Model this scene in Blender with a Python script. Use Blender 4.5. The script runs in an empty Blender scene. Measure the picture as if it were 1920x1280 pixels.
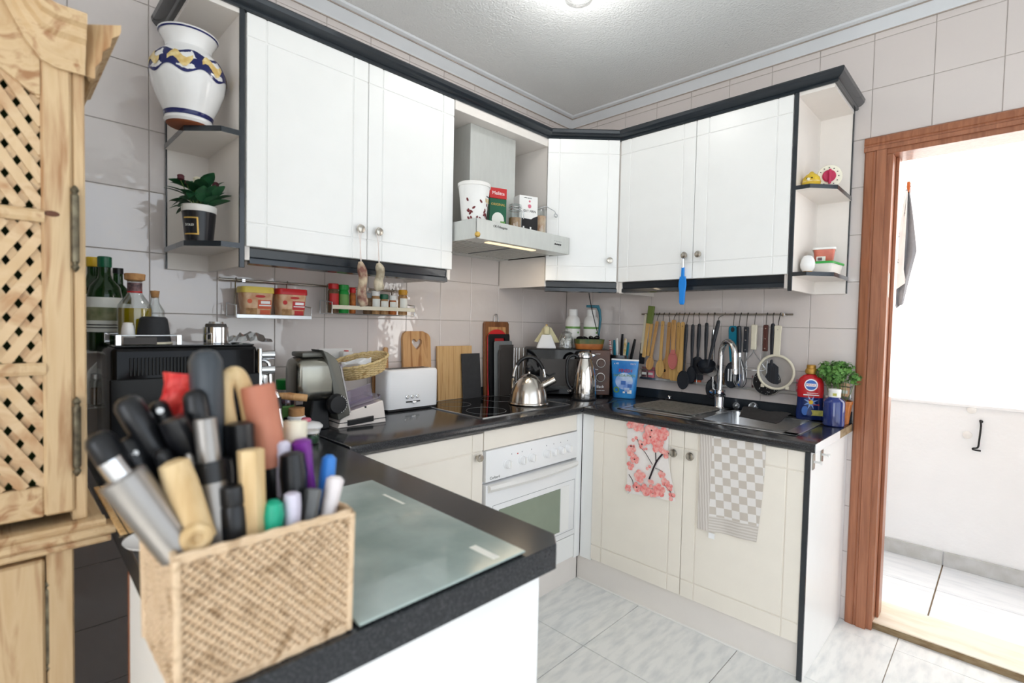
import bpy, bmesh, math, random
from mathutils import Vector, Matrix, Euler
random.seed(7)
PI = math.pi
S = bpy.context.scene
COL = S.collection
R90 = PI/2

# ------------------------------------------------------------------ camera
cam_d = bpy.data.cameras.new('camera'); cam = bpy.data.objects.new('camera', cam_d); COL.objects.link(cam)
CR = (0.71749083, 0.69623759, 0.02145079); CU = (-0.0395086, 0.00993063, 0.99916988); CF = (-0.69544661, 0.71774272, -0.03463251)
CP = Vector((2.0576955, -2.568454, 1.258012))
cam.matrix_world = Matrix(((CR[0], CU[0], -CF[0], CP[0]), (CR[1], CU[1], -CF[1], CP[1]), (CR[2], CU[2], -CF[2], CP[2]), (0, 0, 0, 1)))
FPX = 951.686; PU = 970.556; PV = 639.685
cam_d.sensor_width = 36; cam_d.lens = FPX/1920*36
cam_d.shift_x = (960-PU)/1920; cam_d.shift_y = (PV-640)/1920
cam_d.clip_start = 0.05
cam_d.dof.use_dof = True; cam_d.dof.focus_distance = 2.75; cam_d.dof.aperture_fstop = 3.0
S.camera = cam
def ray(u, v):
    a = (u-PU)/FPX; b = -(v-PV)/FPX
    return Vector((a*CR[i]+b*CU[i]+CF[i] for i in range(3)))
def hit(u, v, ax, val):
    """world point where the sight line of photo pixel (u,v) meets the plane axis=val"""
    d = ray(u, v); t = (val-CP[ax])/d[ax]
    return CP+d*t

# ------------------------------------------------------------------ view, world, lights
S.view_settings.view_transform = 'Standard'; S.view_settings.look = 'None'
S.view_settings.exposure = 0.12; S.view_settings.gamma = 1.0; S.view_settings.use_curve_mapping = False
S.cycles.max_bounces = 10; S.cycles.diffuse_bounces = 5; S.cycles.glossy_bounces = 5; S.cycles.transmission_bounces = 8
S.cycles.caustics_reflective = False; S.cycles.caustics_refractive = False; S.cycles.sample_clamp_indirect = 6
W = bpy.data.worlds.new('world'); S.world = W; W.use_nodes = True
wn = W.node_tree.nodes; wl = W.node_tree.links
bg = wn['Background']
sky = wn.new('ShaderNodeTexSky'); sky.sky_type = 'HOSEK_WILKIE'
sky.sun_direction = Vector((-0.25, -0.55, 0.8)).normalized(); sky.turbidity = 3.0; sky.ground_albedo = 0.5
wl.new(sky.outputs['Color'], bg.inputs['Color']); bg.inputs['Strength'].default_value = 2.2
def light(name, kind, loc, energy, col=(1, 1, 1), rot=None, **kw):
    d = bpy.data.lights.new(name, kind); d.energy = energy; d.color = col
    o = bpy.data.objects.new(name, d); COL.objects.link(o); o.location = loc
    if rot is not None: o.rotation_euler = rot
    for k, v in kw.items(): setattr(d, k, v)
    return o
# sun: comes over the kitchen roof, lights the upper part of the patio wall behind the door
sv = Vector((0.12, 0.425, -1.0)).normalized()
sun = light('sun', 'SUN', (0, -3, 6), 25.0, (1, .97, .92)); sun.rotation_euler = sv.to_track_quat('-Z', 'Y').to_euler(); sun.data.angle = 0.01
# added fill lights, standing in for daylight from two invented windows behind the camera
FILL_E = light('fill_light_side', 'AREA', (3.36, -1.75, 1.5), 22, (.93, .965, 1), (0, R90, 0), shape='RECTANGLE', size=1.7, size_y=2.5)
FILL_S = light('fill_light_rear', 'AREA', (2.45, -4.16, 1.55), 21, (.95, .97, 1), (R90, 0, 0), shape='RECTANGLE', size=1.5, size_y=1.3)

# ------------------------------------------------------------------ materials
def lin(c):
    c = c/255.0
    return c/12.92 if c <= .04045 else ((c+.055)/1.055)**2.4
def rgb(r, g, b): return (lin(r), lin(g), lin(b), 1)
MATS = {}
def mat(name, c, rough=.5, metal=0, var=.06, scale=12, c2=None, bump=0, bscale=None, stretch=(1, 1, 1), trans=0, ior=1.45, coat=0, alpha=1, emit=None, es=0, coord='Object', detail=3, spec=None, sheen=0, ramp=None):
    """principled material whose base colour is a noise mix of two colours"""
    m = bpy.data.materials.new(name); m.use_nodes = True; nt = m.node_tree; n = nt.nodes; l = nt.links
    p = n['Principled BSDF']
    c = rgb(*c)
    if c2 is None: c2_ = tuple(max(0, x*(1-var)) for x in c[:3])+(1,)
    else: c2_ = rgb(*c2)
    tc = n.new('ShaderNodeTexCoord'); mp = n.new('ShaderNodeMapping'); mp.inputs['Scale'].default_value = stretch
    if coord == 'World':
        g = n.new('ShaderNodeNewGeometry'); l.new(g.outputs['Position'], mp.inputs['Vector'])
    else: l.new(tc.outputs[coord], mp.inputs['Vector'])
    nz = n.new('ShaderNodeTexNoise'); nz.inputs['Scale'].default_value = scale; nz.inputs['Detail'].default_value = detail
    l.new(mp.outputs['Vector'], nz.inputs['Vector'])
    cr = n.new('ShaderNodeValToRGB'); r0, r1 = ramp or (.35, .65)
    cr.color_ramp.elements[0].position = r0; cr.color_ramp.elements[1].position = r1
    cr.color_ramp.elements[0].color = c; cr.color_ramp.elements[1].color = c2_
    l.new(nz.outputs['Fac'], cr.inputs['Fac']); l.new(cr.outputs['Color'], p.inputs['Base Color'])
    p.inputs['Roughness'].default_value = rough; p.inputs['Metallic'].default_value = metal
    p.inputs['IOR'].default_value = ior; p.inputs['Transmission Weight'].default_value = trans
    p.inputs['Coat Weight'].default_value = coat; p.inputs['Alpha'].default_value = alpha
    if spec is not None: p.inputs['Specular IOR Level'].default_value = spec
    if sheen: p.inputs['Sheen Weight'].default_value = sheen
    if emit: p.inputs['Emission Color'].default_value = rgb(*emit); p.inputs['Emission Strength'].default_value = es
    if bump:
        b = n.new('ShaderNodeBump'); b.inputs['Strength'].default_value = bump; b.inputs['Distance'].default_value = .01
        if bscale:
            n2 = n.new('ShaderNodeTexNoise'); n2.inputs['Scale'].default_value = bscale; n2.inputs['Detail'].default_value = 2
            l.new(mp.outputs['Vector'], n2.inputs['Vector']); l.new(n2.outputs['Fac'], b.inputs['Height'])
        else: l.new(nz.outputs['Fac'], b.inputs['Height'])
        l.new(b.outputs['Normal'], p.inputs['Normal'])
    MATS[name] = m
    return m
def wood(name, c, c2, scale=3, stretch=(9, 9, .7), rough=.45, coat=0, coord='Object', c3=None):
    """wood: distorted wave grain"""
    m = bpy.data.materials.new(name); m.use_nodes = True; nt = m.node_tree; n = nt.nodes; l = nt.links; p = n['Principled BSDF']
    tc = n.new('ShaderNodeTexCoord'); mp = n.new('ShaderNodeMapping'); mp.inputs['Scale'].default_value = stretch
    if coord == 'World':
        g = n.new('ShaderNodeNewGeometry'); l.new(g.outputs['Position'], mp.inputs['Vector'])
    else: l.new(tc.outputs[coord], mp.inputs['Vector'])
    nz = n.new('ShaderNodeTexNoise'); nz.inputs['Scale'].default_value = scale; nz.inputs['Detail'].default_value = 6; nz.inputs['Distortion'].default_value = 1.2
    l.new(mp.outputs['Vector'], nz.inputs['Vector'])
    cr = n.new('ShaderNodeValToRGB'); cr.color_ramp.elements[0].position = .32; cr.color_ramp.elements[1].position = .68
    cr.color_ramp.elements[0].color = rgb(*c); cr.color_ramp.elements[1].color = rgb(*c2)
    if c3:
        e = cr.color_ramp.elements.new(.5); e.color = rgb(*c3)
    l.new(nz.outputs['Fac'], cr.inputs['Fac']); l.new(cr.outputs['Color'], p.inputs['Base Color'])
    p.inputs['Roughness'].default_value = rough; p.inputs['Coat Weight'].default_value = coat
    b = n.new('ShaderNodeBump'); b.inputs['Strength'].default_value = .12; b.inputs['Distance'].default_value = .004
    l.new(nz.outputs['Fac'], b.inputs['Height']); l.new(b.outputs['Normal'], p.inputs['Normal'])
    MATS[name] = m; return m
def thin_glass(name, c, refl=.1, rough=.03):
    """thin clear wall: tinted see-through plus a mirror share that grows at grazing angles"""
    m = bpy.data.materials.new(name); m.use_nodes = True; nt = m.node_tree; n = nt.nodes; l = nt.links
    for x in list(n):
        if x.type == 'BSDF_PRINCIPLED': n.remove(x)
    out = [x for x in n if x.type == 'OUTPUT_MATERIAL'][0]
    tr = n.new('ShaderNodeBsdfTransparent'); nz = n.new('ShaderNodeTexNoise'); nz.inputs['Scale'].default_value = 6
    cr = n.new('ShaderNodeValToRGB'); k = rgb(*c); cr.color_ramp.elements[0].color = k; cr.color_ramp.elements[1].color = tuple(x*.97 for x in k[:3])+(1,)
    l.new(nz.outputs['Fac'], cr.inputs['Fac']); l.new(cr.outputs['Color'], tr.inputs['Color'])
    gl = n.new('ShaderNodeBsdfGlossy'); gl.inputs['Roughness'].default_value = rough
    lw = n.new('ShaderNodeLayerWeight'); lw.inputs['Blend'].default_value = .35
    ma = n.new('ShaderNodeMath'); ma.operation = 'MULTIPLY_ADD'; ma.inputs[1].default_value = .55; ma.inputs[2].default_value = refl
    l.new(lw.outputs['Facing'], ma.inputs[0])
    mx = n.new('ShaderNodeMixShader'); l.new(ma.outputs[0], mx.inputs[0]); l.new(tr.outputs[0], mx.inputs[1]); l.new(gl.outputs[0], mx.inputs[2])
    l.new(mx.outputs[0], out.inputs['Surface']); MATS[name] = m; return m
M = MATS
mat('tile', (221, 212, 208), rough=.06, var=.05, scale=1.3, bump=.22, bscale=13, coord='World', ior=1.75)
mat('grout', (186, 178, 172), rough=.9, var=.12, scale=20, coord='World')
mat('plaster', (228, 230, 230), rough=.95, var=.03, scale=3, bump=.5, bscale=120, coord='World')
mat('moulding', (226, 230, 234), rough=.5, var=.03, coord='World')
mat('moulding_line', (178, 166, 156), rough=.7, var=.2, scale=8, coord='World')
mat('floor_tile', (236, 236, 233), rough=.2, c2=(206, 209, 209), scale=7, stretch=(5, 1.3, 1), coord='World', detail=8, ramp=(.42, .8), bump=.02)
mat('floor_grout', (142, 122, 100), rough=.9, var=.3, scale=30, coord='World')
mat('cab_white', (247, 247, 245), rough=.32, var=.015)
mat('cab_cream', (243, 236, 224), rough=.34, var=.02)
mat('carcass', (236, 230, 224), rough=.45, var=.02)
mat('black_lacquer', (38, 44, 50), rough=.22, var=.1, coat=.3)
mat('granite', (34, 35, 38), rough=.16, c2=(62, 64, 68), scale=260, detail=2, ramp=(.45, .75), coord='World')
mat('granite_edge', (36, 38, 41), rough=.2, c2=(66, 68, 70), scale=240, detail=2, ramp=(.45, .8), coord='World')
mat('white_gloss', (246, 246, 246), rough=.2, var=.015)
mat('white_matt', (244, 243, 240), rough=.6, var=.02)
mat('steel', (200, 202, 204), rough=.28, metal=1, var=.1, scale=40, stretch=(1, 1, 12))
mat('steel_hood', (214, 216, 212), rough=.36, metal=.35, var=.05, scale=60, stretch=(1, 1, .2))
mat('chrome', (225, 226, 228), rough=.08, metal=1, var=.03)
mat('hook_dark', (86, 80, 74), rough=.35, metal=.8, var=.1)
mat('nickel', (190, 184, 174), rough=.25, metal=1, var=.06)
mat('black_plastic', (24, 25, 28), rough=.35, var=.15)
mat('black_gloss', (10, 10, 13), rough=.06, var=.1)
mat('dark_rubber', (40, 42, 46), rough=.7, var=.1)
mat('white_plastic', (240, 238, 234), rough=.4, var=.02)
mat('cream_plastic', (226, 218, 196), rough=.45, var=.04)
mat('stucco', (246, 247, 248), rough=.9, var=.02, scale=6, bump=.12, bscale=40, coord='World')
mat('skirting', (206, 207, 206), rough=.4, c2=(190, 190, 186), scale=14, coord='World')
mat('patio_tile', (236, 238, 240), rough=.3, c2=(214, 218, 222), scale=6, stretch=(1, 5, 1), coord='World', detail=6, ramp=(.45, .85))
mat('marble_sill', (234, 224, 206), rough=.35, c2=(212, 192, 160), scale=5, stretch=(1, 4, 3), coord='World', detail=6, ramp=(.48, .85))
mat('sill_edge', (120, 96, 66), rough=.8, c2=(150, 130, 100), scale=18, stretch=(1, 1, 3), coord='World')
wood('door_wood', (138, 84, 56), (170, 110, 78), scale=4, stretch=(14, 14, .8), rough=.35, coat=.2, coord='World')
wood('pine', (192, 160, 118), (160, 118, 78), scale=2.2, stretch=(12, 12, .9), rough=.55, c3=(202, 174, 134))
wood('pine_h', (192, 160, 118), (156, 112, 72), scale=2.2, stretch=(12, .9, 12), rough=.55, c3=(202, 174, 134))

# ------------------------------------------------------------------ mesh helpers
def bm_new(): return bmesh.new()
def obj(name, bm, m, parent=None, smooth=False, loc=None, rot=None, label=None):
    me = bpy.data.meshes.new(name); bm.normal_update(); bm.to_mesh(me); bm.free()
    o = bpy.data.objects.new(name, me); COL.objects.link(o)
    ms = m if isinstance(m, (list, tuple)) else [m]
    for x in ms: me.materials.append(MATS[x] if isinstance(x, str) else x)
    if smooth: shade(me, smooth)
    if parent is not None: o.parent = parent
    if loc is not None: o.location = loc
    if rot is not None: o.rotation_euler = rot
    if label: o['label'] = label
    return o
def shade(me, ang=True):
    a = math.radians(35 if ang is True else ang)
    for p in me.polygons: p.use_smooth = True
    bm = bmesh.new(); bm.from_mesh(me)
    for e in bm.edges:
        if len(e.link_faces) == 2:
            e.smooth = e.calc_face_angle(0) < a
    bm.to_mesh(me); bm.free()
def tag(o, label, cat, group=None):
    o['label'] = label; o['category'] = cat
    if group: o['group'] = group
    return o
def thing(name, label, cat, loc=(0, 0, 0), rz=0, group=None, rot=None):
    o = bpy.data.objects.new(name, None); COL.objects.link(o); o.empty_display_size = .02
    o.location = loc; o.rotation_euler = rot if rot is not None else (0, 0, rz)
    return tag(o, label, cat, group)
def struct(o): o['kind'] = 'structure'; return o
def sroot(name, loc=(0, 0, 0)):
    o = bpy.data.objects.new(name, None); COL.objects.link(o); o.location = loc; o['kind'] = 'structure'; o.empty_display_size = .02; return o
def box(bm, x0, x1, y0, y1, z0, z1, bev=0, seg=1, mi=0, mtx=None):
    vs = [bm.verts.new((x, y, z)) for z in (z0, z1) for y in (y0, y1) for x in (x0, x1)]
    fs = [bm.faces.new([vs[i] for i in f]) for f in ((0, 2, 3, 1), (4, 5, 7, 6), (0, 1, 5, 4), (2, 6, 7, 3), (0, 4, 6, 2), (1, 3, 7, 5))]
    for f in fs: f.material_index = mi
    if mtx is not None: bmesh.ops.transform(bm, matrix=mtx, verts=vs)
    if bev > 0:
        es = list({e for f in fs for e in f.edges})
        r = bmesh.ops.bevel(bm, geom=es, offset=bev, segments=seg, affect='EDGES', profile=.5)
        for f in r['faces']: f.material_index = mi
    return bm
def mkbox(name, m, parent, x0, x1, y0, y1, z0, z1, bev=.001, seg=1, smooth=False, label=None):
    return obj(name, box(bm_new(), x0, x1, y0, y1, z0, z1, bev, seg), m, parent, smooth, label=label)
def prism(bm, poly, z0, z1, bev=0, seg=1, axis='z', mi=0):
    """extrude a 2-D polygon (list of (a,b)) along an axis"""
    def V(a, b, h):
        return (a, b, h) if axis == 'z' else ((h, a, b) if axis == 'x' else (a, h, b))
    lo = [bm.verts.new(V(a, b, z0)) for a, b in poly]; hi = [bm.verts.new(V(a, b, z1)) for a, b in poly]
    n = len(poly); fs = []
    fs.append(bm.faces.new(lo[::-1])); fs.append(bm.faces.new(hi))
    for i in range(n): fs.append(bm.faces.new((lo[i], lo[(i+1) % n], hi[(i+1) % n], hi[i])))
    for f in fs: f.material_index = mi
    bmesh.ops.recalc_face_normals(bm, faces=fs)
    if bev:
        es = list({e for f in fs[:2] for e in f.edges})
        r = bmesh.ops.bevel(bm, geom=es, offset=bev, segments=seg, affect='EDGES', profile=.5)
        for f in r['faces']: f.material_index = mi
    return bm
def lathe(bm, prof, n=24, mi=0, cx=0, cy=0, cap=True, sx=1, sy=1):
    """revolve profile [(r,z),...] round the z axis"""
    rings = []
    for r, z in prof:
        if r < 1e-6: rings.append([bm.verts.new((cx, cy, z))])
        else: rings.append([bm.verts.new((cx+sx*r*math.cos(2*PI*k/n), cy+sy*r*math.sin(2*PI*k/n), z)) for k in range(n)])
    fs = []
    for a, b in zip(rings[:-1], rings[1:]):
        for k in range(n):
            q = [a[k % len(a)], a[(k+1) % len(a)], b[(k+1) % len(b)], b[k % len(b)]]
            u = []
            for v in q:
                if v not in u: u.append(v)
            if len(u) >= 3:
                try: fs.append(bm.faces.new(u))
                except ValueError: pass
    if cap:
        if len(rings[0]) > 1: fs.append(bm.faces.new(rings[0][::-1]))
        if len(rings[-1]) > 1: fs.append(bm.faces.new(rings[-1]))
    for f in fs: f.material_index = mi
    bmesh.ops.recalc_face_normals(bm, faces=fs)
    return bm
def mklathe(name, m, parent, prof, n=24, loc=None, rot=None, smooth=True, label=None, sx=1, sy=1, cap=True):
    return obj(name, lathe(bm_new(), prof, n, sx=sx, sy=sy, cap=cap), m, parent, smooth, loc, rot, label)
def tube(bm, pts, r, n=8, mi=0, closed=False, flat=1.0):
    """tube along points; r number or list; flat squashes the section sideways"""
    pts = [Vector(p) for p in pts]; N = len(pts); rr = r if isinstance(r, (list, tuple)) else [r]*N
    rings = []; up = None
    for i in range(N):
        if closed: t = pts[(i+1) % N]-pts[i-1]
        else: t = pts[min(i+1, N-1)]-pts[max(i-1, 0)]
        t.normalize()
        if up is None:
            up = Vector((0, 0, 1)) if abs(t.z) < .9 else Vector((0, 1, 0))
        s = t.cross(up)
        if s.length < 1e-6: s = t.orthogonal()
        s.normalize(); up = s.cross(t).normalized()
        rings.append([bm.verts.new(pts[i]+(s*math.cos(2*PI*k/n)*rr[i]+up*math.sin(2*PI*k/n)*rr[i]*flat)) for k in range(n)])
    fs = []
    for i in range(N if closed else N-1):
        a = rings[i]; b = rings[(i+1) % N]
        for k in range(n): fs.append(bm.faces.new((a[k], a[(k+1) % n], b[(k+1) % n], b[k])))
    if not closed: fs.append(bm.faces.new(rings[0][::-1])); fs.append(bm.faces.new(rings[-1]))
    for f in fs: f.material_index = mi
    bmesh.ops.recalc_face_normals(bm, faces=fs)
    return bm
def mktube(name, m, parent, pts, r, n=8, closed=False, smooth=60, label=None, flat=1.0):
    return obj(name, tube(bm_new(), pts, r, n, closed=closed, flat=flat), m, parent, smooth, label=label)
def spline(pts, n=6):
    """Catmull-Rom through points"""
    P = [Vector(p) for p in pts]; out = []
    for i in range(len(P)-1):
        a = P[max(i-1, 0)]; b = P[i]; c = P[i+1]; d = P[min(i+2, len(P)-1)]
        for k in range(n):
            t = k/n
            out.append(.5*((2*b)+(c-a)*t+(2*a-5*b+4*c-d)*t*t+(3*b-a-3*c+d)*t*t*t))
    out.append(P[-1]); return out
def loft(bm, secs, mi=0, cap=True, closed=True):
    """skin a list of equal-length rings of points"""
    R_ = [[bm.verts.new(p) for p in s] for s in secs]; fs = []; n = len(secs[0])
    for a, b in zip(R_[:-1], R_[1:]):
        for k in range(n if closed else n-1): fs.append(bm.faces.new((a[k], a[(k+1) % n], b[(k+1) % n], b[k])))
    if cap and closed: fs.append(bm.faces.new(R_[0][::-1])); fs.append(bm.faces.new(R_[-1]))
    for f in fs: f.material_index = mi
    bmesh.ops.recalc_face_normals(bm, faces=fs)
    return bm
def rrect(w, d, r, n=4, cx=0, cy=0):
    """rounded rectangle outline"""
    o = []
    for sx, sy, a0 in ((1, 1, 0), (-1, 1, 90), (-1, -1, 180), (1, -1, 270)):
        for k in range(n+1):
            a = math.radians(a0+90*k/n)
            o.append((cx+sx*(w/2-r)+r*math.cos(a), cy+sy*(d/2-r)+r*math.sin(a)))
    return o
def text(name, s, size, m, parent, loc, rot, ext=.0003, align='CENTER', label=None, sx=1.0):
    c = bpy.data.curves.new(name, 'FONT'); c.body = s; c.size = size; c.extrude = ext; c.align_x = align; c.align_y = 'CENTER'; c.resolution_u = 2
    t = bpy.data.objects.new(name, c); COL.objects.link(t)
    dg = bpy.context.evaluated_depsgraph_get(); me = bpy.data.meshes.new_from_object(t.evaluated_get(dg))
    bpy.data.objects.remove(t); bpy.data.curves.remove(c)
    o = bpy.data.objects.new(name, me); COL.objects.link(o); me.materials.clear(); me.materials.append(MATS[m])
    o.parent = parent; o.location = loc; o.rotation_euler = rot; o.scale = (sx, 1, 1)
    if label: o['label'] = label
    return o
def copy_tree(o, parent=None):
    c = o.copy(); COL.objects.link(c)
    if parent is not None: c.parent = parent
    for ch in list(o.children): copy_tree(ch, c)
    return c
HZ = .862      # worktop height
def onl(u, v, z=HZ): return hit(u, v, 2, z)
# ================================================================== the room
CZ = 2.545
ZR = 1.2673; TS = .2002
def tile_mesh(w, h, key={}):
    k = (round(w, 4), round(h, 4))
    if k not in key:
        bm = bm_new(); g = .0011; box(bm, g, w-g, 0, .006, g, h-g, .0012)
        me = bpy.data.meshes.new('tile'); bm.to_mesh(me); bm.free(); me.materials.append(M['tile']); key[k] = me
    return key[k]
def tiled_wall(wall, axis, cols, rows, skip):
    for a0, a1 in zip(cols[:-1], cols[1:]):
        for z0, z1 in zip(rows[:-1], rows[1:]):
            if skip(a0, a1, z0, z1): continue
            o = bpy.data.objects.new('tile', tile_mesh(a1-a0, z1-z0)); COL.objects.link(o); o.parent = wall
            if axis == 'L': o.location = (-.006, -a0, z0); o.rotation_euler = (0, 0, -R90)
            else: o.location = (a0, .006, z0); o.rotation_euler = (0, 0, 0); o.scale = (1, -1, 1)
# left wall (behind hob): plane x = 0
bm = bm_new(); box(bm, -.15, -.003, -4.2, .15, 0, 2.75)
wl_ = struct(obj('wall_left', bm, 'grout'))
cols = [0]+[.2074+.2*i for i in range(13)]
rows = [ZR+TS*j for j in range(-7, 7)]; rows = [0.0]+[r for r in rows if r > .05]; rows[-1] = min(rows[-1], CZ)
def skipL(a0, a1, z0, z1):
    if z1 < .82 and a1 < 2.2: return True
    return z0 > 1.46 and z1 < 2.3 and ((a0 > 1.2 and a1 < 2.17) or a1 < .61)
tiled_wall(wl_, 'L', cols, rows+[CZ], skipL)
# right wall (behind sink), with the doorway: plane y = 0
DX0, DX1, DZ = 1.667, 2.43, 2.003
bm = bm_new(); box(bm, 0, DX0, .003, .17, 0, 2.75); box(bm, DX1, 3.4, .003, .17, 0, 2.75); box(bm, DX0, DX1, .003, .17, DZ, 2.75)
wr_ = struct(obj('wall_right', bm, 'grout'))
cols = [0]+[.2047+.2*i for i in range(13)]
rws = [ZR+TS*j for j in range(-2, 7)]+[CZ]
def skipR(a0, a1, z0, z1):
    if a1 > 1.5 and z0 < 2.06: return True
    return z0 > 1.46 and z1 < 2.3 and a1 < 1.56
tiled_wall(wr_, 'R', cols, rws, skipR)
# column of tiles between cabinets and door frame
tiled_wall(wr_, 'R', [1.4047, 1.592], [0, .1, .3, .5, .7, .8668]+[r for r in rws if .88 < r < 2.07], lambda *a: False)
# floor
bm = bm_new(); box(bm, -.15, 3.55, -4.35, .02, -.1, -.004)
fl = struct(obj('floor', bm, 'floor_grout'))
G = .4375
xs = [.0275+G*i for i in range(9)]; ys = [-.0940-G*i for i in range(-1, 10)]
bm = bm_new(); box(bm, .0012, G-.0012, .0012, G-.0012, -.006, 0, .0012)
fm = bpy.data.meshes.new('floor_tile'); bm.to_mesh(fm); bm.free(); fm.materials.append(M['floor_tile'])
for x in xs:
    for y in ys:
        if x > 3.0 and y > 0: continue
        o = bpy.data.objects.new('floor_tile', fm); COL.objects.link(o); o.parent = fl; o.location = (x-.0, y-G, 0)
        if y-G > -.3: o.scale = (1, (0.015-(y-G))/G, 1)
# ceiling and roof slab
bm = bm_new(); box(bm, -.2, 3.6, -4.4, .19, CZ, 2.78); struct(obj('ceiling', bm, 'plaster'))
# crown moulding: stepped cove with a recessed brownish line
def crown(name, axis, L0, L1):
    prof = [(0, -.047), (.004, -.047), (.010, -.041), (.020, -.034), (.040, -.020), (.050, -.014), (.054, -.013), (.054, -.010), (.072, -.006), (.078, 0), (0, 0)]
    bm = bm_new()
    if axis == 'L': prism(bm, [(a, CZ+b) for a, b in prof], L0, L1, axis='y')
    else: prism(bm, [(-a, CZ+b) for a, b in prof], L0, L1, axis='x')
    t = struct(obj(name, bm, 'moulding'))
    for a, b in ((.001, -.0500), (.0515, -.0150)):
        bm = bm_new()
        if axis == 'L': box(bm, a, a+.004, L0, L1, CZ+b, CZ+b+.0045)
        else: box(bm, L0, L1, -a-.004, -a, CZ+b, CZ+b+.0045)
        obj('brown_line', bm, 'moulding_line', t)
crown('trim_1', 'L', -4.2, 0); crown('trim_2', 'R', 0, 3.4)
# walls behind the photographer, each with an unseen window added to bring in light
bm = bm_new()
box(bm, 3.4, 3.55, -4.2, .15, 0, .6); box(bm, 3.4, 3.55, -4.2, .15, 2.4, 2.75); box(bm, 3.4, 3.55, -4.2, -3.05, .6, 2.4); box(bm, 3.4, 3.55, -.45, .15, .6, 2.4)
struct(obj('wall_side', bm, 'stucco'))
bm = bm_new()
box(bm, 0, 3.4, -4.35, -4.2, 0, .85); box(bm, 0, 3.4, -4.35, -4.2, 2.25, 2.75); box(bm, -.15, 1.65, -4.35, -4.2, .85, 2.25); box(bm, 3.25, 3.55, -4.35, -4.2, .85, 2.25)
struct(obj('wall_rear', bm, 'stucco'))
for nm, args in (('added_window_1', ('x', 3.43, -3.05, -.45, .6, 2.4)), ('added_window_2', ('y', -4.27, 1.65, 3.25, .85, 2.25))):
    ax, p, a0, a1, w0, w1 = args; w = sroot(nm)
    def fb(name, b0, b1, z0, z1):
        bm = bm_new()
        box(bm, p, p+.05, b0, b1, z0, z1, .003) if ax == 'x' else box(bm, b0, b1, p, p+.05, z0, z1, .003)
        obj(name, bm, 'white_gloss', w)
    fb('window_frame', a0, a1, w0, w0+.05); fb('window_frame', a0, a1, w1-.05, w1); fb('window_frame', a0, a0+.05, w0+.05, w1-.05); fb('window_frame', a1-.05, a1, w0+.05, w1-.05); fb('mullion', (a0+a1)/2-.03, (a0+a1)/2+.03, w0+.05, w1-.05)
# ------------------------------------------------------------------ doorway to the patio
d1 = sroot('door_1')
def cas_v(x0, x1, z0, z1):   # vertical moulded casing
    w = x1-x0; s = 1 if x0 < 2 else -1
    xa = x0 if s > 0 else x1
    prof = [(0, 0), (0, -.010), (.006, -.016), (.030, -.020), (.033, -.016), (.040, -.016), (.044, -.022), (w, -.022), (w, 0)]
    return prism(bm_new(), [(xa+s*a, b) for a, b in prof], z0, z1, axis='z')
obj('casing', cas_v(1.590, 1.667, 0, 2.0045), 'door_wood', d1)
obj('casing', cas_v(2.43, 2.507, 0, 2.0045), 'door_wood', d1)
prof = [(0, 0), (0, -.010), (.006, -.016), (.030, -.020), (.033, -.016), (.040, -.016), (.044, -.022), (.060, -.022), (.061, 0)]
obj('casing', prism(bm_new(), [(b, 2.066-a) for a, b in prof], 1.588, 2.509, axis='x'), 'door_wood', d1)
mkbox('jamb', 'door_wood', d1, 1.663, 1.688, -.012, .14, 0, 1.9845, .002)
mkbox('jamb', 'door_wood', d1, 2.41, 2.434, -.012, .14, 0, 1.9845, .002)
mkbox('jamb', 'door_wood', d1, 1.663, 2.434, -.012, .14, 1.985, 2.008, .002)
mkbox('door_stop', 'door_wood', d1, 1.688, 1.70, .06, .13, .03, 1.985, .002)
sp = mkbox('strike_plate', 'nickel', d1, 1.6875, 1.6895, .002, .026, 1.40, 1.50, .0005, label='small metal strike plate')
mkbox('threshold', 'marble_sill', d1, 1.667, 2.43, .014, .245, 0, .030, .002)
mkbox('threshold_edge', 'sill_edge', d1, 1.668, 2.43, .010, .0145, 0, .026, .001)
# patio
pf = struct(obj('floor_patio', box(bm_new(), -.4, 4.4, .17, 1.2, -.1, -.004), 'floor_grout'))
for i, (x0, x1) in enumerate(((.97, 1.4075), (1.4075, 1.845), (1.845, 2.2825), (2.2825, 2.72), (2.72, 3.1575))):
    for y0, y1 in ((.2, .63), (.63, 1.0)):
        bm = bm_new(); box(bm, x0+.003, x1-.003, y0+.002, y1-.002, -.006, 0, .0012); obj('floor_tile', bm, 'patio_tile', pf)
wp = struct(obj('wall_patio', box(bm_new(), -.4, 4.4, 1.0, 1.15, 0, .872), 'stucco'))
wu = struct(obj('wall_patio_upper', box(bm_new(), -.4, 4.4, 1.006, 1.15, .884, 3.6), 'stucco'))
struct(obj('trim_3', box(bm_new(), -.4, 4.4, .985, 1.15, .868, .888, .004), 'stucco'))
for sx in (-.4, 3.4): struct(obj('wall_patio_end', box(bm_new(), sx-.1 if sx < 0 else sx+.9, sx if sx < 0 else sx+1.0, .17, 1.15, 0, 3.6), 'stucco'))
bb = sroot('baseboard_patio')
for x0, x1 in ((.97, 1.4075), (1.4075, 1.843), (1.847, 2.2825), (2.2825, 2.72), (2.72, 3.16)):
    mkbox('skirting_tile', 'skirting', bb, x0+.001, x1-.001, .988, 1.0, 0, .078, .001)
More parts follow.
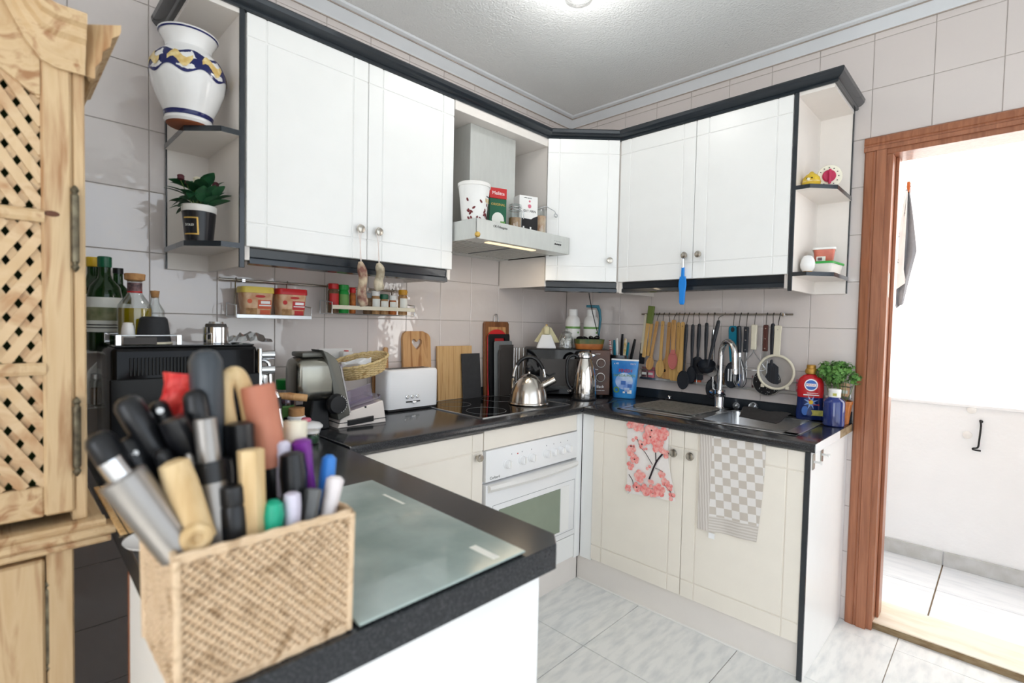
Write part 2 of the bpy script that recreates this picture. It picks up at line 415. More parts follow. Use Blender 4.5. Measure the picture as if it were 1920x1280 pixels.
# ================================================================== kitchen cabinets
def door_mesh(w, h, t=.018, gx=.058, gy=.072, g=.0044):
    """door leaf with crossing routed grooves; local x 0..w, z 0..h, front at y=-t"""
    bm = bm_new(); box(bm, 0, w, -t+.0034, 0, 0, h, .0015)
    xs = [0, gx, w-gx, w]; zs = [0, gy, h-gy, h]
    for i in range(3):
        for j in range(3):
            x0 = xs[i]+(g/2 if i else .0); x1 = xs[i+1]-(g/2 if i < 2 else .0); z0 = zs[j]+(g/2 if j else 0); z1 = zs[j+1]-(g/2 if j < 2 else 0)
            box(bm, x0, x1, -t, -t+.004, z0, z1, .0014)
    return bm
def knob(parent, x, z, y, m='nickel', r=.0155):
    prof = [(.006, 0), (.0065, .003), (.0055, .010), (.007, .014), (r*.95, .018), (r, .023), (r*.85, .028), (r*.4, .030), (0, .030)]
    return mklathe('knob', m, parent, prof, 20, (x, y, z), (R90, 0, 0))
ZB, ZT = 1.482, 2.193
def wall_cab(name, label, loc, rz, w, doors, knobs, zlow=1.44, depth=.327):
    t = thing(name, label, 'cabinet', loc, rz)
    bm = bm_new(); box(bm, 0, w, -depth, -.001, ZB, 2.196, .001)
    box(bm, 0, .016, -depth, -.001, zlow, ZB); box(bm, w-.016, w, -depth, -.001, zlow, ZB)
    obj('body', bm, 'carcass', t)
    x = 0
    for (dw, kx) in zip(doors, knobs):
        d = obj('door', door_mesh(dw-.003, ZT-ZB), 'cab_white', t, loc=(x+.0015, -depth, ZB)); x += dw
        knob(d, kx, .105, -.018)
    pl = obj('pelmet', prism(bm_new(), [(-depth+.012, ZB), (-depth+.004, ZB-.004), (-depth+.008, ZB-.030), (-depth-.002, ZB-.036), (-depth-.003, ZB-.052), (-depth+.02, ZB-.056), (-depth+.024, ZB)], .016, w-.016, axis='x'), 'black_lacquer', t, label='black moulded light pelmet under the doors')
    return t
# long unit on the hob wall (front faces +x): local x -> +y
wall_cab('wall_cabinet', 'white double door wall cabinet left of the extractor hood', (0.001, -2.022, 0), R90, .814, (.413, .398), (.413-.038, .035))
wall_cab('wall_cabinet', 'white double door wall cabinet above the utensil rail', (.606, -.001, 0), 0, .800, (.398, .402), (.398-.033, .033), zlow=1.425)
# diagonal corner unit
t = thing('corner_wall_cabinet', 'white single door corner wall cabinet set diagonally beside the hood', 'cabinet')
bm = prism(bm_new(), [(.001, -.001), (.603, -.001), (.603, -.330), (.330, -.603), (.001, -.603)], ZB, 2.196)
box(bm, .001, .337, -.605, -.589, 1.452, 2.196); box(bm, .589, .604, -.337, -.001, 1.43, 2.196)
obj('body', bm, 'carcass', t)
dl = math.hypot(.26, .26)
d = obj('door', door_mesh(dl-.006, ZT-ZB), 'cab_white', t, loc=(.3395, -.6035, ZB), rot=(0, 0, PI/4)); knob(d, dl-.045, .105, -.018)
pw = obj('pelmet', prism(bm_new(), [(.012, 0), (.004, -.004), (.008, -.030), (-.002, -.036), (-.003, -.052), (.02, -.056), (.024, 0)], 0, dl, axis='x'), 'black_lacquer', t, loc=(.3385, -.602, ZB), rot=(0, 0, PI/4))
# niche panels over the hood
t = thing('hood_niche', 'white open niche panels around the hood chimney', 'cabinet')
mkbox('top_panel', 'carcass', t, .001, .345, -1.207, -.606, 2.155, 2.196)
# cornice, black, one run with mitred corners
t = thing('cornice', 'black moulded cornice running along the top of the wall cabinets', 'cornice')
def sweep(bm, path, prof):
    """prof (out, z) swept along plan path (list of (x,y)); out = left-hand normal side"""
    P = [Vector((x, y)) for x, y in path]; secs = []
    for i, p in enumerate(P):
        ds = []
        if i > 0: ds.append((P[i]-P[i-1]).normalized())
        if i < len(P)-1: ds.append((P[i+1]-P[i]).normalized())
        ns = [Vector((d.y, -d.x)) for d in ds]
        n = sum(ns, Vector((0, 0)))/len(ns); n = n/ (n.length**2)
        secs.append([(p.x+n.x*o, p.y+n.y*o, z) for o, z in prof])
    return loft(bm, secs)
cp = [(-.012, 2.194), (.004, 2.194), (.008, 2.200), (.006, 2.206), (.018, 2.212), (.027, 2.222), (.030, 2.234), (.026, 2.240), (-.012, 2.240)]
cpath = [(.002, -2.172), (.347, -2.172), (.347, -.602), (.602, -.347), (1.552, -.347), (1.552, -.002)]
obj('moulding', sweep(bm_new(), cpath, cp), 'black_lacquer', t, smooth=25)
obj('top_board', prism(bm_new(), [(.002, -.002), (.002, -2.165), (.338, -2.165), (.338, -.6), (.6, -.338), (1.545, -.338), (1.545, -.002)], 2.197, 2.212), 'carcass', t)
# open end shelves
def end_shelf(name, label, loc, rz, mirror, w=.137, depth=.345, zl=1.417):
    """local: x 0 = cabinet side .. w = free end, y -depth .. 0 (wall)"""
    t = thing(name, label, 'shelf', loc, rz); s = -1 if mirror else 1
    def bx(name, m, x0, x1, y0, y1, z0, z1, par=t, bev=.001):
        a, b = sorted((s*x0, s*x1)); return mkbox(name, m, par, a, b, y0, y1, z0, z1, bev)
    bx('back_panel', 'carcass', 0, w-.006, -.014, -.001, zl, 2.197)
    bx('back_edge', 'black_lacquer', w-.006, w-.002, -.016, 0, zl, 2.197)
    sp = bx('side_panel', 'carcass', -.002, .010, -depth+.004, -.014, zl, 2.197)
    bx('edge_strip', 'black_lacquer', -.004, .012, -depth-.002, -depth+.005, zl-.004, 2.197, par=sp, bev=.0015)
    plan = [(0.010, -.014), (0.010, -depth), (.062, -depth), (w, -.262), (w, -.014)]
    for z in (1.487, 1.828):
        sh = obj('shelf', prism(bm_new(), [(s*a, b) for a, b in plan], z-.015, z), 'carcass', t)
        pts = [(.010, -depth-.001), (.062, -depth-.001), (w+.001, -.262), (w+.001, -.014)]
        bm = bm_new()
        for (a, b), (c, d_) in zip(pts[:-1], pts[1:]):
            n = Vector((d_-b, -(c-a))).normalized()*.0012
            prism(bm, [(s*a, b), (s*(c), d_), (s*(c+n.x), d_+n.y), (s*(a+n.x), b+n.y)], z-.0155, z+.0005)
        obj('edge_strip', bm, 'black_lacquer', sh)
    obj('top_panel', prism(bm_new(), [(s*a, b) for a, b in ((.010, -.014), (.010, -depth+.002), (w-.004, -depth+.002), (w-.004, -.014))], 2.18, 2.1965), 'carcass', t)
    return t
end_shelf('end_shelf', 'white open end shelf holding the painted vase and the potted plant', (.001, -2.030, 0), R90, True)
end_shelf('end_shelf', 'white open end shelf with kitchen timers beside the door frame', (1.412, -.001, 0), 0, False)
# ------------------------------------------------------------------ base units
FD = .552
t = thing('base_cabinet', 'cream base cabinet with one knob left of the oven', 'cabinet', (0, 0, 0))
mkbox('body', 'carcass', t, .02, FD, -1.80, -1.213, .12, .826)
mkbox('plinth', 'carcass', t, .535, .552, -1.80, -1.213, .0, .12)
d = obj('door', door_mesh(.585, .69), 'cab_cream', t, loc=(FD, -1.802, .13), rot=(0, 0, R90)); knob(d, .585-.035, .60, -.018)
t = thing('sink_cabinet', 'cream double door base cabinet under the sink', 'cabinet')
mkbox('body', 'carcass', t, .60, 1.552, -FD, -.02, .12, .70)
for x0, x1, kx in ((.643, 1.099, .456-.035), (1.102, 1.553, .035)):
    d = obj('door', door_mesh(x1-x0, .695), 'cab_cream', t, loc=(x0, -FD, .13)); knob(d, kx, .60, -.018, r=.018)
ep = mkbox('end_panel', 'cab_white', t, 1.555, 1.571, -.566, -.004, 0, .8275)
mkbox('edge_strip', 'black_lacquer', ep, 1.554, 1.572, -.575, -.566, 0, .8275, .001)
mkbox('filler', 'cab_white', t, .575, .641, -.566, -.549, .12, .826)
mkbox('plinth', 'carcass', t, .55, 1.554, -.554, -.538, .0, .126, label='pale plinth board')
mkbox('sealing_strip', 'white_plastic', t, .56, 1.554, -.560, -.553, .0, .006, .001)
# oven housing
t = thing('oven_housing', 'cream filler panels framing the built-in oven', 'cabinet')
mkbox('top_filler', 'cab_cream', t, .535, .568, -1.211, -.606, .748, .826)
mkbox('side_filler', 'cab_white', t, .540, .569, -.604, -.562, .12, .826)
mkbox('bottom_filler', 'cab_white', t, .535, .565, -1.211, -.606, .126, .236)
mkbox('plinth', 'carcass', t, .535, .552, -1.211, -.56, .0, .126)
# ------------------------------------------------------------------ worktops
def nosed(bm, L0, L1, axis, back, front, z0, z1):
    """slab with half-round front nosing"""
    r = (z1-z0)/2; n = 6; s = 1 if front > back else -1
    prof = [(back, z0), (front-s*r, z0)]+[(front-s*r+s*r*math.sin(PI*k/n), z0+r-r*math.cos(PI*k/n)) for k in range(1, n)]+[(front-s*r, z1), (back, z1)]
    return prism(bm, prof, L0, L1, axis=axis)
wt = obj('worktop', nosed(bm_new(), -1.797, 0, 'y', .002, .594, .828, HZ), 'granite', None, 25); tag(wt, 'black speckled worktop run carrying the hob and toaster', 'worktop')
wt = thing('worktop', 'black speckled worktop run around the sink', 'worktop')
# sink cut-out: slab built from strips round the bowl
SX0, SX1, SY0, SY1 = 1.115, 1.455, -.455, -.115
bm = bm_new(); nosed(bm, .5945, 1.588, 'x', SY0, -.594, .828, HZ)
box(bm, .5945, SX0, SY0, -.002, .828, HZ); box(bm, SX1, 1.588, SY0, -.002, .828, HZ); box(bm, SX0, SX1, SY1, -.002, .828, HZ)
obj('slab', bm, 'granite', wt, 25)
mkbox('end_edge', 'white_gloss', wt, 1.588, 1.590, -.585, -.235, .829, .861, .0003, label='white end edging')
mkbox('end_edge', 'sill_edge', wt, 1.588, 1.5895, -.235, -.022, .829, .861, .0003, label='bare brown end edge')
bm = bm_new(); box(bm, .012, 1.586, -.014, -.001, HZ, .912, .002); up = obj('upstand', bm, 'black_lacquer', None); tag(up, 'black upstand strip along the tiles behind the sink', 'upstand')
bm = bm_new(); box(bm, .001, .013, -1.797, -.015, HZ, .912, .002); up = obj('upstand', bm, 'black_lacquer', None); tag(up, 'black upstand strip along the tiles behind the hob', 'upstand')
# peninsula
pn = thing('peninsula_worktop', 'thick black peninsula worktop with a cut corner under the glass board', 'worktop')
obj('slab', prism(bm_new(), [(.002, -1.7995), (1.452, -1.832), (1.484, -1.864), (1.478, -2.42), (.002, -2.395)], .815, HZ, .0015), ['granite_edge'], pn)
mkbox('joint_strip', 'steel', pn, .12, .596, -1.8000, -1.7965, HZ-.001, HZ+.0012, .0003, label='metal joint strip')
t = thing('peninsula_cabinet', 'white panelled peninsula cabinet under the thick black worktop', 'cabinet')
mkbox('end_panel', 'cab_white', t, 1.425, 1.443, -2.405, -1.862, 0, .8148)
mkbox('side_panel', 'cab_white', t, .95, 1.425, -2.405, -2.388, 0, .8148)
mkbox('inner_panel', 'door_wood', t, .93, .95, -2.405, -1.87, 0, .8148)  # brown colour stands in for shade on this inner side
mkbox('back_panel', 'cab_cream', t, .60, 1.425, -1.87, -1.855, 0, .8148)
mkbox('inner_back', 'carcass', t, .02, .93, -1.87, -1.855, 0, .8148)
# ================================================================== helpers to stand things where the photo shows them
def pu(u, ax, val, z):
    """point in the plane axis=val at height z that the photo shows in column u"""
    v = 640.0
    for _ in range(12):
        p = hit(u, v, ax, val); q = hit(u, v+5, ax, val); v += 5*(z-p.z)/(q.z-p.z)
    return hit(u, v, ax, val)
Zt = HZ+.0006
# extra materials
mat('toaster_white', (250, 250, 251), rough=.3, var=.01)
mat('slot_dark', (60, 58, 56), rough=.6)
mat('slicer_metal', (150, 148, 138), rough=.24, metal=.95, var=.05)
mat('slicer_plate', (104, 104, 98), rough=.38, metal=.5, var=.04)
mat('slicer_base', (236, 226, 218), rough=.3, var=.01)
thin_glass('clear_plastic', (226, 218, 242), .22)
thin_glass('glass', (246, 250, 250), .10)
mat('glass_green', (40, 74, 36), rough=.05, trans=.55, ior=1.4, var=.2)
mat('olive_oil', (186, 160, 20), rough=.08, trans=.25, ior=1.35, var=.1)
wood('wicker', (204, 176, 120), (166, 132, 78), scale=30, stretch=(1, 1, 1), rough=.7, c3=(220, 196, 146))
wood('beech', (196, 146, 92), (164, 112, 64), scale=2.5, stretch=(14, 14, 1), rough=.5, c3=(206, 160, 108))
wood('bamboo', (206, 164, 108), (186, 140, 84), scale=3, stretch=(40, 40, 1), rough=.45, c3=(212, 174, 122))
wood('dark_wood', (136, 88, 52), (108, 66, 38), scale=3, stretch=(14, 14, 1), rough=.45)
wood('pale_wood', (214, 178, 124), (192, 152, 98), scale=3, stretch=(18, 18, 1), rough=.55)
wood('cork', (196, 150, 100), (168, 120, 76), scale=30, stretch=(1, 1, 1), rough=.9)
mat('slate', (56, 56, 58), rough=.75, var=.15, scale=40)
mat('red_plastic', (206, 42, 46), rough=.35, var=.05)
mat('grey_board', (120, 124, 126), rough=.45, var=.05)
mat('charcoal_board', (66, 62, 60), rough=.5, var=.05)
mat('label_white', (238, 238, 230), rough=.5, var=.03)
mat('label_green', (112, 160, 84), rough=.5, var=.1)
mat('label_red', (196, 44, 44), rough=.5, var=.05)
mat('label_orange', (216, 96, 58), rough=.5, var=.05)
mat('label_cream', (226, 196, 160), rough=.5, c2=(206, 150, 110), scale=30)
mat('label_blue', (60, 110, 190), rough=.5, var=.1)
mat('label_pink', (220, 120, 140), rough=.5, var=.1)
mat('label_dark', (52, 44, 52), rough=.5, c2=(150, 110, 110), scale=60)
mat('label_landscape', (86, 98, 56), rough=.5, c2=(150, 150, 116), scale=26)
mat('ink', (30, 28, 30), rough=.6, var=.1)
mat('print_white', (248, 248, 248), rough=.5, var=.01)
mat('print_gold', (214, 176, 92), rough=.35, metal=.4, var=.05)
mat('yellow_lid', (232, 208, 96), rough=.4, var=.03)
mat('yellow_cap', (232, 190, 40), rough=.4, var=.03)
mat('green_cap', (18, 92, 62), rough=.35, var=.05)
mat('green_bright', (28, 150, 60), rough=.4, var=.05)
mat('orange_spice', (196, 112, 40), rough=.6, c2=(150, 76, 30), scale=60)
mat('brown_spice', (120, 92, 64), rough=.7, c2=(84, 62, 44), scale=60)
mat('tan_spice', (190, 150, 104), rough=.7, c2=(150, 110, 70), scale=60)
mat('mustard_cap', (214, 156, 44), rough=.4, var=.05)
mat('salami', (126, 84, 72), rough=.7, c2=(198, 180, 152), scale=26, detail=6, bump=.6, ramp=(.4, .62))
mat('salami_pale', (150, 138, 116), rough=.7, c2=(206, 194, 170), scale=26, detail=6, bump=.6, ramp=(.4, .62))
mat('string', (236, 224, 218), rough=.8, var=.05)
mat('ceramic', (240, 240, 240), rough=.12, var=.02)
mat('hob_glass', (8, 8, 10), rough=.04, var=.05)
mat('oven_glass', (138, 150, 132), rough=.06, var=.05, metal=.0, coat=.5)
mat('lamp_glow', (255, 236, 200), rough=.4, emit=(255, 228, 180), es=1.1)
mat('cable', (18, 18, 20), rough=.5)
mat('clay_rim', (58, 84, 50), rough=.25, c2=(96, 92, 44), scale=20)
mat('clay', (184, 112, 56), rough=.3, c2=(160, 92, 44), scale=20)
mat('paper_cream', (226, 218, 178), rough=.8, var=.03)
mat('sugar', (244, 242, 238), rough=.8, c2=(212, 208, 204), scale=90)
mat('pouch_blue', (30, 112, 196), rough=.25, c2=(70, 160, 226), scale=9)
mat('pouch_swirl', (206, 224, 244), rough=.3, c2=(110, 150, 220), scale=14)
mat('brown_panel', (62, 34, 22), rough=.3, c2=(84, 48, 30), scale=14)
mat('teal', (16, 116, 138), rough=.4, var=.05)

# ------------------------------------------------------------------ oven (front faces +x)
t = thing('oven', 'white built-in electric oven with seven dials and a glass door', 'oven', (.555, -1.206, 0), R90)
mkbox('cavity', 'white_gloss', t, .004, .596, .012, .50, .24, .745)
cpn = mkbox('control_panel', 'white_gloss', t, .0, .598, -.022, .011, .618, .745, .004, 2, True)
for x in (.118, .208, .268, .368, .418, .468, .520):
    k = mklathe('dial', 'white_gloss', cpn, [(.020, 0), (.0205, .003), (.0175, .005), (.0165, .020), (.0145, .023), (0, .023)], 24, (x, -.022, .675), (R90, 0, 0))
    obj('dial_grip', box(bm_new(), -.0035, .0035, -.012, .016, .016, .027, .002, 2), 'white_plastic', k)
for x in (.145, .208, .268, .368, .418, .468, .520): mkbox('dial_mark', 'ink', cpn, x-.0012, x+.0012, -.0225, -.0219, .709, .714, 0)
mkbox('indicator_light', 'label_red', cpn, .178, .184, -.0232, -.0219, .705, .711, .0005)
text('printed_name', 'Corberó', .016, 'ink', cpn, (.05, -.0222, .632), (R90, 0, 0))
d = obj('door', box(bm_new(), .002, .596, -.022, .010, .246, .606, .004, 2), 'white_gloss', t, True)
bm = bm_new(); n = 12
secs = []
for i in range(n+1):
    x = .012+.576*i/n; bow = .022*math.sin(PI*i/n)
    secs.append([(x, -.022+.002, .606), (x, -.030-bow*.4-.008, .604), (x, -.034-bow-.006, .592), (x, -.030-bow, .578), (x, -.0215, .574)])
obj('handle', loft(bm, secs), 'white_plastic', d, 40)
obj('window', box(bm_new(), .075, .475, -.0235, -.021, .285, .492, .001), 'oven_glass', d)
bm = bm_new()
for x0, x1, z0, z1 in ((.04, .582, .515, .5164), (.04, .582, .272, .2734), (.04, .0414, .272, .516), (.5806, .582, .272, .516)): box(bm, x0, x1, -.0226, -.0219, z0, z1)
obj('outline', bm, 'grey_board', d)
mkbox('window_frame', 'white_matt', d, .478, .54, -.0238, -.0212, .282, .497, .0008)
# ------------------------------------------------------------------ hob
t = thing('induction_hob', 'black glass hob with a steel rim set in the worktop', 'hob', (.515, -.885, HZ), R90)
mkbox('glass', 'hob_glass', t, -.288, .288, .002, .478, .0004, .0042, .001)
bm = bm_new()
for a in ((-.292, .292, -.002, .004), (-.292, .292, .476, .482), (-.292, -.286, -.002, .482), (.286, .292, -.002, .482)): box(bm, *a, 0, .0056, .0008)
obj('rim', bm, 'steel', t)
for i, (x, y, r) in enumerate(((-.15, .13, .09), (.15, .12, .075), (-.15, .35, .075), (.15, .35, .10))):
    obj('cooking_zone', tube(bm_new(), [(x+r*math.cos(2*PI*k/40), y+r*math.sin(2*PI*k/40), .0043) for k in range(40)], .0006, 4, closed=True), 'grey_board', t)
# ------------------------------------------------------------------ extractor hood
t = thing('extractor_hood', 'stainless steel extractor hood with a chimney and slim slanted canopy', 'extractor hood', (.002, -1.205, 0), R90)
# canopy: open-topped tray in local coords x 0..0.605, y -.488..0
bm = bm_new(); W_, D_, z0, z1 = .604, .488, 1.602, 1.684
box(bm, 0, W_, -D_, -D_+.004, z0, z1, .001); box(bm, 0, .004, -D_, -.0, z0, z1, .001); box(bm, W_-.004, W_, -D_, -.0, z0, z1, .001); box(bm, 0, W_, -.004, 0, z0, z1, .001)
box(bm, .004, W_-.004, -D_+.004, -.004, 1.622, 1.672)
obj('canopy', bm, 'steel_hood', t)
for a in ((.004, W_-.004, -D_+.004, -D_+.09), (.004, W_-.004, -.07, -.004)): obj('underside', box(bm_new(), *a, z0+.001, z0+.005), 'steel_hood', t)
for x0 in (.012, .308):
    f = obj('grease_filter', box(bm_new(), x0, x0+.284, -D_+.092, -.072, 1.606, 1.614, .002), 'grey_board', t)
    bm = bm_new()
    for i in range(12): box(bm, x0+.01+i*.0225, x0+.022+i*.0225, -D_+.10, -.08, 1.6045, 1.6062)
    obj('filter_slats', bm, 'steel_hood', f)
obj('lamp_cover', box(bm_new(), .10, .40, -D_+.034, -D_+.062, z0-.002, z0+.004, .001), 'lamp_glow', t, label='lit warm lamp cover')
ch = obj('chimney', box(bm_new(), .136, .425, -.282, -.002, 1.6725, 2.1545, .0015), 'steel_hood', t)
text('printed_name', 'OE Orbegozo', .0145, 'ink', t, (.135, -D_-.0006, 1.664), (R90, 0, 0))
for i in range(4): obj('button', lathe(bm_new(), [(.0035, 0), (.0035, .004), (0, .004)], 10), 'ink', t, loc=(.495+i*.013, -D_, 1.640), rot=(R90, 0, 0))
bm = bm_new()
for i in range(5): box(bm, .492+i*.0115, .495+i*.0115, -D_-.0006, -D_, 1.653, 1.656)
obj('button_marks', bm, 'grey_board', t)
light('hood_lamp', 'AREA', (.4, -.93, 1.598), .9, (1, .80, .56), (0, 0, 0), shape='RECTANGLE', size=.03, size_y=.36)
b = obj('brass_ball', lathe(bm_new(), [(0, -.012)]+[(.012*math.cos(a), .012*math.sin(a)) for a in (-1, -.6, -.2, .2, .6, 1)]+[(0, .012)], 16), 'print_gold', None, True, loc=(.499, -1.206, 1.615)); tag(b, 'small brass ball stuck on the lower corner of the hood', 'ornament')
# things standing in the hood tray (z 1.628)
HT = 1.6725
def hp(u, x): p = pu(u, 0, x, HT); return p
p = hp(888, .40)
t = thing('paper_cup', 'white paper tub printed with coffee beans on the hood', 'tub', (p.x, p.y, HT), R90)
obj('body', lathe(bm_new(), [(.050, 0), (.066, .155), (.067, .160)], 32), 'white_matt', t, True)
obj('rim', lathe(bm_new(), [(.066, .156), (.070, .157), (.070, .170), (.066, .173), (0, .173)], 32, cap=False), 'white_plastic', t, True)
mat('bean_print', (112, 40, 44), rough=.6)
def on_cone(o, ang, z, r):
    o.location = (r*math.sin(ang), -r*math.cos(ang), z); o.rotation_euler = (0, 0, ang)
for i in range(22):
    a = random.uniform(-1.3, 1.3); z = .02+.10*(random.random()**1.8); r = .0503+z*.0165/.155*6.25*.155+.0004
    r = .050+.016*z/.155+.0003
    bm = bm_new(); prism(bm, [(.0045*math.cos(k*PI/4), .0085*math.sin(k*PI/4)) for k in range(8)], -.0004, .0004, axis='y')
    o = obj('bean_print', bm, 'bean_print', t); on_cone(o, a, z, r); o.rotation_euler = (0, random.uniform(-1, 1), a)
o = text('printed_word', 'BEE', .024, 'print_gold', t, (0, 0, 0), (0, 0, 0)); on_cone(o, .45, .098, .0608); o.rotation_euler = (R90, 0, .45)
o = text('printed_word', 'COFFEE', .008, 'ink', t, (0, 0, 0), (0, 0, 0)); on_cone(o, .45, .115, .0624); o.rotation_euler = (R90, 0, .45)
p = hp(933, .385)
t = thing('coffee_packet', 'red and green coffee filter packet standing on the hood', 'packet', (p.x, p.y, HT), R90-.35)
mkbox('lower_box', 'green_cap', t, -.042, .042, -.0, .045, 0, .145, .002)
mkbox('top_band', 'label_red', t, -.0425, .0425, -.0005, .0455, .145, .192, .002)
text('printed_word', 'Melitta', .022, 'print_white', t, (0, -.0008, .168), (R90, 0, 0))
text('printed_word', 'ORIGINAL', .015, 'print_gold', t, (0, -.0006, .118), (R90, 0, 0))
obj('printed_cup', prism(bm_new(), [(.030*math.cos(k*PI/8), .05+.034*math.sin(k*PI/8)) for k in range(16)], -.0008, 0, axis='y'), 'label_white', t)
mkbox('printed_leaf', 'label_green', t, .012, .036, -.001, 0, .002, .045, 0)
p = hp(965, .40)
t = thing('clip_jar', 'small glass clip jar with steel bands between the boxes on the hood', 'jar', (p.x, p.y, HT), R90)
obj('body', lathe(bm_new(), [(.030, 0), (.032, .004), (.032, .10), (.027, .108), (.027, .112)], 24), 'glass', t, True)
obj('contents', lathe(bm_new(), [(.029, .003), (.029, .07), (0, .072)], 20), 'tan_spice', t, True)
obj('lid', lathe(bm_new(), [(.030, .116), (.031, .120), (.028, .132), (0, .134)], 24), 'glass', t, True)
for z in (.106, .118): obj('steel_band', tube(bm_new(), [(.030*math.cos(2*PI*k/24), .030*math.sin(2*PI*k/24), z) for k in range(24)], .002, 6, closed=True), 'chrome', t, True)
mktube('clip', 'chrome', t, [(.026, -.016, .108), (.036, -.02, .10), (.036, -.022, .075), (.032, -.022, .07)], .0018)
p = hp(990, .40)
t = thing('coffee_box', 'white and black capsule carton with a red round mark on the hood', 'carton', (p.x, p.y, HT), R90-.3)
mkbox('carton', 'white_matt', t, -.05, .05, 0, .06, 0, .19, .0015)
obj('black_print', prism(bm_new(), [(-.0505, 0), (.0505, 0), (.0505, .10), (.03, .092), (.015, .082), (-.0505, .084)], -.0006, .0005, axis='y'), 'ink', t)
mkbox('black_side', 'ink', t, .0497, .0506, .0, .03, 0, .10, 0)
obj('red_mark', lathe(bm_new(), [(.009, 0), (.009, .0008), (0, .0008)], 20), 'label_pink', t, loc=(.005, 0, .142), rot=(R90, 0, 0))
text('printed_word', 'EXT MRN', .016, 'ink', t, (.006, -.0006, .118), (R90, 0, 0))
text('printed_word', 'coffee capsules', .007, 'ink', t, (-.005, -.0006, .18), (R90, 0, 0))
obj('red_drop', lathe(bm_new(), [(.005, 0), (.005, .0008), (0, .0008)], 12), 'label_pink', t, loc=(.005, 0, .165), rot=(R90, 0, 0))
mkbox('printed_cup', 'print_white', t, -.03, -.022, -.0012, 0, .03, .046, 0); mkbox('printed_cup', 'print_white', t, .008, .016, -.0012, 0, .034, .046, 0)
mkbox('barcode_label', 'label_white', t, .004, .034, -.0012, 0, .002, .014, 0)
p = hp(1024, .39)
t = thing('storage_jar', 'tall glass storage jar with an open wire clip at the hood end', 'jar', (p.x-.03, p.y-.012, HT), R90)
obj('body', lathe(bm_new(), [(.028, 0), (.030, .004), (.030, .145), (.027, .150), (.027, .155)], 24), 'glass', t, True)
obj('contents', lathe(bm_new(), [(.027, .003), (.027, .12), (0, .122)], 20), 'label_cream', t, True)
mktube('wire_clip', 'steel', t, spline([(-.03, 0, .15), (0, -.03, .165), (.03, -.03, .162), (.06, -.04, .15), (.062, -.045, .135)], 5), .002)
obj('clip_ring', tube(bm_new(), [(.064+.011*math.cos(2*PI*k/16), -.045, .130+.008*math.sin(2*PI*k/16)) for k in range(16)], .003, 6, closed=True), 'steel', t, True)

# ------------------------------------------------------------------ rail with hanging shelves on the hob wall
t = thing('wall_rail', 'thin dark steel rail above the coffee machine carrying two small shelves', 'rail', (.0, 0, 0))
mktube('rod', 'nickel', t, [(.032, -2.012, 1.395), (.032, -1.225, 1.395)], .0045, 8)
for y in (-1.93, -1.43): 
    obj('bracket', box(bm_new(), 0.0005, .036, y-.007, y+.007, 1.388, 1.402, .002), 'chrome', t)
def hang_shelf(label, y0, y1, zf, m, frontm, h=.028):
    """wire shelf hung from the rail; zf = floor height"""
    t = thing('rail_shelf', label, 'shelf', (0, 0, 0))
    bm = bm_new(); x0, x1 = .03, .135
    for i in range(5): tube(bm, [(x0, y0+(y1-y0)*i/4, zf), (x1, y0+(y1-y0)*i/4, zf)], .0018, 6)
    for x in (x0, x1, (x0+x1)/2): tube(bm, [(x, y0, zf), (x, y1, zf)], .0018, 6)
    obj('floor_wires', bm, 'steel', t, True)
    for y in (y0, y1): mktube('side_wire', 'steel', t, [(x0, y, zf), (x0, y, zf+h+.02), (x1, y, zf+h+.01), (x1, y, zf)], .0022)
    mktube('hook', 'nickel', t, [(x0-.006, y0+.03, zf), (x0-.006, y0+.03, 1.392), (.032, y0+.03, 1.403), (.040, y0+.03, 1.394)], .0022)
    mktube('hook', 'nickel', t, [(x0-.006, y1-.05, zf), (x0-.006, y1-.05, 1.392), (.032, y1-.05, 1.403), (.040, y1-.05, 1.394)], .0022)
    mkbox('front_bar', frontm, t, x1, x1+.004, y0, y1, zf+(h-.016 if m else -.006), zf+(h if m else .008), .001)
    return t
hang_shelf('steel wire rail shelf holding two spread tubs', -1.985, -1.722, 1.263, 0, 'steel')
hang_shelf('wire spice shelf with a pale front bar', -1.64, -1.254, 1.283, 1, 'cream_plastic', h=.034)
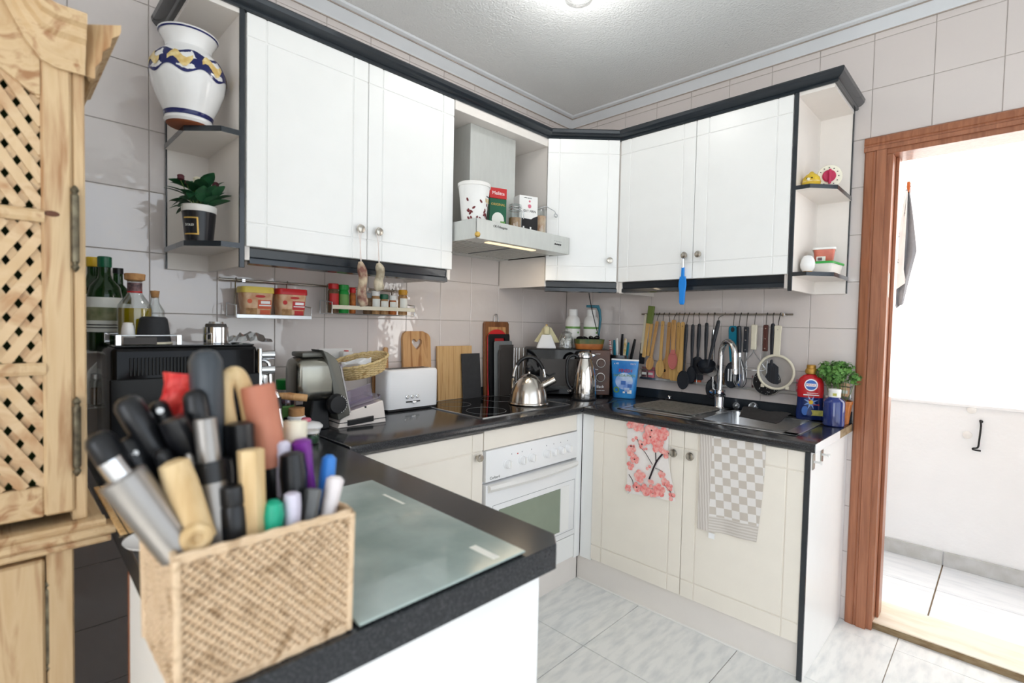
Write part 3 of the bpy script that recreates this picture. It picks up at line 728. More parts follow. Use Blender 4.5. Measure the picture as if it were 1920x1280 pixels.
def tub(label, y, x, z, w, lidm, printm, rz=R90):
    t = thing('spread_tub', label, 'tub', (x, y, z), rz, 'spread tubs on the rail shelf')
    d = .075
    secs = []
    for zz_, k in ((0, .84), (.004, .86), (.085, 1.0)): secs.append([(a*k, b*k, zz_) for a, b in rrect(w, d, .016, 4)])
    obj('body', loft(bm_new(), secs), 'label_cream', t, 30)
    secs = []
    for zz_, k in ((.082, 1.03), (.083, 1.06), (.102, 1.05), (.104, 1.02)): secs.append([(a*k, b*k, zz_) for a, b in rrect(w, d, .016, 4)])
    obj('lid', loft(bm_new(), secs), lidm, t, 30)
    f = math.atan2(d/2*.16, .085)
    def pr(name, m, x0, x1, z0, z1, off=.0012):
        k0 = .84+.16*z0/.085; k1 = .84+.16*z1/.085
        bm = bm_new(); y0 = -d/2*k0-off; y1 = -d/2*k1-off
        vs = [bm.verts.new(c) for c in ((x0, y0, z0), (x1, y0, z0), (x1, y1, z1), (x0, y1, z1))]; bm.faces.new(vs)
        return obj(name, bm, m, t)
    pr('printed_panel', printm, -.004, w*.40, .026, .058)
    pr('printed_strip', 'print_white', .006, w*.36, .044, .054, .0016); pr('printed_strip', 'print_white', .0, w*.39, .036, .040, .0016)
    pr('printed_picture', 'tan_spice', -w*.40, -.006, .002, .028, .0014); pr('printed_picture', printm, .004, w*.36, .002, .022, .0014)
    o = obj('logo', lathe(bm_new(), [(.013, 0), (.013, .0008), (0, .0008)], 20, sx=1.3, sy=.38), 'label_red', t, loc=(.004, -d/2*.97-.001, .070), rot=(R90-f, 0, 0))
    o = obj('round_mark', lathe(bm_new(), [(.008, 0), (.008, .0008), (0, .0008)], 16), printm, t, loc=(-w*.30, -d/2*.95-.001, .052), rot=(R90-f, 0, 0))
    return t
tub('spread tub with a yellow lid and orange print on the rail shelf', -1.907, .088, 1.266, .105, 'yellow_lid', 'label_orange')
tub('spread tub with a red lid and red print on the rail shelf', -1.785, .088, 1.266, .105, 'red_plastic', 'label_red')
# spice jars
mat('jar_red', (200, 30, 34), rough=.35); mat('jar_white', (236, 236, 232), rough=.35)
def jar(label, u, x, r, h, capm, bodym, labm, captop=.02, fill=True, z=1.286):
    p = pu(u, 0, x, z+.04)
    t = thing('spice_jar', label, 'spice jar', (p.x, p.y, z), R90, 'spice jars on the wire shelf')
    obj('glass_body', lathe(bm_new(), [(r*.92, 0), (r, .003), (r, h-captop-.012), (r*.8, h-captop-.002), (r*.8, h-captop)], 18), bodym, t, True)
    obj('cap', lathe(bm_new(), [(r*.9, h-captop-.002), (r*.98, h-captop), (r*.98, h-.002), (r*.9, h), (0, h)], 18), capm, t, True)
    if labm:
        n = 10; bm = bm_new(); lo, hi = [], []
        for k in range(n+1):
            a = -R90-1.2+2.4*k/n
            lo.append(bm.verts.new(((r+.0005)*math.cos(a), (r+.0005)*math.sin(a), h*.28))); hi.append(bm.verts.new(((r+.0005)*math.cos(a), (r+.0005)*math.sin(a), h*.66)))
        for k in range(n): bm.faces.new((lo[k], lo[k+1], hi[k+1], hi[k]))
        obj('paper_label', bm, labm, t, True)
    return t
jar('spice jar with a red cap and black label at the shelf end', 625, .085, .021, .118, 'jar_red', 'brown_spice', 'label_red')
jar('spice jar with a bright green cap and green body', 644, .085, .021, .116, 'green_bright', 'green_bright', 'label_green')
jar('slim spice jar with a dark red cap and orange spice', 661, .075, .013, .108, 'jar_red', 'orange_spice', None)
jar('spice jar with a grey cap and dark seeds', 689, .075, .018, .09, 'grey_board', 'brown_spice', None)
jar('spice jar with a white band label below the short salami', 704, .085, .019, .10, 'white_plastic', 'tan_spice', 'label_white')
jar('squat spice jar with a dark green cap', 720, .085, .019, .088, 'green_cap', 'tan_spice', 'label_white')
jar('squat spice jar with a white cap and orange label', 736, .085, .018, .085, 'white_plastic', 'orange_spice', 'label_white')
jar('tall spice jar with a mustard yellow cap and white label', 755, .095, .020, .112, 'mustard_cap', 'tan_spice', 'label_white')
# salamis hanging from the cabinet knobs
def salami(label, y, ztop, L, r, m, tilt):
    t = thing('salami', label, 'salami', (.372, y, 0), 0)
    pts = []; rr = []
    for k in range(11):
        f = k/10; pts.append((.004*math.sin(6*f), tilt*f+.003*math.sin(9*f+y), ztop-L*f)); rr.append(r*(.45 if k == 0 else .85 if k == 1 else .8 if k == 10 else 1+.1*math.sin(7*f+y*3)))
    obj('sausage', tube(bm_new(), pts, rr, 14), m, t, True)
    mktube('string', 'string', t, spline([(-.006, .012, 1.592), (0, .0, 1.58), (0, -.004, ztop+.03), (0, 0, ztop)], 4), .0014, 6)
    mktube('string_loop', 'string', t, spline([(-.006, -.013, 1.592), (0, -.008, 1.56), (0, 0, ztop+.02), (0, 0, ztop)], 4), .0012, 6)
    mktube('string_top', 'string', t, spline([(-.006, -.013, 1.592), (-.006, 0, 1.6035), (-.006, .012, 1.592)], 4), .0012, 6)
salami('long mottled red dried sausage hanging from the cabinet knob', -1.647, 1.468, .158, .0165, 'salami', .012)
salami('short greyish dried sausage hanging from the cabinet knob', -1.574, 1.470, .100, .0165, 'salami_pale', .004)
# socket with plugs
t = thing('wall_socket', 'white double wall socket with a plug behind the slicer', 'socket', (0, -1.56, 1.095), R90)
mkbox('plate', 'white_plastic', t, -.075, .075, -.008, 0, -.042, .042, .003, 2)
for x in (-.036, .036): obj('outlet', lathe(bm_new(), [(.021, 0), (.021, .002), (.019, .002), (.018, -.0), (0, -.0)], 20, cap=False), 'white_matt', t, True, loc=(x, -.0085, 0), rot=(R90, 0, 0))
obj('plug', box(bm_new(), .012, .06, -.05, -.008, -.012, .03, .006, 2), 'white_plastic', t, True); mkbox('red_switch', 'red_plastic', t, .03, .042, -.04, -.02, .029, .034, .001)
obj('black_plug', box(bm_new(), -.03, .006, -.035, -.008, -.025, .0, .006, 2), 'black_plastic', t, True)

# ------------------------------------------------------------------ toaster
t = thing('toaster', 'long white toaster with three round buttons on the worktop', 'toaster', (.158, -1.40, Zt), R90)
obj('body', loft(bm_new(), [[(a+.135, b+.058, z) for a, b in rrect(.272*k, .112*k, .02, 4)] for z, k in ((.012, .99), (.016, 1), (.172, 1), (.180, .975), (.183, .93))]), 'toaster_white', t, 40)
mkbox('base', 'black_plastic', t, .006, .262, .006, .108, 0, .014, .003)
for y in (.036, .072): mkbox('slot', 'slot_dark', t, .03, .24, y, y+.016, .1825, .1845, .0003)
bm = bm_new(); box(bm, .02, .25, .03, .095, .183, .1838)
obj('slot_frame', bm, 'steel', t)
for x in (.100, .126, .152):
    b = obj('button', lathe(bm_new(), [(.0085, 0), (.0085, .004), (.0068, .005), (0, .005)], 18), 'chrome', t, True, loc=(x, .002, .062), rot=(R90, 0, 0))
    obj('button_face', lathe(bm_new(), [(.0062, .005), (.0062, .0058), (0, .006)], 16), 'white_plastic', b, True)
mkbox('lever_slot', 'slot_dark', t, .094, .168, .0, .003, .036, .042, .0005); mkbox('lever', 'chrome', t, .122, .142, -.012, .002, .033, .044, .003)
# ------------------------------------------------------------------ wicker bread basket (on the slicer and toaster)
def wicker_oval(t, a, b, h, flare, rows=11, stakes=34):
    bm = bm_new(); n = 96
    for j in range(rows):
        z = h*(j+.5)/rows; k = 1+flare*z/h; pts = []
        for i in range(n):
            th = 2*PI*i/n; w = .0022*(1 if j % 2 else -1)*math.cos(stakes/2*th)
            pts.append(((a*k+w)*math.cos(th), (b*k+w)*math.sin(th), z))
        tube(bm, pts, h/rows*.56, 5, closed=True)
    o = obj('weave', bm, 'wicker', t, True); o['kind'] = 'stuff'
    bm = bm_new()
    for i in range(stakes):
        th = 2*PI*i/stakes
        tube(bm, [(a*math.cos(th), b*math.sin(th), 0), (a*(1+flare)*math.cos(th), b*(1+flare)*math.sin(th), h)], .002, 5)
    o = obj('stakes', bm, 'wicker', t, True); o['kind'] = 'stuff'
    pts = [((a*(1+flare)+.001)*math.cos(2*PI*i/n), (b*(1+flare)+.001)*math.sin(2*PI*i/n), h+.001) for i in range(n)]
    obj('rim', tube(bm_new(), [(x, y, z+.0014*math.sin(i*PI/2)) for i, (x, y, z) in enumerate(pts)], .0055, 8, closed=True), 'wicker', t, True)
    obj('bottom', lathe(bm_new(), [(0, .002), (1, .002), (1, -.002), (0, -.002)], 40, sx=a, sy=b), 'wicker', t)
t = thing('bread_basket', 'oval wicker bread basket with paper inside behind the slicer', 'basket', (.195, -1.545, 1.046), 0, rot=(math.radians(12), math.radians(16), math.radians(-24)))
wicker_oval(t, .056, .092, .056, .24)
bm = bm_new()
for i in range(5):
    x = -.03+.015*i
    vs = [bm.verts.new((x+random.uniform(-.02, .02), -.07+.03*j+random.uniform(-.008, .008), .03+random.uniform(0, .03))) for j in range(5)]
    if i:
        for j in range(4): bm.faces.new((prev[j], prev[j+1], vs[j+1], vs[j]))
    prev = vs
obj('crumpled_paper', bm, 'print_white', t)
# ------------------------------------------------------------------ food slicer
t = thing('food_slicer', 'electric food slicer with a steel motor housing and white base', 'slicer', (.315, -1.70, Zt), R90)
# base: tapered block, local x 0..0.2 (towards hob), y 0..0.2
obj('base', prism(bm_new(), [(.0, 0.0), (.198, 0.0), (.186, .078), (.182, .086), (.05, .058), (.01, .030)], 0, .17, .002, axis='y'), 'slicer_base', t)
mkbox('base_gap', 'black_plastic', t, .004, .199, -.0008, .17, .016, .019, .0003)
obj('drawer_grip', prism(bm_new(), [(.036, .006), (.140, .012), (.140, .032), (.036, .026)], -.010, .004, .002, axis='y'), 'black_plastic', t)
# upright control plate, leaning
K = 1.34
def zk(P): return [(a, b*K) for a, b in P]
obj('side_plate', prism(bm_new(), zk([(-.066, .215), (-.044, .208), (-.018, .194), (-.002, .176), (.004, .160), (.040, .050), (.040, .034), (-.004, .024), (-.018, .07), (-.03, .13), (-.05, .19)]), -.012, .085, .004, 2, axis='y'), 'slicer_plate', t, 30)
obj('steel_edge', prism(bm_new(), zk([(-.002, .172), (.006, .168), (.044, .042), (.038, .040)]), -.0125, .0855, .001, axis='y'), 'chrome', t)
kn = obj('dial', lathe(bm_new(), [(.036, 0), (.037, .004), (.036, .016), (.030, .024), (0, .025)], 32), 'black_plastic', t, True, loc=(-.016, -.012, .094), rot=(R90, 0, 0))
for k in range(10):
    a = -1.2+k*.27; mkbox('dial_mark', 'print_white', kn, .031*math.cos(a)-.0012, .031*math.cos(a)+.0012, .031*math.sin(a)-.0012, .031*math.sin(a)+.0012, .0195, .0245, 0)
# motor housing: rounded block to the left
secs = []
for x, ky, kz_ in ((-.150, .70, .72), (-.145, .86, .88), (-.130, .97, .97), (-.06, 1, 1), (-.030, 1, 1)):
    secs.append([(x, .052+a*ky, .185+b*kz_) for a, b in rrect(.125, .158, .040, 5)])
obj('motor_housing', loft(bm_new(), secs), 'slicer_metal', t, 40)
mkbox('housing_top', 'slicer_plate', t, -.130, -.05, .005, .10, .262, .280, .006, 2, True)
obj('foot', prism(bm_new(), [(-.10, 0), (-.02, 0), (-.03, .11), (-.085, .11)], .02, .10, .004, axis='y'), 'black_plastic', t)
# transparent food guard and carriage
obj('food_guard', prism(bm_new(), zk([(.044, .095), (.146, .114), (.158, .072), (.046, .057)]), .03, .034, .001, axis='y'), 'clear_plastic', t, label='clear plastic food guard')
obj('carriage', prism(bm_new(), zk([(.046, .052), (.170, .070), (.174, .080), (.172, .082), (.166, .074), (.048, .057)]), .0, .12, .0008, axis='y'), 'clear_plastic', t)
obj('blade_guard', prism(bm_new(), zk([(.008, .178), (.024, .172), (.054, .06), (.048, .058)]), .02, .023, .0008, axis='y'), 'clear_plastic', t)
obj('carriage_screw', lathe(bm_new(), [(.0035, 0), (.0035, .004), (0, .004)], 10), 'black_plastic', t, loc=(.108, .0, .068), rot=(R90, 0, 0))
# ------------------------------------------------------------------ chopping boards leaning on the tiles
def lean(label, name, poly, thick, m, y, x, lean_deg, cat='chopping board', holes=None, z=Zt, yaw=0, kz=1):
    """poly in local (x right, z up); bottom edge on the worktop, top leaning to the wall"""
    t = thing(name, label, cat, (x, y, z), 0, rot=(0, 0, R90+yaw))
    bm = bm_new()
    poly = [(a, b*kz) for a, b in poly]
    if holes: holes = [(a, b*kz) for a, b in holes]
    if holes: ring_prism(bm, poly, holes, thick)
    else: prism(bm, poly, 0, thick, .002, axis='y')
    o = obj('board', bm, m, t, 30); o.rotation_euler = (-math.radians(lean_deg), 0, 0)
    return t, o
def ring_prism(bm, outer, inner, th):
    """slab with one hole: both outlines need equal point counts"""
    n = len(outer)
    def ring(p, y): return [bm.verts.new((a, y, b)) for a, b in p]
    of, ob, jf, jb = ring(outer, 0), ring(outer, th), ring(inner, 0), ring(inner, th)
    fs = []
    for k in range(n):
        l = (k+1) % n
        fs += [bm.faces.new((of[k], of[l], jf[l], jf[k])), bm.faces.new((ob[l], ob[k], jb[k], jb[l])), bm.faces.new((of[l], of[k], ob[k], ob[l])), bm.faces.new((jf[k], jf[l], jb[l], jb[k]))]
    bmesh.ops.recalc_face_normals(bm, faces=fs)
def resample(poly, n, cx, cy):
    """points of a star-shaped outline at n equal angles round (cx,cy)"""
    out = []
    m = len(poly)
    for k in range(n):
        a = 2*PI*k/n; dx, dy = math.cos(a), math.sin(a); best = None
        for i in range(m):
            x1, y1 = poly[i][0]-cx, poly[i][1]-cy; x2, y2 = poly[(i+1) % m][0]-cx, poly[(i+1) % m][1]-cy
            ex, ey = x2-x1, y2-y1; den = dx*ey-dy*ex
            if abs(den) < 1e-12: continue
            s_ = (x1*ey-y1*ex)/den; u_ = (x1*dy-y1*dx)/den
            if s_ > 0 and -1e-9 <= u_ <= 1+1e-9: best = s_ if best is None else max(best, s_)
        out.append((cx+dx*best, cy+dy*best))
    return out
heart = [(0, .25), (.35, .62), (.72, .66), (.98, .40), (.95, .02), (.6, -.45), (0, -1), (-.6, -.45), (-.95, .02), (-.98, .40), (-.72, .66), (-.35, .62)]
w = .158; hcx, hcy = .079, .292
outer = [(0, 0), (w, 0), (w, .318), (w*.93, .336), (w*.72, .350), (w*.15, .350), (w*.04, .340), (0, .318)]
N_ = 72
hp_ = [(hcx+.030*a, hcy+.032*b) for a, b in heart]
p1 = pu(757, 0, .03, 1.0)
lean('wooden chopping board with a heart shaped cut-out behind the toaster', 'chopping_board', resample(outer, N_, hcx, hcy), .016, 'beech', p1.y, .040, 4, holes=resample(hp_, N_, hcx, hcy))
p1 = pu(821, 0, .03, .95)
lean('broad light bamboo chopping board leaning on the tiles', 'chopping_board', [(0, 0), (.225, 0), (.225, .276), (0, .276)], .014, 'bamboo', p1.y, .036, 3)
p1 = pu(870, 0, .06, .95)
lean('black slate serving board in front of the bamboo board', 'serving_board', [(0, 0), (.125, 0), (.125, .236), (0, .236)], .008, 'slate', p1.y, .058, 5)
p1 = pu(712, 0, .03, 1.05)
lean('wooden board with a slim upright handle behind the bread basket', 'chopping_board', [(-.03, 0), (.112, 0), (.112, .168), (.048, .168), (.046, .272), (.040, .276), (.030, .276), (.026, .268), (.024, .168), (-.03, .168)], .014, 'beech', p1.y, .034, 2)
# rack of boards left of the microwave
p1 = pu(909, 0, .03, .95); Y0 = p1.y
t, o = lean('tall brown framed wooden board with a wire hanging loop', 'chopping_board', [(0, 0), (.186, 0), (.186, .352), (.178, .362), (.008, .362), (0, .352)], .016, 'dark_wood', Y0, .034, 2, kz=1.115)
obj('inlay', prism(bm_new(), [(.028, .02), (.158, .02), (.158, .375), (.028, .375)], -.0006, .0, axis='y'), 'beech', o)
mktube('hanging_loop', 'steel', o, spline([(.078, .008, .40), (.080, .008, .432), (.093, .008, .446), (.106, .008, .432), (.110, .008, .40)], 5), .0022)
oval = [(.006, 0), (.150, 0)]+[(.150-.001, .28)]+[(.078+.072*math.cos(a), .28+.045*math.sin(a)) for a in [PI*k/10 for k in range(1, 10)]]+[(.006, .28)]
lean('red plastic chopping board with a rounded top', 'chopping_board', oval, .009, 'red_plastic', Y0+.004, .048, 2, kz=1.115)
ou = [(0, 0), (.155, 0), (.155, .302), (0, .302)]; hl = [(.040, .262), (.120, .262), (.120, .282), (.040, .282)]
p1 = pu(919, 0, .065, .95)
lean('black chopping board with a slot handle in front of the red one', 'chopping_board', resample(ou, 48, .08, .272), .009, 'black_plastic', p1.y, .062, 2, holes=resample(hl, 48, .08, .272), kz=1.115)
p1 = pu(929, 0, .08, .95)
lean('grey plastic chopping board in the rack', 'chopping_board', [(0, 0), (.135, 0), (.135, .262), (.13, .268), (.006, .268), (0, .262)], .008, 'grey_board', p1.y, .078, 2, kz=1.115)
p1 = pu(937, 0, .095, .95)
lean('dark charcoal board with a stepped handle in the rack', 'chopping_board', [(0, 0), (.115, 0), (.115, .25), (.014, .25), (.014, .228), (.004, .224), (0, .21)], .008, 'charcoal_board', p1.y, .092, 2, kz=1.115)
p1 = pu(962, 0, .115, .95)
t = thing('board_rack', 'steel wire rack holding the chopping boards upright', 'rack', (0, p1.y, Zt), R90)
for k, x in enumerate((0, .020, .040, .075)):
    mktube('wire', 'chrome', t, [(x, -.118, .003), (x, -.118, .262), (x, -.066, .262), (x, -.066, .003)], .0028, 8)
mktube('base_wire', 'chrome', t, [(-.01, -.118, .003), (.085, -.118, .003)], .0028, 8); mktube('base_wire', 'chrome', t, [(-.01, -.066, .003), (.085, -.066, .003)], .0028, 8)
obj('clip', lathe(bm_new(), [(.006, 0), (.006, .03), (0, .031)], 12), 'chrome', t, True, loc=(.0, -.122, .05))
# ------------------------------------------------------------------ kettle
KC = (.365, -.735)
KZ = HZ+.0046
mat('brushed', (206, 200, 192), rough=.2, metal=1, var=.2, scale=3, stretch=(6, 6, .3))
t = thing('kettle', 'brushed steel whistling kettle with a black arched handle on the hob', 'kettle', (KC[0], KC[1], KZ), math.radians(40))
obj('body', lathe(bm_new(), [(.098, 0), (.101, .004), (.099, .010), (.094, .012), (.092, .03), (.086, .062), (.074, .095), (.058, .118), (.052, .124)], 40), 'brushed', t, True)
lid = obj('lid', lathe(bm_new(), [(.052, .1245), (.046, .130), (.030, .140), (.010, .146), (.006, .148), (.006, .156), (.005, .158)], 32), 'brushed', t, True)
obj('lid_knob', lathe(bm_new(), [(.006, .157), (.016, .165), (.019, .178), (.014, .186), (0, .188)], 20), 'black_plastic', lid, True)
arc = [(.078*math.cos(a), 0, .118+.112*math.sin(a)) for a in [PI*(.04+.92*k/16) for k in range(17)]]
obj('handle', tube(bm_new(), arc[2:-3], .0095, 10, flat=1.3), 'black_plastic', t, True)
mktube('handle_arm', 'chrome', t, arc[:4]+[], .007, 8); mktube('handle_arm', 'chrome', t, arc[-5:], .007, 8)
obj('arm_plate', box(bm_new(), -.084, -.074, -.012, .012, .07, .124, .003), 'chrome', t)
sp = obj('spout', tube(bm_new(), [(.066, 0, .088), (.100, 0, .108), (.128, 0, .124)], [.019, .018, .017], 18), 'brushed', t, True)
obj('whistle_lever', tube(bm_new(), [(.082, 0, .150), (.098, 0, .140), (.118, 0, .148), (.130, 0, .152)], [.005, .006, .005, .003], 8), 'black_plastic', sp, True)
# ------------------------------------------------------------------ thermos jug
p1 = pu(1096, 1, -.37, HZ)
t = thing('thermos_jug', 'polished steel thermos jug with a black handle beside the kettle', 'jug', (p1.x, -.375, Zt), math.radians(50))
mat('polished', (214, 210, 204), rough=.1, metal=1, var=.08)
obj('body', lathe(bm_new(), [(.064, 0), (.066, .004), (.066, .04), (.064, .10), (.057, .15), (.046, .19), (.038, .212), (.036, .220)], 40), 'polished', t, True)
obj('base_ring', lathe(bm_new(), [(.0655, 0), (.067, .002), (.067, .008), (.0655, .009)], 40), 'black_plastic', t, True)
obj('lid', lathe(bm_new(), [(.037, .220), (.041, .224), (.041, .236), (.034, .248), (.018, .254), (0, .255)], 32), 'chrome', t, True)
obj('spout', prism(bm_new(), [(.03, .222), (.056, .236), (.05, .242), (.03, .246)], -.012, .012, .003, axis='y'), 'chrome', t)
mktube('handle', 'black_plastic', t, spline([(-.036, 0, .222), (-.062, 0, .235), (-.092, 0, .215), (-.098, 0, .16), (-.092, 0, .09), (-.070, 0, .055)], 5), .008, 10)
# ------------------------------------------------------------------ microwave, set across the corner
mw = thing('microwave', 'black corner microwave with a brown panel and two silver dials', 'microwave', (.157, -.535, Zt), PI/4)
MWW, MWD, MWH = .462, .232, .262
obj('body', box(bm_new(), 0, MWW, 0, MWD, .012, MWH, .005, 2), 'black_plastic', mw, True)
for x in (.04, .42):
    for y in (.03, .21): obj('foot', lathe(bm_new(), [(.012, 0), (.012, .013)], 12), 'dark_rubber', mw, loc=(x, y, 0))
d = mkbox('door', 'black_gloss', mw, .002, .348, -.012, .001, .014, MWH-.002, .003, 2)
mkbox('door_window', 'charcoal_board', d, .075, .31, -.0128, -.011, .060, .208, .0005)
text('printed_name', 'OB Orbegozo', .016, 'print_white', d, (.275, -.0126, .034), (R90, 0, 0))
cpn = mkbox('control_panel', 'brown_panel', mw, .352, .460, -.012, .001, .014, MWH-.002, .003, 2)
for z in (.190, .112):
    k = obj('dial', lathe(bm_new(), [(.021, 0), (.021, .012), (.018, .016), (0, .016)], 28), 'brown_panel', cpn, True, loc=(.408, -.012, z), rot=(R90, 0, 0))
    obj('dial_ring', lathe(bm_new(), [(.0225, 0), (.0245, .001), (.0245, .006), (.0225, .008), (.0205, .008)], 28, cap=False), 'white_plastic', k, True)
text('printed_word', 'Black', .022, 'print_white', cpn, (.406, -.0126, .060), (R90, 0, 0)); text('printed_word', 'microwave oven', .008, 'print_white', cpn, (.406, -.0126, .040), (R90, 0, 0))
text('printed_word', 'power', .010, 'print_white', cpn, (.392, -.0126, .240), (R90, 0, 0)); text('printed_word', 'time', .009, 'print_white', cpn, (.386, -.0126, .155), (R90, 0, 0))
MZ = Zt+MWH+.0005
def onmw(u, s):
    """point on the microwave top, s = distance behind the front edge"""
    # plane: front line through (.157,-.535) dir (1,1)/sqrt2; normal (-1,1)/sqrt2 into the corner
    n = Vector((-.70711, .70711, 0)); P0 = Vector((.157, -.535, 0))+n*s
    lo, hi = 550., 700.
    for _ in range(40):
        v = (lo+hi)/2; d_ = ray(u, v); t_ = (P0-CP).dot(n)/d_.dot(n); p_ = CP+d_*t_
        if p_.z > MZ: lo = v
        else: hi = v
    return Vector((p_.x, p_.y, MZ))
# coffee filter holder
p1 = onmw(1024, .07)
t = thing('filter_holder', 'white ceramic cone holder with cream paper coffee filters', 'filter holder', p1, PI/4)
obj('cone', loft(bm_new(), [[(a*k, b*k*.8, z) for a, b in rrect(.11, .05, .012, 3)] for z, k in ((0, 1), (.01, .98), (.07, .52), (.075, .45))]), 'ceramic', t, 30)
for i, (dx, rot_) in enumerate(((-.03, .5), (.035, -.55), (.05, -.35))):
    f = obj('paper_filter', prism(bm_new(), [(-.018, .12), (.018, .12), (.058, .03), (-.058, .03)], .028+.006*i, .031+.006*i, axis='y'), 'paper_cream', t); f.rotation_euler = (0, rot_*.35, 0); f.location = (dx*.5, 0, -.005)
obj('cap', lathe(bm_new(), [(.017, .080), (.018, .118), (.010, .121), (.006, .126), (0, .126)], 16), 'paper_cream', t, True)
obj('brass_tip', lathe(bm_new(), [(.007, .1265), (.006, .132), (0, .133)], 10), 'print_gold', t, True)
# sugar jar
p1 = onmw(1061, .06)
t = thing('sugar_jar', 'lidded glass jar of white sugar cubes on the microwave', 'jar', p1, 0)
obj('body', lathe(bm_new(), [(.036, 0), (.039, .004), (.039, .06), (.030, .074), (.030, .080)], 28), 'glass', t, True)
obj('lid', lathe(bm_new(), [(.033, .081), (.034, .085), (.020, .096), (.008, .099), (.010, .108), (.006, .115), (0, .116)], 28), 'glass', t, True)
bm = bm_new()
for i in range(34):
    a = random.uniform(0, 2*PI); r = .026*math.sqrt(random.random()); m_ = Matrix.Translation((r*math.cos(a), r*math.sin(a), .010+.044*i/34)) @ Euler((random.random(), random.random(), random.random())).to_matrix().to_4x4()
    box(bm, -.007, .007, -.007, .007, -.007, .007, .001, mtx=m_)
o = obj('sugar_cubes', bm, 'sugar', t); o['kind'] = 'stuff'
# two white bottles at the back
def wbottle(label, u, s, rz):
    p = onmw(u, s)
    t = thing('white_bottle', label, 'bottle', p, rz, 'white bottles on the microwave')
    obj('body', lathe(bm_new(), [(.038, 0), (.043, .004), (.043, .150), (.038, .172), (.025, .186), (.024, .190)], 28), 'white_plastic', t, True)
    obj('cap', lathe(bm_new(), [(.026, .188), (.026, .222), (.024, .224), (0, .224)], 24), 'white_matt', t, True)
    obj('green_band', lathe(bm_new(), [(.0434, .112), (.0434, .124)], 28, cap=False), 'label_green', t, True)
    o = obj('green_mark', lathe(bm_new(), [(.006, 0), (.006, .001), (0, .001)], 12), 'label_green', t, loc=(.027, -.0338, .09), rot=(R90, 0, .69))
    return t
wbottle('white bottle with a green band under a white screw cap', 1073, .165, PI/4)
t = wbottle('white bottle with a green band in front of the teal handle', 1107, .165, PI/4)
p1 = onmw(1117, .220)
hb = obj('teal_grip', prism(bm_new(), [(-.062, .252), (.012, .252), (.024, .225), (.030, .17), (.026, .13), (.012, .0), (-.012, 0), (-.010, .01), (.002, .012), (.014, .13), (.016, .17), (.010, .215), (-.002, .236), (-.062, .238)], -.006, .006, .003, axis='y'), 'teal', None, loc=p1, rot=(0, 0, PI/4)); tag(hb, 'teal plastic hooked grip standing behind the white bottle', 'handle')
# glazed bowl with dark things
p1 = onmw(1104, .052)
t = thing('glazed_bowl', 'orange clay bowl with a dark green glazed rim', 'bowl', p1, PI/4)
obj('body', loft(bm_new(), [[(a*k, b*k, z) for a, b in rrect(.165, .092, .03, 5)] for z, k in ((0, .86), (.004, .9), (.030, .97))]), 'clay', t, 40)
obj('rim', loft(bm_new(), [[(a*k, b*k, z) for a, b in rrect(.165, .092, .03, 5)] for z, k in ((.030, .971), (.052, 1.02), (.056, 1.03), (.056, .94), (.032, .90))]), 'clay_rim', t, 40)
for i, (dx, dy, r) in enumerate(((-.05, 0, .020), (-.02, .01, .017), (.012, -.008, .018), (.042, .006, .017))):
    b = obj('dark_pod', lathe(bm_new(), [(0, -r*.7)]+[(r*math.cos(a), r*.7*math.sin(a)) for a in (-1, -.5, 0, .5, 1)]+[(0, r*.7)], 14, sx=1.25), 'black_gloss', None, True, loc=(p1.x+(dx-dy)*.707, p1.y+(dx+dy)*.707, MZ+.058), rot=(.2*i, .3*i, i))
    tag(b, 'dark glossy pod heaped in the glazed bowl', 'pod', 'dark pods in the glazed bowl')
o = mktube('charging_cable', 'cable', None, spline([hit(1104, 545, 1, -.20), hit(1106, 560, 1, -.20), hit(1112, 590, 1, -.215), hit(1120, 622, 1, -.23), hit(1124, 634, 1, -.235)], 6), .0026, 6); tag(o, 'thin black cable dropping from the corner cabinet to the bowl', 'cable')
o = obj('cable_clip', box(bm_new(), -.008, .008, -.008, .008, -.012, 0, .002), 'black_plastic', None, loc=hit(1104, 541, 1, -.20)); tag(o, 'little black cable clip under the corner cabinet', 'clip')
# ================================================================== sink side
# ------------------------------------------------------------------ sink
t = thing('sink', 'stainless steel inset sink with a drainer and one square bowl', 'sink', (0, 0, HZ+.0004))
bm = bm_new()
X0, X1, Y0_, Y1_ = .722, 1.503, -.497, -.072
for a in ((X0, SX0-.01, Y0_, Y0_+.022), (SX0-.01, X1, Y0_, SY0+.002), (X0, X1, Y1_-.045, Y1_), (X0, X0+.022, Y0_, Y1_), (SX1-.002, X1, Y0_, Y1_), (SX0-.03, SX0+.002, Y0_, Y1_)): box(bm, *a, 0, .0035, .0008)
obj('rim', bm, 'steel', t)
obj('drainer', box(bm_new(), X0+.022, SX0-.03, Y0_+.022, Y1_-.045, 0, .0018), 'steel', t)
bm = bm_new()
for i in range(7): box(bm, X0+.04, SX0-.045, Y0_+.05+i*.045, Y0_+.065+i*.045, .0018, .0038, .001)
obj('drainer_ridges', bm, 'steel', t)
def bowl():
    bm = bm_new(); secs = []
    cx, cy = (SX0+SX1)/2, (SY0+SY1)/2; w_, d_ = SX1-SX0, SY1-SY0
    for z, k in ((.003, .998), (-.012, .985), (-.10, .95), (-.116, .91), (-.118, .2), (-.119, .02)):
        secs.append([(cx+a*k, cy+b*k, z) for a, b in rrect(w_, d_, .045, 5)])
    return loft(bm, secs, cap=False)
obj('bowl', bowl(), 'steel', t, 40)
obj('drain', lathe(bm_new(), [(.038, 0), (.036, .002), (.028, .001), (0, -.001)], 24), 'chrome', t, True, loc=((SX0+SX1)/2, (SY0+SY1)/2, -.119))
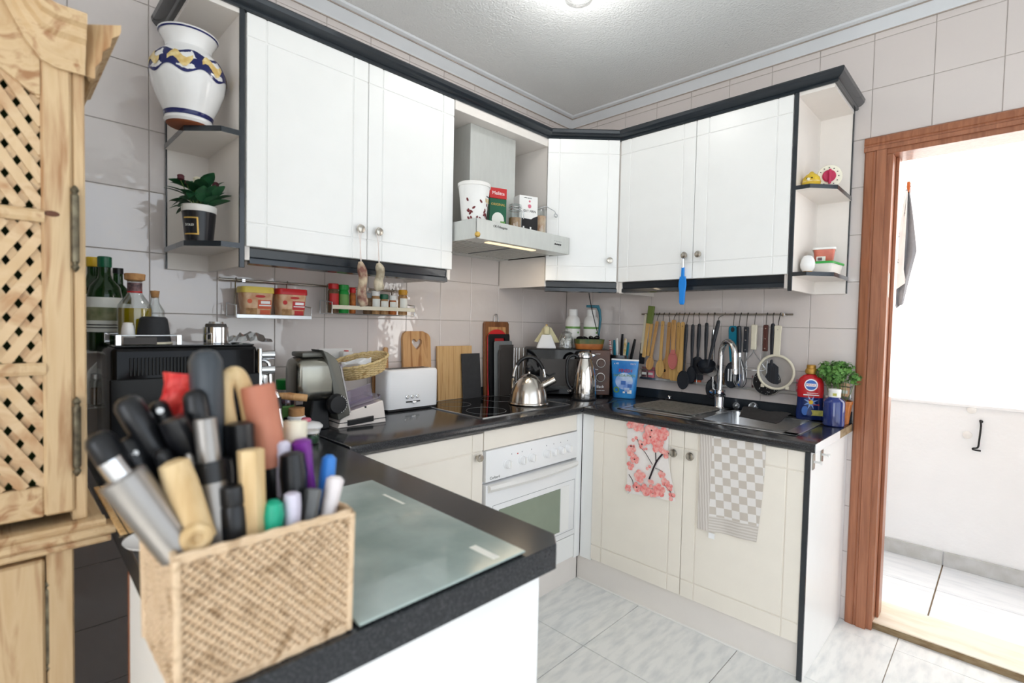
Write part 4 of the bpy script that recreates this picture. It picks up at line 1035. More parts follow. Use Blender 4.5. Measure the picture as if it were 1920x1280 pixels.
# faucet
FX, FY = pu(1348, 1, -.098, HZ).x, -.098
t = thing('faucet', 'chrome swan neck kitchen faucet with a side lever', 'faucet', (FX, FY, HZ+.004), math.radians(-32))
obj('base', lathe(bm_new(), [(.024, 0), (.025, .004), (.021, .010), (.020, .085), (.018, .09)], 24), 'chrome', t, True)
R_ = .052
neck = [(0, 0, .09), (0, 0, .20), (0, 0, .255)]+[(R_-R_*math.cos(a), 0, .255+.075*math.sin(a)) for a in [PI*k/12 for k in range(1, 12)]]+[(2*R_, 0, .25), (2*R_+.004, 0, .195)]
obj('neck', tube(bm_new(), neck, .0135, 14), 'chrome', t, True)
obj('spout_tip', lathe(bm_new(), [(.0145, 0), (.0145, .022), (.0135, .024)], 16), 'chrome', t, True, loc=(2*R_+.005, 0, .178))
obj('block', box(bm_new(), -.030, .022, -.022, .022, .055, .092, .006, 2), 'chrome', t, True)
lv = obj('lever', tube(bm_new(), [(-.03, 0, .07), (-.055, -.002, .072)], [.019, .018], 18), 'chrome', t, True)
obj('lever_arm', tube(bm_new(), [(-.05, 0, .078), (-.052, -.002, .11), (-.050, -.004, .15)], [.006, .006, .005], 8), 'chrome', lv, True)
# drying mat
mat('mat_grey', (98, 94, 88), rough=.6, c2=(122, 118, 110), scale=60)
mz = HZ+.0046
t = thing('drying_mat', 'dark grey draining mat lying on the sink drainer', 'mat', (.905, -.262, mz), math.radians(-3))
obj('mat', loft(bm_new(), [[(a*k, b*k, z) for a, b in rrect(.325, .285, .03, 4)] for z, k in ((0, 1), (.006, 1.0), (.007, .985), (.0045, .96))]), 'mat_grey', t, 40)
bm = bm_new()
for i in range(9): box(bm, -.14, .14, -.12+i*.028, -.106+i*.028, .0042, .0056, .0006)
obj('ribs', bm, 'mat_grey', t)
t = thing('sink_plug', 'black and steel sink plug on the back rim of the drainer', 'plug', (pu(1256, 1, -.085, HZ).x, -.092, mz-.0006))
obj('rubber', lathe(bm_new(), [(.018, 0), (.020, .012), (.012, .016), (0, .016)], 18), 'black_plastic', t, True)
obj('knob', lathe(bm_new(), [(.006, .016), (.005, .024), (.010, .026), (.008, .030), (0, .030)], 14), 'chrome', t, True)
# dark cloth draped over the bowl edge
mat('cloth_grey', (54, 51, 50), rough=.95, var=.15, scale=60)
def sheet(name, rows, m, parent=None, th=.003):
    bm = bm_new(); g = [[bm.verts.new(p) for p in r] for r in rows]; fs = []
    for a, b in zip(g[:-1], g[1:]):
        for k in range(len(a)-1): fs.append(bm.faces.new((a[k], a[k+1], b[k+1], b[k])))
    bmesh.ops.recalc_face_normals(bm, faces=fs)
    bmesh.ops.solidify(bm, geom=fs, thickness=th)
    return obj(name, bm, m, parent, 60)
cpts = []
ca = hit(1388, 772, 2, HZ+.020); 
def cg(s_, t_):
    x = 1.175+.20*s_+.03*t_*(1-s_); y = -.110-.150*t_-.05*s_*t_
    z = HZ+.012+.022*math.sin(PI*min(1, .25+.6*t_))*(1-.3*s_)-.028*t_*t_+.004*math.sin(9*s_+4*t_)
    return (x, y, max(z, HZ+.0065))
t = thing('dish_cloth', 'dark grey dish cloth draped over the sink bowl', 'cloth')
sheet('cloth', [[cg(i/10, j/8) for i in range(11)] for j in range(9)], 'cloth_grey', t)
# steel scourers
def scourer(label, u, r, seed):
    rnd = random.Random(seed); p = pu(u, 1, -.040, HZ); bm = bm_new()
    for k in range(16):
        m_ = Euler((rnd.uniform(0, 6), rnd.uniform(0, 6), 0)).to_matrix(); q = r*rnd.uniform(.7, 1)
        tube(bm, [m_ @ Vector((q*math.cos(a), q*math.sin(a), 0))+Vector((0, 0, r)) for a in [2*PI*i/14 for i in range(14)]], .0018, 4, closed=True)
    o = obj('steel_scourer', bm, 'steel', None, True, loc=(p.x, -.040-.0, HZ+.001)); o['kind'] = 'stuff'; tag(o, label, 'scourer'); del o['kind']
scourer('small steel wire scourer right of the faucet', 1380, .016, 1); scourer('larger steel wire scourer behind the dish cloth', 1412, .022, 2)
# ------------------------------------------------------------------ detergent pouch
p1 = pu(1170, 1, -.15, HZ)
t = thing('detergent_pouch', 'blue stand-up pouch of dishwasher tablets beside the microwave', 'pouch', (p1.x, -.150, Zt), math.radians(18))
secs = []
for z, w_, d_ in ((0, .118, .055), (.004, .124, .06), (.05, .132, .055), (.12, .142, .036), (.18, .150, .012), (.205, .152, .004), (.212, .152, .003)):
    secs.append([(a, b, z) for a, b in rrect(w_, d_, min(d_, w_)*.45, 4)])
obj('pouch', loft(bm_new(), secs), 'pouch_blue', t, 60)
mkbox('seal', 'print_white', t, -.076, .076, -.0022, .0022, .204, .2135, .0005)
def front(z): 
    zs = [(0, .0275), (.05, .0275), (.12, .018), (.18, .006), (.212, .0015)]
    for (a, b), (c, d_) in zip(zs[:-1], zs[1:]):
        if a <= z <= c: return -(b+(d_-b)*(z-a)/(c-a))-.0025, math.atan2(b-d_, c-a)
y_, a_ = front(.10)
obj('swirl', lathe(bm_new(), [(.046, 0), (.046, .0006), (0, .0008)], 28, sx=1.05), 'pouch_swirl', t, loc=(.004, y_, .094), rot=(R90-a_, 0, 0))
for s_, z, sz, m_, x, sc in (('FINISH', .150, .026, 'label_red', .008, 1), ('SAPEDA PODS', .124, .019, 'label_green', .004, 1), ('x 40', .188, .015, 'print_white', -.046, 1), ('PACK', .188, .012, 'print_white', .048, 1)):
    y_, a_ = front(z); text('printed_word', s_, sz, m_, t, (x, y_-.0010, z), (R90-a_, 0, 0))
for x, z, m_, w_ in ((.0, .085, 'label_blue', .013), (.036, .070, 'label_blue', .012), (.022, .048, 'pouch_swirl', .014), (.036, .038, 'print_white', .012), (.006, .034, 'print_white', .006)):
    y_, a_ = front(z); o = obj('printed_tablet', box(bm_new(), -w_, w_, -.0008, 0, -w_*.8, w_*.8, 0), m_, t, loc=(x, y_-.0006, z), rot=(-a_, 0, 0))
y_, a_ = front(.045); obj('green_ring', tube(bm_new(), [(.013*math.cos(2*PI*k/20), 0, .013*math.sin(2*PI*k/20)) for k in range(20)], .0035, 6, closed=True), 'label_green', t, True, loc=(-.036, y_, .045), rot=(-a_, 0, 0))
# holder with cutlery
p1 = pu(1163, 1, -.055, HZ)
HX = p1.x
t = thing('cutlery_holder', 'steel cutlery holder standing behind the blue pouch', 'holder', (HX, -.075, Zt))
obj('body', lathe(bm_new(), [(.046, 0), (.050, .004), (.054, .226), (.055, .230), (.051, .230), (.047, .008), (0, .006)], 24, cap=False), 'steel', t, True)
mat('stripe_red', (176, 50, 50), rough=.4, c2=(236, 232, 228), scale=3, stretch=(1, 1, 60), ramp=(.48, .52))
mat('handle_gold', (200, 164, 60), rough=.35, c2=(234, 226, 206), scale=40)
def cut(label, name, dx, tilt, z0, L, r, m, tip=True, flat=.45):
    t = thing(name, label, 'cutlery', (HX+dx, -.075, Zt), 0, 'cutlery in the steel holder')
    bm = bm_new()
    d_ = Vector((math.sin(tilt), 0, math.cos(tilt)))
    pts = [d_*(z0+L*k/6) for k in range(7)]
    obj('handle', tube(bm, pts, [r*.7, r*.85, r, r*1.05, r*1.05, r, r*.75], 8, flat=flat), m, t, True)
    obj('blade', tube(bm_new(), [d_*.012, d_*z0], [.004, .004], 6, flat=.4), 'steel', t, True)
cut('knife handle striped red and white in the steel holder', 'table_knife', -.028, -.13, .15, .165, .0075, 'stripe_red')
cut('teal plastic spreader handle in the steel holder', 'spreader', -.016, -.07, .15, .165, .009, 'teal')
cut('white spreader handle in the steel holder', 'spreader', -.004, -.05, .15, .175, .007, 'white_plastic')
cut('black knife handle with a rivet standing tallest in the holder', 'kitchen_knife', .006, 0.03, .15, .20, .010, 'black_plastic')
cut('gold and white mottled cutlery handle in the holder', 'table_knife', .018, .06, .15, .175, .009, 'handle_gold')
cut('second teal handle behind the gold one in the holder', 'spreader', .024, .11, .15, .155, .008, 'teal')
cut('black angular knife handle leaning right in the holder', 'kitchen_knife', .030, .21, .14, .19, .0095, 'black_plastic')
# ------------------------------------------------------------------ bottles by the door
p1 = pu(1516, 1, -.085, HZ+.05)
mat('bottle_red', (196, 30, 38), rough=.3, var=.06); mat('bottle_navy', (28, 50, 112), rough=.2, c2=(18, 34, 84), scale=8); mat('gold_cap', (190, 142, 60), rough=.4, metal=.3, var=.1)
t = thing('dish_soap_bottle', 'dish soap bottle with a red and navy label and gold cap', 'bottle', (p1.x, -.068, Zt), math.radians(22))
def ov(w_, d_, n=24): return [(w_/2*math.cos(2*PI*k/n), d_/2*math.sin(2*PI*k/n)) for k in range(n)]
def body(zw): return loft(bm_new(), [[(a, b, z) for a, b in ov(w_, d_)] for z, w_, d_ in zw])
obj('lower_body', body([(0, .098, .05), (.004, .106, .056), (.03, .108, .058), (.07, .102, .056), (.094, .100, .055)]), 'bottle_navy', t, True)
obj('upper_body', body([(.094, .100, .055), (.12, .104, .056), (.15, .102, .054), (.17, .088, .048), (.182, .062, .040), (.188, .034, .030)]), 'bottle_red', t, True)
obj('cap', lathe(bm_new(), [(.015, .188), (.022, .191), (.024, .200), (.021, .210), (.018, .212), (.018, .224), (.015, .227), (0, .227)], 18), 'gold_cap', t, True)
obj('logo_disc', lathe(bm_new(), [(.026, 0), (.026, .001), (0, .0014)], 24, sy=.95), 'print_white', t, True, loc=(-.002, -.0275, .146), rot=(R90, 0, 0))
obj('logo_ring', lathe(bm_new(), [(.022, .0014), (.022, .002), (0, .0022)], 24, sy=.9), 'label_blue', t, True, loc=(-.002, -.0275, .146), rot=(R90, 0, 0))
mkbox('logo_band', 'print_white', t, -.022, .018, -.0302, -.029, .140, .152, 0)
text('printed_word', 'MAGIC', .012, 'label_red', t, (-.002, -.0305, .146), (R90, 0, 0))
mkbox('label_strip', 'print_white', t, -.03, .03, -.0290, -.0275, .103, .107, 0); mkbox('label_strip', 'print_white', t, -.016, .026, -.0290, -.0275, .112, .114, 0)
st = [(.030*(1 if k % 2 else .35)*math.cos(PI*k/8), .030*(1 if k % 2 else .35)*math.sin(PI*k/8)) for k in range(16)]
obj('star_burst', prism(bm_new(), st, -.0292, -.0282, axis='y'), 'pouch_swirl', t, loc=(0, 0, .075))
obj('plate_print', lathe(bm_new(), [(.016, 0), (.016, .001), (0, .0014)], 20, sx=.8, sy=1.2), 'label_blue', t, True, loc=(-.022, -.0268, .040), rot=(R90, 0, 0))
obj('lemon_print', lathe(bm_new(), [(.009, 0), (.009, .001), (0, .0014)], 14), 'yellow_cap', t, True, loc=(.0, -.0290, .076), rot=(R90, 0, 0)); obj('red_dot', lathe(bm_new(), [(.004, .0014), (.004, .002), (0, .002)], 10), 'label_red', t, loc=(-.006, -.0290, .084), rot=(R90, 0, 0))
mat('label_yellow', (206, 196, 96), rough=.5, c2=(170, 170, 84), scale=50)
mkbox('price_label', 'label_yellow', t, .002, .046, -.0285, -.024, .022, .044, 0); mkbox('tiny_text', 'label_red', t, .006, .032, -.0292, -.0285, .064, .069, 0)
t.scale = (1, 1, 1.07)
p1 = pu(1564, 1, -.135, HZ+.05)
thin_b = mat('blue_glass', (34, 56, 128), rough=.12, c2=(22, 38, 96), scale=6, coat=.6)
t = thing('blue_bottle', 'dark blue bottle with a white neck label beside the door frame', 'bottle', (p1.x, -.140, Zt))
obj('body', lathe(bm_new(), [(.036, 0), (.0395, .004), (.0395, .098), (.036, .108), (.025, .116), (.0225, .120)], 28), 'blue_glass', t, True)
obj('neck_label', lathe(bm_new(), [(.0225, .120), (.0225, .142)], 24), 'label_white', t, True); mkbox('label_mark', 'label_yellow', t, -.002, .012, -.0235, -.0205, .126, .137, 0)
obj('cap', lathe(bm_new(), [(.0235, .142), (.0235, .150), (.022, .153), (0, .153)], 24), 'white_plastic', t, True)
# parsley pot behind it
mat('leaf_bright', (62, 112, 44), rough=.6, c2=(110, 158, 74), scale=50, sheen=.1); mat('leaf_dark', (28, 72, 46), rough=.45, c2=(48, 100, 62), scale=30); mat('stem', (96, 120, 60), rough=.6)
p1 = pu(1571, 1, -.052, 1.0)
t = thing('parsley_plant', 'bushy green parsley in a small clay pot behind the blue bottle', 'plant', (1.552, -.052, Zt))
obj('pot', lathe(bm_new(), [(.030, 0), (.040, .085), (.043, .085), (.043, .098), (.038, .098), (.036, .085), (0, .080)], 24, cap=False), 'clay', t, True)
rnd = random.Random(5); bm = bm_new(); lf = bm_new()
def leaf_cluster(bm, c, r, n):
    for i in range(n):
        d_ = Vector((rnd.gauss(0, 1), rnd.gauss(0, 1), rnd.gauss(0, 1)+.4)).normalized(); q = c+d_*r*rnd.uniform(.4, 1)
        m_ = d_.to_track_quat('Z', 'Y').to_matrix(); s_ = rnd.uniform(.007, .012); rot_ = rnd.uniform(0, 6)
        vs = []
        for k in range(8):
            a = rot_+2*PI*k/8; rr = s_*(1 if k % 2 else .62)
            vs.append(bm.verts.new(q+m_ @ Vector((rr*math.cos(a), rr*math.sin(a), .002*(k % 2)))))
        bm.faces.new(vs)
for i in range(20):
    a = rnd.uniform(0, 2*PI); q = Vector((.075*math.cos(a)*rnd.random()-.018, .024*math.sin(a)-.01, .185+.06*rnd.random()))
    if q.x > .045: q.z -= .02; q.x -= .0
    tube(bm, [(q.x*.2, q.y*.3, .085), (q.x*.7, q.y*.7, .13), q], .0014, 5); leaf_cluster(lf, q, .030, 40)
o = obj('stems', bm, 'stem', t); o['kind'] = 'stuff'; o = obj('leaves', lf, 'leaf_bright', t); o['kind'] = 'stuff'
# ------------------------------------------------------------------ narrow spice ledge on the tiles
t = thing('spice_ledge', 'narrow steel wall ledge behind the hanging utensils', 'ledge')
LZ = .968
for y in (-.008, -.020, -.033): mktube('floor_wire', 'steel', t, [(.565, y, LZ), (1.583, y, LZ)], .0022, 6)
mktube('front_rail', 'steel', t, [(.565, -.034, LZ+.05), (1.583, -.034, LZ+.05)], .0024, 6)
mkbox('front_lip', 'steel', t, .565, 1.583, -.0355, -.0338, LZ-.004, LZ+.008, .0005)
for x in (.568, .9, 1.24, 1.580): mktube('upright', 'steel', t, [(x, -.034, LZ), (x, -.034, LZ+.05), (x, -.004, LZ+.05)], .002, 6)
sach = [(.592, 'label_dark', 'brown speckled'), (.632, 'label_pink', 'pink'), (.70, 'label_cream', 'cream'), (.79, 'brown_spice', 'brown'), (.90, 'label_orange', 'orange'), (1.02, 'tan_spice', 'tan'), (1.10, 'label_blue', 'blue'), (1.19, 'label_dark', 'dark speckled'), (1.385, 'label_pink', 'rose pink'), (1.435, 'label_cream', 'pale cream'), (1.555, 'label_cream', 'beige')]
for i, (x, m_, c_) in enumerate(sach):
    where = {0: 'at the microwave end', 7: 'beside the round strainer', 8: 'beside the dish soap', 10: 'next to the door frame'}.get(i, 'behind the hanging utensils')
    s_ = thing('spice_sachet', f'{c_} spice sachet standing on the wall ledge {where}', 'sachet', (x, -.020, LZ+.0025), 0, 'spice sachets on the wall ledge')
    obj('packet', loft(bm_new(), [[(a*k, b, z) for a, b in rrect(.038, d_, d_*.45, 3)] for z, k, d_ in ((0, .95, .016), (.02, 1, .018), (.05, 1, .010), (.062, 1, .003))]), m_, s_, 60)
    mkbox('paper_band', 'label_white', s_, -.014, .014, -.0105, -.0092, .018, .032, 0)
# ------------------------------------------------------------------ rail with hanging utensils
t = thing('utensil_rail', 'brushed steel rail with hooks on the tiles above the sink', 'rail')
RZ, RY = 1.327, -.035
mktube('rod', 'nickel', t, [(.570, RY, RZ), (1.346, RY, RZ)], .005, 10)
for x in (.648, 1.305): obj('bracket', lathe(bm_new(), [(.010, 0), (.010, .028), (.008, .044), (0, .045)], 14), 'chrome', t, True, loc=(x, 0, RZ), rot=(R90, 0, 0))
mat('beech_u', (206, 162, 104), rough=.55, c2=(182, 136, 80), scale=5, stretch=(12, 12, 1)); mat('bamboo_u', (214, 176, 112), rough=.5, c2=(194, 152, 88), scale=5, stretch=(14, 14, 1))
mat('silicone_pink', (196, 112, 106), rough=.6, var=.08); mat('olive', (112, 128, 62), rough=.55, var=.08); mat('nylon', (34, 38, 46), rough=.45, var=.12);
mat('brown_handle', (84, 44, 36), rough=.4, var=.15); mat('teal_u', (0, 122, 150), rough=.4, var=.06)
mat('mesh_net', (196, 190, 184), rough=.6, alpha=.55, var=.05)
def outline(prof):
    return [(w_, z) for z, w_ in prof]+[(-w_, z) for z, w_ in reversed(prof)]
def flat(bm, prof, th, y=0, bev=.0012, dx=0): return prism(bm, [(a+dx, b) for a, b in outline(prof)], y-th/2, y+th/2, bev, axis='y')
UT = {}
def hang(name, label, x, z, tilt=0, y=-.052, hook=True, group='utensils hanging from the steel rail'):
    t = thing(name, label, 'kitchen utensil', (x, y, z), 0, group, rot=(0, tilt, 0))
    if hook:
        hk = thing('rail_hook', f'dark S-hook holding the {label.split(" hanging")[0].split(" with ")[0].split(" on ")[0]}'[:90], 'hook', (x, 0, 0), 0, 'S-hooks on the utensil rail')
        mktube('wire', 'hook_dark', hk, spline([(0, RY+.008, RZ-.003), (0, RY, RZ+.0075), (0, RY-.009, RZ-.002), (0, y+.002, z+.018), (0, y, z-.012), (0, y-.006, z-.014)], 4), .0018, 6)
    return t
def spoon_head(bm, zc, w_, h_, depth, n=18, mi=0):
    """shallow oval dish facing the room"""
    secs = []
    for k, dy in ((1, 0), (.94, -.003), (.75, depth*.55), (.4, depth*.95), (.05, depth)):
        secs.append([(w_/2*k*math.cos(2*PI*i/n), -.003+dy, zc+h_/2*k*math.sin(2*PI*i/n)) for i in range(n)])
    back = [[(w_/2*k*math.cos(2*PI*i/n), .0005+dy, zc+h_/2*k*math.sin(2*PI*i/n)) for i in range(n)] for k, dy in ((.05, depth+.002), (.5, depth*.95+.001), (.85, depth*.5), (1, 0))]
    return loft(bm, secs+back, mi)
def wspoon(label, x, z, L, hw, hh, tilt, m='beech_u', y=-.052, shape='spoon', name='wooden_spoon'):
    t = hang(name, label, x, z, tilt, y)
    if shape == 'spoon':
        obj('handle', flat(bm_new(), [(.008, .004), (.004, .0085), (-.02, .0085), (-(L-hh)*.9, .0075), (-(L-hh)-.006, .009)], .008), m, t)
        obj('bowl', spoon_head(bm_new(), -(L-hh/2), hw, hh, .010), m, t, True)
    else:
        obj('blade', flat(bm_new(), [(.008, .004), (.004, .010), (-.03, .0105), (-(L-hh)*.8, .010), (-(L-hh), .013), (-(L-hh)-.025, hw/2), (-(L-.012), hw/2), (-L, hw/2-.010)], .006), m, t)
    return t
# tongs: two wooden arms, olive green head
t = hang('wooden_tongs', 'wooden tongs with an olive green grip at the rail end', .640, 1.335, math.radians(6), y=-.060, hook=False)
obj('grip', flat(bm_new(), [(.036, .016), (.034, .018), (-.060, .017), (-.062, .012)], .014, 0, .002), 'olive', t)
obj('arm', flat(bm_new(), [(-.06, .011), (-.15, .008), (-.245, .011), (-.25, .008)], .005, -.004, dx=-.008), 'bamboo_u', t)
obj('arm', flat(bm_new(), [(-.06, .010), (-.15, .007), (-.235, .010), (-.24, .007)], .005, .006, dx=.010), 'bamboo_u', t)
t = hang('spatula', 'cream handled spatula with a black blade beside the tongs', .602, 1.316, math.radians(5), y=-.048, hook=False)
obj('handle', flat(bm_new(), [(.012, .006), (-.20, .009), (-.21, .007)], .007), 'cream_plastic', t)
obj('blade', flat(bm_new(), [(-.15, .014), (-.155, .017), (-.265, .018), (-.268, .015)], .003, .006), 'nylon', t)
wspoon('slender wooden spoon leaning outward beside the tongs', .680, 1.280, .265, .045, .075, math.radians(9), y=-.062)
wspoon('pale wooden spoon with a broad bowl', .708, 1.282, .300, .050, .10, math.radians(2), 'bamboo_u', y=-.050)
t = wspoon('wooden spatula with a round hole in its blade', .738, 1.276, .300, .058, .115, math.radians(2), 'beech_u', y=-.034, shape='flat', name='wooden_spatula')
obj('hole', lathe(bm_new(), [(.008, 0), (.008, .0008), (0, .0008)], 16), 'ink', t, loc=(-.010, -.0032, -.255), rot=(R90, 0, 0))
t = hang('silicone_spoon', 'wooden handled spoon with a pink silicone bowl', .780, 1.288, 0, y=-.066)
obj('handle', flat(bm_new(), [(.008, .006), (.004, .011), (-.03, .012), (-.165, .010)], .010), 'beech_u', t)
obj('bowl', spoon_head(bm_new(), -.207, .052, .098, .012), 'silicone_pink', t, True)
obj('collar', flat(bm_new(), [(-.150, .011), (-.175, .012)], .012), 'silicone_pink', t)
wspoon('wide flat bamboo turner behind the pink spoon', .797, 1.276, .305, .090, .14, 0, 'bamboo_u', y=-.045, shape='flat', name='wooden_spatula')
wspoon('narrow bamboo spatula next to the black tools', .826, 1.278, .265, .036, .10, math.radians(1), 'bamboo_u', y=-.056, shape='flat', name='wooden_spatula')
def nylon(name, label, x, z, tilt, L, head, hw, hh, y=-.052, hm='nylon'):
    t = hang(name, label, x, z, tilt, y)
    obj('handle', tube(bm_new(), [(0, 0, .006), (0, 0, 0), (0, 0, -.05), (0, 0, -.11), (0, 0, -(L-hh)*.85), (0, 0, -(L-hh)-.01)], [.005, .009, .0105, .009, .006, .007], 10, flat=.6), hm, t, True)
    if head == 'spoon': obj('bowl', spoon_head(bm_new(), -(L-hh/2), hw, hh, .014), hm, t, True)
    if head == 'turner':
        h_ = obj('blade', flat(bm_new(), [(-(L-hh), .012), (-(L-hh)-.015, hw/2-.004), (-(L-.008), hw/2), (-L, hw/2-.008)], .003), hm, t)
        for dx in (-.014, -.005, .005, .014): mkbox('slot', 'ink', h_, dx-.002, dx+.002, -.0020, -.0014, -(L-.016), -(L-hh)-.018, 0)
    if head == 'ladle': obj('bowl', lathe(bm_new(), [(hw/2, .012), (hw/2*.98, 0), (hw/2*.8, -.022), (hw/2*.4, -.036), (0, -.040), ], 20, cap=False), hm, t, True, loc=(0, -.012, -(L-hh)-.004), rot=(math.radians(28), 0, 0))
    return t
nylon('serving_spoon', 'black nylon serving spoon with a deep oval bowl hanging lowest', .851, 1.268, math.radians(2), .335, 'spoon', .066, .10, y=-.064)
nylon('slotted_spoon', 'black nylon spoon with a narrow bowl', .878, 1.268, 0, .30, 'spoon', .05, .09, y=-.050)
nylon('slotted_turner', 'black slotted turner with a square blade', .905, 1.272, math.radians(1), .285, 'turner', .070, .12, y=-.034)
nylon('ladle', 'black nylon ladle with a round cup', .951, 1.278, math.radians(0), .255, 'ladle', .072, .045, y=-.050)
t = hang('steel_skimmer', 'slim polished steel handled skimmer', .986, 1.245, 0, y=-.048)
obj('handle', tube(bm_new(), [(0, 0, .004), (0, 0, -.18)], .0065, 10), 'chrome', t, True); obj('disc', lathe(bm_new(), [(.03, 0), (.028, .004), (0, .006)], 20), 'steel', t, True, loc=(0, 0, -.205), rot=(R90, 0, 0))
nylon('ladle', 'black ladle with a leaning thick handle behind the faucet', 1.037, 1.290, math.radians(12), .265, 'ladle', .082, .045, y=-.112)
nylon('serving_spoon', 'black spoon hanging low behind the faucet lever', .985, 1.235, 0, .335, 'spoon', .06, .10, y=-.044)
t = hang('peeler', 'teal handled tool with a black slotted head beside the faucet', 1.086, 1.264, math.radians(0), y=-.054)
obj('handle', flat(bm_new(), [(.006, .012), (0, .020), (-.02, .021), (-.09, .018), (-.15, .012), (-.17, .010)], .012, 0, .003), 'teal_u', t)
obj('hang_hole', lathe(bm_new(), [(.009, 0), (.009, .0008), (0, .0008)], 16, sy=1.4), 'ink', t, loc=(0, -.0064, -.012), rot=(R90, 0, 0))
h_ = obj('head', spoon_head(bm_new(), -.235, .070, .13, .012), 'nylon', t, True)
for dx in (-.014, 0, .014): mkbox('slot', 'print_white', h_, dx-.003, dx+.003, -.0042, -.0034, -.265, -.205, 0)
t = hang('whisk', 'black handled balloon whisk', 1.116, 1.266, math.radians(-3), y=-.060)
obj('handle', tube(bm_new(), [(0, 0, .004), (0, 0, 0), (0, 0, -.06), (0, 0, -.125)], [.006, .011, .011, .008], 12), 'nylon', t, True)
obj('ferrule', lathe(bm_new(), [(.009, -.145), (.009, -.125)], 14), 'chrome', t, True)
for k in range(5):
    a = PI*k/5; pts = []
    for i in range(17):
        f = PI*i/16; r = .030*math.sin(f)**.8; s_ = -1 if i < 8 else 1
        z_ = -.145-.145*math.sin(f/2+0) if False else -.145-.075*(1-math.cos(2*f))*.5-.07*math.sin(f)
    pts = [(.004, -.145), (.018, -.19), (.029, -.24), (.028, -.268), (.016, -.288), (0, -.294)]
    P = [(r*math.cos(a), r*math.sin(a), z_) for r, z_ in pts]+[(-r*math.cos(a), -r*math.sin(a), z_) for r, z_ in reversed(pts[:-1])]
    mktube('loop_wire', 'steel' if k else 'nylon', t, spline(P, 3), .0016, 5)
def riveted(name, label, x, z, m, L, y=-.052, tool='blade'):
    t = hang(name, label, x, z, 0, y)
    obj('handle', flat(bm_new(), [(.006, .008), (0, .011), (-.05, .010), (-.115, .011), (-.118, .009)], .014, 0, .003), m, t)
    for zz_ in (-.012, -.06, -.105): obj('rivet', lathe(bm_new(), [(.0035, 0), (.003, .001), (0, .0014)], 10), 'chrome', t, True, loc=(0, -.007, zz_), rot=(R90, 0, 0))
    if tool == 'blade': obj('blade', flat(bm_new(), [(-.118, .008), (-.15, .012), (-L+.02, .012), (-L, .002)], .002), 'steel', t)
    if tool == 'fork':
        obj('shank', flat(bm_new(), [(-.118, .006), (-L+.07, .006), (-L+.06, .011)], .003), 'steel', t)
        for dx in (-.008, .008): mktube('tine', 'steel', t, [(dx, 0, -L+.06), (dx, 0, -L)], .002, 6)
    return t
riveted('carving_fork', 'carving fork with a black riveted handle', 1.148, 1.262, 'nylon', .25, tool='fork')
t = hang('potato_masher', 'white handled masher with a bent wire head', 1.186, 1.274, 0, y=-.056)
obj('handle', flat(bm_new(), [(.004, .010), (0, .013), (-.112, .012), (-.115, .010)], .018, 0, .003), 'cream_plastic', t)
for s_ in (-1, 1): mktube('wire', 'steel', t, spline([(0, 0, -.11), (s_*.004, 0, -.13), (s_*.045, 0, -.185), (s_*.05, 0, -.21), (s_*.0, -.01, -.212)], 4), .0022, 6)
riveted('kitchen_knife', 'knife with a dark brown riveted wooden handle', 1.236, 1.272, 'brown_handle', .24, y=-.050)
nylon('slotted_turner', 'black turner with a broad dark handle behind the strainer', 1.264, 1.279, 0, .30, 'turner', .07, .12, y=-.044)
# strainer
t = hang('strainer', 'white plastic sieve with a fine round mesh', 1.294, 1.270, math.radians(1), y=-.066)
obj('handle', flat(bm_new(), [(.006, .010), (0, .016), (-.03, .014), (-.13, .014), (-.136, .024)], .010, 0, .002), 'cream_plastic', t)
obj('ring', tube(bm_new(), [(.077*math.cos(2*PI*k/40), 0, -.209+.077*math.sin(2*PI*k/40)) for k in range(40)], .006, 8, closed=True), 'cream_plastic', t, True)
secs = [[(.075*k*math.cos(2*PI*i/32), dy, -.209+.075*k*math.sin(2*PI*i/32)) for i in range(32)] for k, dy in ((1, 0), (.9, .014), (.6, .030), (.02, .036))]
obj('mesh', loft(bm_new(), secs, cap=False), 'mesh_net', t, True, label='fine grey mesh bowl')
for a in (-.9, PI+.9): mkbox('ear', 'cream_plastic', t, .086*math.cos(a)-.008, .086*math.cos(a)+.008, -.005, .005, -.209+.086*math.sin(a)-.008, -.209+.086*math.sin(a)+.008, .002)
# speckled lid behind
mat('speckle', (26, 26, 30), rough=.3, c2=(210, 210, 210), scale=120, ramp=(.66, .70), detail=1)
o = thing('pan_lid', 'black speckled round lid leaning on the upstand below the sieve', 'lid', (1.245, -.024, .9455), 0, rot=(math.radians(-4), 0, 0))
obj('disc', lathe(bm_new(), [(.062, -.004), (.064, 0), (.060, .006), (.03, .010), (0, .011)], 32), 'speckle', o, True, loc=(0, -.016, .063), rot=(R90, 0, 0)); obj('rim', tube(bm_new(), [(.0635*math.cos(2*PI*k/36), -.016, .063+.0635*math.sin(2*PI*k/36)) for k in range(36)], .003, 6, closed=True), 'steel', o, True)
# ------------------------------------------------------------------ blue silicone spatula on the cabinet knob
kx = .606+.398-.033+.0015
mat('silicone_blue', (20, 132, 222), rough=.45, var=.06)
t = thing('silicone_spatula', 'bright blue silicone spatula hanging from the cabinet knob', 'spatula', (kx-.003, -.366, 1.587), 0)
mktube('stem', 'chrome', t, [(0, 0, .010), (0, 0, -.02), (0, -.0, -.07)], .0042, 8)
obj('hang_ring', tube(bm_new(), [(.012*math.cos(2*PI*k/16), 0, .0+.016*math.sin(2*PI*k/16)) for k in range(16)], .002, 6, closed=True), 'chrome', t, True)
obj('blade', flat(bm_new(), [(-.055, .007), (-.095, .008), (-.098, .014), (-.12, .018), (-.14, .0185), (-.17, .014), (-.215, .013), (-.225, .008)], .010, 0, .003), 'silicone_blue', t)
